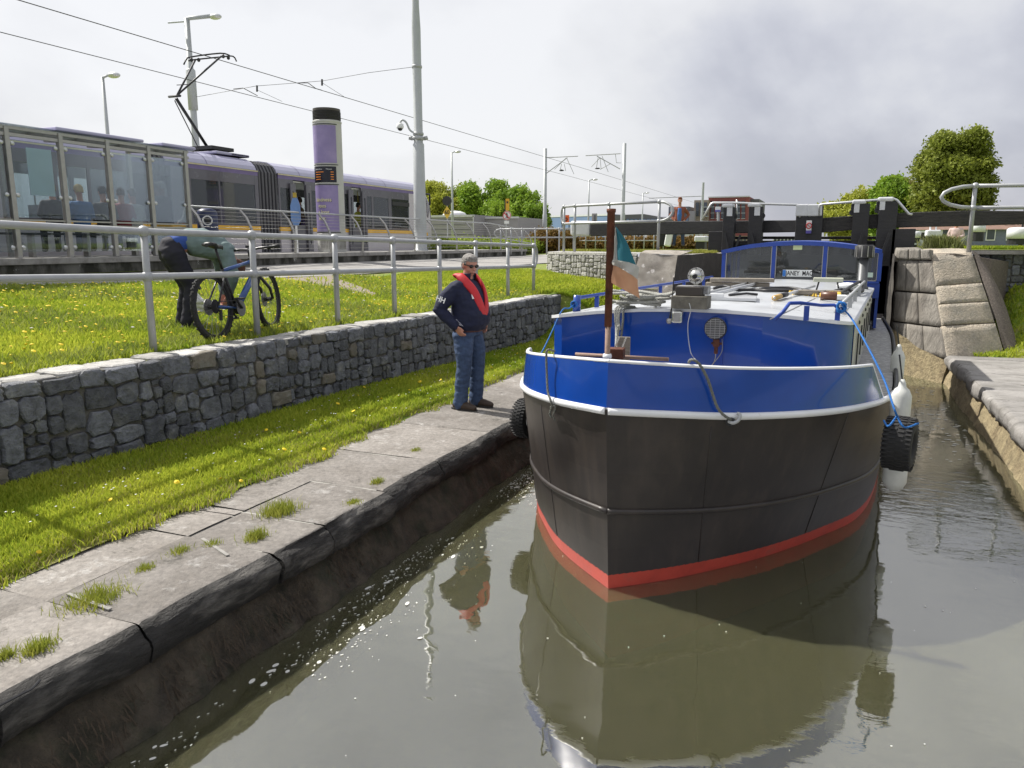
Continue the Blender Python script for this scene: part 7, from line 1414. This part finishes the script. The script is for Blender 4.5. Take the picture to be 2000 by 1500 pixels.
# dandelions
M['dand']=mat('dandelion_yellow',(.75,.55,.01),.7,0,.1,20,rnd=.15)
def flower(c,r,mb,tilt): 
    n=10; V=[(c[0],c[1],c[2]+r*.35)]; 
    for k in range(n): a=2*math.pi*k/n; V.append((c[0]+r*math.cos(a),c[1]+r*math.sin(a),c[2]+tilt*math.cos(a)*r))
    for k in range(n): a=2*math.pi*k/n; V.append((c[0]+r*.5*math.cos(a),c[1]+r*.5*math.sin(a),c[2]-r*.4))
    mb.add(V,[(0,1+k,1+(k+1)%n) for k in range(n)]+[(1+k,11+k,11+(k+1)%n,1+(k+1)%n) for k in range(n)])
b=MB(); flower((0,0,0),.017,b,.15); proto=None
fl_px=[(430,927),(215,975),(345,938),(75,1068),(712,760),(800,760),(778,772),(860,740),(925,712),(633,868),(940,735),(700,775),(745,778),(690,800),(520,838),(585,840),(555,870),(960,715),(985,700),(1010,690),(820,745),(470,1000-70),(660,790),(1040,668)]
for i,(px,py) in enumerate(fl_px):
    c=az(px,py,.60); 
    if not(-5.6<c[0]<-4.0): c[0]=-4.9+.5*math.sin(i)
    z=float(H(c[0],c[1]))
    if proto is None: proto=b.build('dandelion',M['dand'],None); o=proto
    else: o=proto.copy(); COL.objects.link(o)
    o.location=(c[0],c[1],z+.055); o.rotation_euler=(.3*math.sin(i),-.3,i); s=random.uniform(.9,1.5); o.scale=(s,s,s); tag(o,'open yellow dandelion in the grass strip below the low wall','dandelion','dandelions in the lower grass strip')
def flowers(name,n,m,label,r,seed,hz):
    P,D=scatter(n,-12.5,-5.9,3,15,H,seed,False,mk_up); mb=MB(); rs=np.random.RandomState(seed)
    for p,d in zip(P,D): flower((p[0],p[1],p[2]+rs.uniform(*hz)),r*rs.uniform(.7,1.25),mb,rs.uniform(-.5,.5))
    o=mb.build(name,m,None); tag(o,label,None,None,'stuff')
flowers('dandelions',380,M['dand'],'yellow dandelions scattered over the upper lawn',.017,21,(.06,.10))
flowers('dandelion_clocks',45,mat('seed_head',(.62,.60,.55),.9),'pale dandelion seed heads scattered over the upper lawn',.016,22,(.07,.12))
P,D=scatter(60,-5.3,-4.3,3,14,H,23,False); mb=MB()
for p in P: flower((p[0],p[1],p[2]+.05),.009,mb,.2)
o=mb.build('daisies',M['white'],None); tag(o,'tiny white daisies in the lower grass strip',None,None,'stuff')
# ---------------------------------------------------------------- floating foam
rs=np.random.RandomState(8); mb=MB()
def fleck(x,y,r,asp,rot):
    n=12; V=[]
    for k in range(n): a=2*math.pi*k/n; q=r*(1+.10*math.sin(2*a+rot)+.06*rs.rand()); X=q*math.cos(a)*asp; Y=q*math.sin(a); V.append((x+X*math.cos(rot)-Y*math.sin(rot),y+X*math.sin(rot)+Y*math.cos(rot),.004+rs.rand()*.001))
    mb.add(V,[tuple(range(n))])
for _ in range(2600):
    y=rs.uniform(1.7,8); dx=abs(rs.normal(0,.22))+.05; x=-2.93+dx
    if fbm(x,y,2.2,91,3)+rs.uniform(-.5,.5)<.05: continue
    big=rs.rand()<(.14 if y<3.3 else .05); fleck(x,y,(rs.uniform(.007,.015) if big else rs.uniform(.0015,.005)),rs.uniform(1,2.4),rs.uniform(-.6,.6)+1.3)
for _ in range(110): x,y=rs.uniform(-2.7,1.8),rs.uniform(2,12); fleck(x,y,rs.uniform(.002,.005),1.3,0)
for _ in range(140): x,y=rs.uniform(.9,1.75),rs.uniform(9.5,14.5); fleck(x,y,rs.uniform(.006,.016),2,rs.rand()*.4)
o=mb.build('foam',mat('water_foam',(.62,.62,.58),.7),None); tag(o,'flecks of white foam drifting on the canal beside the left quay',None,None,'stuff')
# debris on the quay
P=[az(*q,.508) for q in ((-5,1380),(20,1367),(48,1352),(62,1345),(78,1328))]; mb=MB(); mb.tube(interp(P,4),.006,5); o=mb.build('twig',M['dark'],None,org=tuple(P[0])); tag(o,'thin black curved stick lying on the near left quay stone','stick')
for a,b_,lab in (((133,1160),(215,1190),'white bar shaped scar beside the wide grass patch'),((395,1052),(445,1085),'pale metal strip let into the quay between two tufts')):
    A=Vector(az(*a,.508));B_=Vector(az(*b_,.508)); mb=MB(); mb.bar(A,B_,.022,.008); o=mb.build('metal_strip',M['concrete'],None,org=tuple(A)); tag(o,lab,'metal strip')
# ---------------------------------------------------------------- trees
def crown_leaves(centers,radii,n,size,seed,par,m,name='crown',flat=.8):
    rs=np.random.RandomState(seed); centers=np.array(centers,float); radii=np.array(radii,float); w=radii[:,0]**2; idx=rs.choice(len(centers),n,p=w/w.sum()); v=rs.normal(size=(n,3)); v/=np.linalg.norm(v,axis=1,keepdims=True); rr=rs.uniform(.55,1.02,n)**.6
    rad=radii[idx]; noise_=1+.16*np.sin(v[:,0]*5+idx)+.14*np.sin(v[:,2]*7+idx*2); P=centers[idx]+v*rad*(rr*noise_)[:,None]
    # sprigs: leaves gathered in little bunches
    k=5; P=np.repeat(P,k,0)+rs.normal(0,size*1.1,(n*k,3)); nn=n*k; a=rs.normal(size=(nn,3)); a/=np.linalg.norm(a,axis=1,keepdims=True); b=np.cross(a,rs.normal(size=(nn,3))); b/=np.linalg.norm(b,axis=1,keepdims=True); s=size*rs.uniform(.5,1.2,(nn,1))
    V=np.stack([P-a*s,P+b*s*.55,P+a*s,P-b*s*.55],1).reshape(-1,3); q=np.arange(nn)[:,None]*4+np.array([[0,1,2,3]]); return bigmesh(name,V,q,m,None,None,None,par)
def tree(label,base,h,w,clumps,leafm,seed,n=9000,size=.16,name='tree',crown0=.25,cat='tree',trunk=.25,shape=None,group=None):
    rnd_=random.Random(seed); base=Vector(base); t=thing(name,label,cat,base,group); cs=[];rd=[]
    for k in range(clumps):
        u=rnd_.random(); z=h*(crown0+(1-crown0)*(.08+.84*u)); prof_=math.sin(math.pi*min(1,max(0,(z/h-crown0*.6)/(1.05-crown0*.6))))**.6 if shape is None else shape(z/h); a=rnd_.random()*6.283; rr=w/2*prof_*math.sqrt(rnd_.random())*.88; r=w*rnd_.uniform(.07,.15); cs.append((rr*math.cos(a),rr*math.sin(a),min(z,h-r*.8))); rd.append((r,r,r*.85))
    mb=MB(); mb.tube([(0,0,-.2),(0,0,h*crown0),(.1,0,h*.55)],[trunk,trunk*.75,trunk*.3],9); mb.build('trunk',M['bark'],t,local=True,smooth=True)
    for k in range(0,clumps,max(1,clumps//9)): c=cs[k]; mb=MB(); z0=h*crown0*rnd_.uniform(.7,1.2); mb.tube([(0,0,z0),(c[0]*.5,c[1]*.5,lerp(z0,c[2],.6)),c],[trunk*.35,trunk*.2,.03],6); mb.build('limb',M['bark'],t,local=True,smooth=True)
    o=crown_leaves(cs,rd,n,size,seed,t,leafm); return t
M['bark']=mat('bark',(.10,.08,.06),.95,0,.3,6,.8,20,stretch=(1,1,.3))
LF=lambda n_,a,b_: leafmat(n_,a,b_,.35,.6,.5)
la=LF('sycamore_leaf',(.11,.145,.02),(.31,.35,.06)); lb=LF('fresh_green_leaf',(.10,.20,.02),(.32,.45,.05)); lc=LF('yellow_green_leaf',(.24,.27,.03),(.48,.50,.08)); ld=LF('olive_leaf',(.15,.14,.04),(.32,.30,.10)); le=LF('bright_hedge_leaf',(.14,.21,.02),(.38,.46,.06))
Bp=lambda px,Y,z=1.9: (float(aY(px,470,Y)[0]),Y,z)
def hgt(px,py,Y,z0): return float(aY(px,py,Y)[2])-z0
bigY=75; x0_,x1_=aY(1779,380,bigY)[0],aY(1946,380,bigY)[0]; hb=hgt(1870,256,bigY,2.1)
tree('big dense sycamore standing behind the right balance beam','x',0,0,0,la,1) if False else None
tree('big dense sycamore rising above the right balance beam',((x0_+x1_)/2,bigY,2.1),hb*1.02,(x1_-x0_)*1.0,190,la,5,19000,.165,crown0=.12,trunk=.3,shape=lambda u: max(.12,math.sqrt(max(0,1-((u-.5)/.52)**2))))
tree('rounded mid green tree directly left of the big sycamore',Bp(1742,82,2.1),hgt(1740,345,82,2.1),5.4,34,lb,6,5500,.2,crown0=.1)
tree('pale yellow green tree at the left end of the tree line behind the lock',Bp(1668,100,2.1),hgt(1670,373,100,2.1),8.2,40,lc,7,6000,.20,crown0=.1)
tree('sparse olive tree between the green tree and the sycamore',Bp(1778,92,2.1),hgt(1775,350,92,2.1),4.6,24,ld,8,4000,.15,crown0=.1)
# bare branching shrub right of the sycamore
t=thing('bare_shrub','pale leafless thorny tree sticking out right of the sycamore','tree',Bp(1940,72,2.1)); rb=random.Random(3); mb=MB()
for k in range(46):
    a=rb.uniform(-.2,1.0); q=Vector((0,0,.6)); d=Vector((math.cos(a)*rb.uniform(.5,1.2),rb.uniform(-.5,.5),math.sin(a)+.25)).normalized(); pts_=[q]; 
    for s in range(4): q=q+d*rb.uniform(.4,.8); d=(d+Vector((rb.uniform(-.3,.3),rb.uniform(-.3,.3),rb.uniform(-.2,.3)))).normalized(); pts_.append(q)
    mb.tube(pts_,[.035,.025,.018,.012,.006],4)
mb.build('branches',mat('pale_twig',(.36,.33,.28),.9),t,local=True)
for i,(px,Y,py,w,lm,lab) in enumerate(((862,70,358,6.5,lc,'yellowish young tree nearest the tram nose'),(905,72,362,6.2,le,'middle of the bright trees behind the grey building'),(960,68,353,6.8,lb,'fuller green tree behind the no walking sign'),(1010,66,368,5.8,lb,'rightmost green tree beyond the grey building'),(835,78,362,5.5,lc,'thin yellow tree half hidden by the tram nose'),(1035,64,400,4.0,lb,'low green bush tree at the right end of the row'))):
    tree(lab,Bp(px,Y),hgt(px,py,Y,1.9),w,42,lm,30+i,4800,.155,crown0=.08,trunk=.14,group='trees behind the grey building')
def hedge(label,P0,P1,w,h,m,seed,n=2600,size=.05,name='hedge'):
    P0=Vector(P0);P1=Vector(P1); t=thing(name,label,'hedge',P0); k=max(3,int((P1-P0).length/(h*.6))); cs=[((P1-P0)*((i+.5)/k)+Vector((0,0,h*.48))) for i in range(k)]; crown_leaves([tuple(c) for c in cs],[(max(w/2,(P1-P0).length/k*.75),w/2,h*.52)]*k,n,size,seed,t,m,'foliage'); mb=MB(); 
    for c in cs: mb.cyl((c.x,c.y,-.1),(c.x,c.y,h*.5),.03,n=5)
    mb.build('stems',M['bark'],t,local=True); return t
lr=LF('reddish_hedge_leaf',(.10,.085,.02),(.30,.17,.05))
a=aY(1040,490,42);b_=aY(1122,490,42); hedge('clipped hedge with reddish top left of the white beam end',(a[0],42,1.9),(b_[0],42,1.9),1.2,1.15,lr,50,3500,.08)
a=aY(1128,490,50);b_=aY(1390,490,50); hedge('low hedge running behind the left lockside',(a[0],50,2.0),(b_[0],50,2.0),1.0,.75,lr,51,4000,.09)
hedge('low green hedge planted along the end of the platform',(-15.8,30,2.0),(-15.6,46,1.95),1.0,.55,le,52,3500,.08)
a=aY(870,470,48);b_=aY(1000,470,48); hedge('narrow green hedge below the grey building',(a[0],48,1.85),(b_[0],48,1.85),.8,.8,le,53,2200,.075)
# ================================================================ BUILDINGS AND BACKGROUND
def bbox(par,px0,px1,py,Y,dep,zb_,name,m,bevel=0): 
    a=aY(px0,py,Y);b=aY(px1,py,Y); mb=MB(); mb.box(a[0],b[0],Y,Y+dep,zb_,a[2]); return mb.build(name,m,par,bevel=bevel)
M['cladding']=mat('grey_cladding',(.30,.285,.30),.6,0,.05,1); M['fascia']=mat('pale_fascia',(.55,.55,.57),.5); M['bluesheet']=mat('blue_sheet_metal',(.12,.19,.34),.6,0,.08,.3); M['redbrick']=mat('red_clad_block',(.24,.075,.07),.8,0,.08,.2); M['beige']=mat('beige_block',(.33,.27,.22),.8,0,.06,.3); M['greyblk']=mat('dark_grey_block',(.12,.12,.14),.7,0,.1,.3); M['win']=mat('far_window',(.06,.07,.09),.2); M['wwin']=mat('pale_window_frame',(.5,.52,.55),.5)
gb=thing('grey_building','low grey clad building with pale roof edge behind the tram nose','building',(*aY(930,460,55)[:2],1.9))
bbox(gb,812,925,421,55,9,1.8,'wall',M['cladding']); bbox(gb,925,1011,425,57.2,8,1.8,'wall',M['cladding']); bbox(gb,808,926,421,54.9,.08,float(aY(900,424,55)[2]),'fascia',M['fascia']); bbox(gb,925,1013,424,57.1,.08,float(aY(960,427,57)[2]),'fascia',M['fascia'])
for px in (924,): bbox(gb,px-.8,px+.8,421,54.9,.06,1.9,'corner_trim',M['fascia'])
bbox(gb,932,945,444,57.1,.05,1.9,'door',M['greyblk']); bbox(gb,936,943,452,57.04,.04,3.0,'door_window',M['wwin']); mb=MB(); c=aY(888,420,58); mb.sph(c,(1.0,1.0,.35),12,6); mb.build('roof_dome',M['white'],gb,smooth=True)
for i,z in enumerate(np.linspace(2.3,4.2,6)): mb=MB(); a=aY(812,430,54.98);b_=aY(924,430,54.98); mb.box(a[0],b_[0],54.96,54.99,z,z+.03); mb.build('cladding_joint',M['greyblk'],gb)
bs=thing('blue_shed','long blue metal shed far behind the hedges','building',(*aY(1100,440,130)[:2],1.9)); 
a=aY(1005,424,150);b_=aY(1190,418,120); mb=MB(); mb.prism([(a[0],150,1.9),(b_[0],120,1.9),(b_[0],120,b_[2]),(a[0],150,a[2])],(8,25,0)); mb.build('wall',M['bluesheet'],bs)
mb=MB(); mb.prism([(a[0],149.9,a[2]-.25),(b_[0],119.9,b_[2]-.25),(b_[0],119.9,b_[2]+.05),(a[0],149.9,a[2]+.05)],(.1,.3,0)); mb.build('gutter',M['wwin'],bs)
bs=thing('blue_container','pale blue container roof between the tram nose and the trees','building',(*aY(848,440,85)[:2],1.9)); bbox(bs,836,864,412,85,6,1.9,'wall',mat('blue_panel',(.07,.22,.55),.5))
for k in range(4): a=aY(840+7*k,430,84.95); mb=MB(); mb.box(a[0],a[0]+.15,84.9,84.97,2,float(aY(850,413,84.9)[2])); mb.build('rib',M['bluesheet'],bs)
ds=thing('dark_shed','dark roofed long building behind the left lockside railing','building',(*aY(1250,440,110)[:2],2)); 
a=aY(1192,424,110);b_=aY(1258,418,110);c=aY(1305,427,110); mb=MB(); mb.prism([(a[0],110,2),(c[0],110,2),(c[0],110,c[2]),(b_[0],110,b_[2]),(a[0],110,b_[2]-.1)],(0,20,0)); mb.build('wall',M['greyblk'],ds)
for k in range(9): q=aY(1216+8*k,425,109.9); mb=MB(); mb.box(q[0],q[0]+.35,109.85,109.95,q[2]-1.2,q[2]-.2); mb.build('window',M['bluesheet'],ds)
rbk=thing('red_block','dark red flat roofed block of flats with a grey corner beyond the lock gate','building',(*aY(1430,440,160)[:2],2)); bbox(rbk,1384,1463,385,160,20,1.9,'wall',M['redbrick']); bbox(rbk,1463,1483,389,163,14,1.9,'wall',M['greyblk']); bbox(rbk,1383,1464,384,159.8,.2,float(aY(1400,386,159.8)[2]),'parapet',M['fascia'])
for j,py in enumerate((398,410,421)):
    for k in range(7): q=aY(1392+10*k,py,159.9); mb=MB(); mb.box(q[0]-.32,q[0]+.32,159.75,159.95,q[2]-.55,q[2]+.5); w_=mb.build('window',M['win'],rbk); mb=MB(); mb.box(q[0]-.38,q[0]+.38,159.7,159.97,q[2]-.65,q[2]-.56); mb.build('sill',M['wwin'],w_)
bb_=thing('beige_block','beige and grey block of flats with balconies left of the red block','building',(*aY(1360,440,158)[:2],2)); bbox(bb_,1356,1384,391,158,18,1.9,'wall',M['beige']); bbox(bb_,1306,1346,404,156,18,1.9,'wall',M['greyblk']); bbox(bb_,1346,1357,412,156,16,1.9,'wall',M['cladding'])
bbox(bb_,1306,1330,418,155.9,.1,1.9,'red_panel',M['redbrick'])
for j,py in enumerate((400,409,418)):
    for k in range(3): q=aY(1362+8*k,py,157.9); mb=MB(); mb.box(q[0]-.3,q[0]+.3,157.75,157.95,q[2]-.45,q[2]+.45); mb.build('window',M['win'],bb_); 
    q=aY(1370,py+4,157); q2_=aY(1383,py+4,157); mb=MB(); mb.box(q[0],q2_[0],156.6,157.95,q[2]-.12,q[2]); mb.build('balcony',M['wwin'],bb_)
for k in range(4):
    q=aY(1312+9*k,410,155.9); mb=MB(); mb.box(q[0]-.3,q[0]+.3,155.8,155.95,q[2]-.4,q[2]+.4); mb.build('window',M['wwin'],bb_)
# low pale buildings and parked things seen between the beam and the ground
for i,(a_,b__,py,m_,Y,lab) in enumerate(((1222,1262,452,'wwin',95,'low white building with dark windows under the left beam'),(1262,1300,455,'white',92,'pale flat roofed kiosk left of the man in the rust jacket'),(1338,1385,458,'wwin',90,'pale low wall behind the white mooring box'),(1430,1468,461,'beige',95,'pale brick house glimpsed under the left beam'),(1510,1552,462,'white',88,'white van roof glimpsed under the left beam'))):
    t=thing('low_building' if 'van' not in lab else 'parked_van',lab,'building' if 'van' not in lab else 'van',(*aY(a_,460,Y)[:2],1.95)); bbox(t,a_,b__,py,Y,5,1.9,'wall',M[m_])
    n_=int((b__-a_)/7)
    for k in range(n_): q=aY(a_+4+7*k,py+8,Y-.05); mb=MB(); mb.box(q[0]-.12,q[0]+.12,Y-.08,Y-.02,q[2]-.22,q[2]+.22); mb.build('window',M['win'],t)
# cottages at the right
ct=thing('cottage_row','row of low cottages with brown tiled roofs behind the right lockside','building',(*aY(1880,460,70)[:2],2.1))
roofm=mat('brown_tiles',(.21,.13,.10),.9,0,.2,3,.6,8); Y=70; x0c,x1c=aY(1770,460,Y)[0],aY(2100,460,Y)[0]; ze=float(aY(1900,447,Y)[2]); zrg=float(aY(1900,436,Y+3)[2])
mb=MB(); mb.box(x0c,x1c,Y,Y+6,2.0,ze); mb.build('wall',M['wwin'],ct); mb=MB(); mb.prism([(x0c-.2,Y-.3,ze-.05),(x0c-.2,Y+3,zrg+.25),(x0c-.2,Y+6.3,ze-.05)],(x1c-x0c+.4,0,0)); mb.build('roof',roofm,ct)
xa=aY(1915,460,Y-.02)[0]; xb=aY(1865,460,Y)[0]; mb=MB(); mb.box(xb,x1c,Y-.04,Y-.02,2.0,ze-.1); mb.build('blue_grey_front',mat('blue_render',(.17,.19,.25),.8),ct); xb2=aY(1812,460,Y)[0]; mb=MB(); mb.box(xb2,xb,Y-.04,Y-.02,2.0,ze-.1); mb.build('maroon_front',mat('maroon_render',(.18,.08,.08),.8),ct)
for px in (1787,1830,1848,1975,1935,2010): q=aY(px,458,Y-.06); mb=MB(); mb.box(q[0]-.32,q[0]+.32,Y-.1,Y-.05,2.6,3.5); w_=mb.build('window_frame',M['white'],ct); mb=MB(); mb.box(q[0]-.25,q[0]+.25,Y-.13,Y-.101,2.68,3.42); mb.build('pane',M['win'],w_)
for px in (1835,1930): q=aY(px,440,Y+3); mb=MB(); mb.box(q[0]-.3,q[0]+.3,Y+2.8,Y+3.3,zrg,zrg+.75); mb.build('chimney',roofm,ct)
# lock furniture: white capped bollards and boxes
def bollard(label,px,py0,py1,Y,w,cap=.6,name='bollard'):
    a=aY(px,py0,Y);b=aY(px,py1,Y); t=thing(name,label,'bollard',(a[0],Y,b[2])); h=a[2]-b[2]; mb=MB(); mb.lathe((0,0,0),[(w*.9,-.1),(w*.9,h*(1-cap))],16); mb.build('base',M['black'],t,local=True,smooth=False); mb=MB(); mb.lathe((0,0,0),[(w,h*(1-cap)),(w,h*.85),(w*.8,h*.97),(w*.4,h)],16); mb.build('cap',M['gatelight'],t,local=True,smooth=True)
bollard('large white topped mooring bollard just right of the railing post',1912,437,464,24,.17); bollard('small white domed bollard behind the right heel post',1790,452,466,20,.10,.9); bollard('white topped bollard cut by the right edge of the picture',1993,444,470,24,.30,.85)
def wbox(label,px0,px1,py0,py1,Y,handle=True):
    a=aY(px0,py0,Y);b=aY(px1,py1,Y); t=thing('paddle_box',label,'box',(a[0],Y,b[2])); mb=MB(); mb.box(a[0],b[0],Y,Y+.5,b[2],a[2]); mb.build('cover',M['gatelight'],t,bevel=.03); mb=MB(); mb.box(a[0]+.04,b[0]-.04,Y+.04,Y+.46,b[2]-.2,b[2]); mb.build('base',M['black'],t)
    if handle: h=.16; mb=MB(); mb.tube([(a[0]+.08,Y+.2,a[2]),(a[0]+.08,Y+.2,a[2]+h),((a[0]+b[0])/2+.05,Y+.2,a[2]+h),((a[0]+b[0])/2+.05,Y+.2,a[2])],.018,6); mb.build('handle',M['white'],t)
wbox('white lidded box with a wire handle on the right lockside',1811,1838,449,462,20); wbox('white rounded box on the left lockside right of the man in the rust jacket',1356,1379,461,472,21,False)
t=thing('balance_beam','white topped far gate beam seen behind the right bollards','beam',Bp(1800,38,2.2)); a=aY(1728,452,38);b_=aY(1812,460,38); mb=MB(); mb.box(a[0],b_[0],38,38.3,2.55,2.85); mb.build('beam',M['black'],t); mb=MB(); mb.box(a[0],b_[0],37.98,38.32,2.852,2.93); mb.build('white_top',M['gatelight'],t)
for k,(x,y0,y1,nm,lab) in enumerate(((1997,340,445,'lamp_post','black old style lamp post at the right edge of the picture'),)):
    q=aY(x,445,45); h=hgt(x,345,45,2.2); t=thing('street_lamp',lab,'street lamp',(q[0],45,2.2)); MB().lathe((0,0,0),[(.10,0),(.07,.8),(.05,1),(.04,h)],10).build('column',M['black'],t,local=True,smooth=True); MB().lathe((0,0,h),[(.05,0),(.16,.08),(.22,.42),(.24,.44),(.05,.62),(.03,.7)],10).build('lantern',M['dark'],t,local=True)
# signs
def sgn(name,label,px,py,Y,par=None): 
    q=Vector(aY(px,py,Y)); return q
q=sgn(0,0,873,415,42); t=thing('speed_sign','yellow diamond speed sign reading 60 on a thin post','sign',(q.x,42,1.9)); s_=.36; mb=MB(); mb.prism([(q.x-s_*.75,42,q.z),(q.x,42,q.z-s_*1.05),(q.x+s_*.75,42,q.z),(q.x,42,q.z+s_*1.05)],(0,.03,0)); mb.build('plate',mat('sign_yellow',(.62,.42,.05),.5),t); textmesh('60',.34,M['black'],'digits',t,Matrix.Translation((q.x,41.99,q.z))@Matrix.Rotation(R(90),4,'X'),.003,True)
MB().cyl((q.x,42.05,1.9),(q.x,42.05,q.z+.9),.035).build('post',M['galv'],t); mb=MB(); mb.lathe((q.x,41.98,q.z+.68),[(.0,0),(.28,0),(.28,.12),(.2,.2)],18,'Y'); mb.build('round_signal',M['dark'],t)
q=sgn(0,0,990,421,38); t=thing('no_walking_sign','round red ringed no walking sign with a yellow board above it','sign',(q.x,38,1.9)); mb=MB(); mb.lathe((q.x,38,q.z),[(.0,0),(.235,0),(.235,.02)],28,'Y'); mb.build('disc',M['white'],t); RED=mat('traffic_red',(.55,.03,.03),.5)
mb=MB(); mb.tube([(q.x+.21*math.cos(a),37.99,q.z+.21*math.sin(a)) for a in np.linspace(0,6.283,29)[:-1]],.03,6,closed=True,flat=.4); mb.build('red_ring',RED,t); mb=MB(); mb.bar((q.x-.15,37.975,q.z+.15),(q.x+.15,37.975,q.z-.15),.012,.045); mb.build('red_bar',RED,t)
mb=MB(); mb.sph((q.x,37.985,q.z+.12),(.03,.01,.03),8,5); mb.bar((q.x,37.985,q.z+.09),(q.x,37.985,q.z-.02),.01,.05); mb.bar((q.x,37.985,q.z-.0),(q.x+.055,37.985,q.z-.15),.01,.03); mb.bar((q.x,37.985,q.z-.0),(q.x-.06,37.985,q.z-.15),.01,.03); mb.bar((q.x-.0,37.985,q.z+.07),(q.x+.06,37.985,q.z+.0),.01,.02); mb.bar((q.x,37.985,q.z+.07),(q.x-.06,37.985,q.z+.01),.01,.02); mb.build('walking_figure',M['black'],t)
MB().cyl((q.x-.05,38.05,1.9),(q.x-.05,38.05,q.z+.75),.03).build('post',M['galv'],t); mb=MB(); mb.box(q.x-.07,q.x+.13,38,38.03,q.z+.26,q.z+.86); mb.build('yellow_board',mat('sign_amber',(.62,.36,.02),.5),t); mb=MB(); mb.box(q.x-.14,q.x-.08,38,38.05,q.z+.24,q.z+.80); mb.build('black_edge',M['dark'],t)
mb=MB(); mb.bx((q.x+.03,37.99,q.z+.68),(.10,.006,.10)); mb.build('board_symbol',M['black'],t); mb=MB(); mb.box(q.x-.15,q.x+.12,38,38.02,q.z-.42,q.z-.27); mb.build('lower_plate',M['white'],t)
q=sgn(0,0,1104,428,60); t=thing('shop_sign','orange square sign with a dark letter b on a dark frame','sign',(q.x,60,1.9)); mb=MB(); mb.box(q.x-.30,q.x+.30,60,60.1,q.z-.32,q.z+.32); mb.build('board',mat('orange_sign',(.75,.13,.02),.5),t); mb=MB(); mb.box(q.x-.34,q.x-.12,59.95,60.12,q.z-.36,q.z+.36); mb.build('dark_side',M['black'],t); textmesh('b',.62,M['black'],'letter',t,Matrix.Translation((q.x+.06,59.98,q.z+.02))@Matrix.Rotation(R(90),4,'X'),.003,True)
for dx in (-.3,.3): MB().cyl((q.x+dx,60.1,1.9),(q.x+dx,60.1,q.z-.3),.04).build('leg',M['dark'],t)
# palisade fence behind the white beam end
t=thing('palisade_fence','grey palisade fence behind the hedges left of the flagpole','fence',(*aY(1040,480,58)[:2],1.9))
for px in range(1010,1200,4): a=aY(px,462+(3 if px>1110 else 0),58); mb=MB(); mb.box(a[0]-.04,a[0]+.04,58,58.03,1.9,a[2]); mb.build('pale',M['galv'],t)
a=aY(1010,470,58);b_=aY(1199,470,58); mb=MB(); mb.box(a[0],b_[0],58.03,58.07,2.3,2.36); mb.build('fence_rail',M['galv'],t)
q=aY(1160,428,60); t=thing('signal_cabinet','slim grey cabinet standing behind the white beam end','cabinet',(q[0],60,1.9)); mb=MB(); mb.box(q[0]-.18,q[0]+.18,60,60.3,1.9,q[2]+.45); mb.build('body',M['cladding'],t,bevel=.02); mb=MB(); mb.box(q[0]+.0,q[0]+.15,59.97,59.995,q[2]-.2,q[2]+.3); mb.build('door',M['greyblk'],t)

bpy.data.scenes.remove(TMP); bpy.data.batch_remove(JUNK)
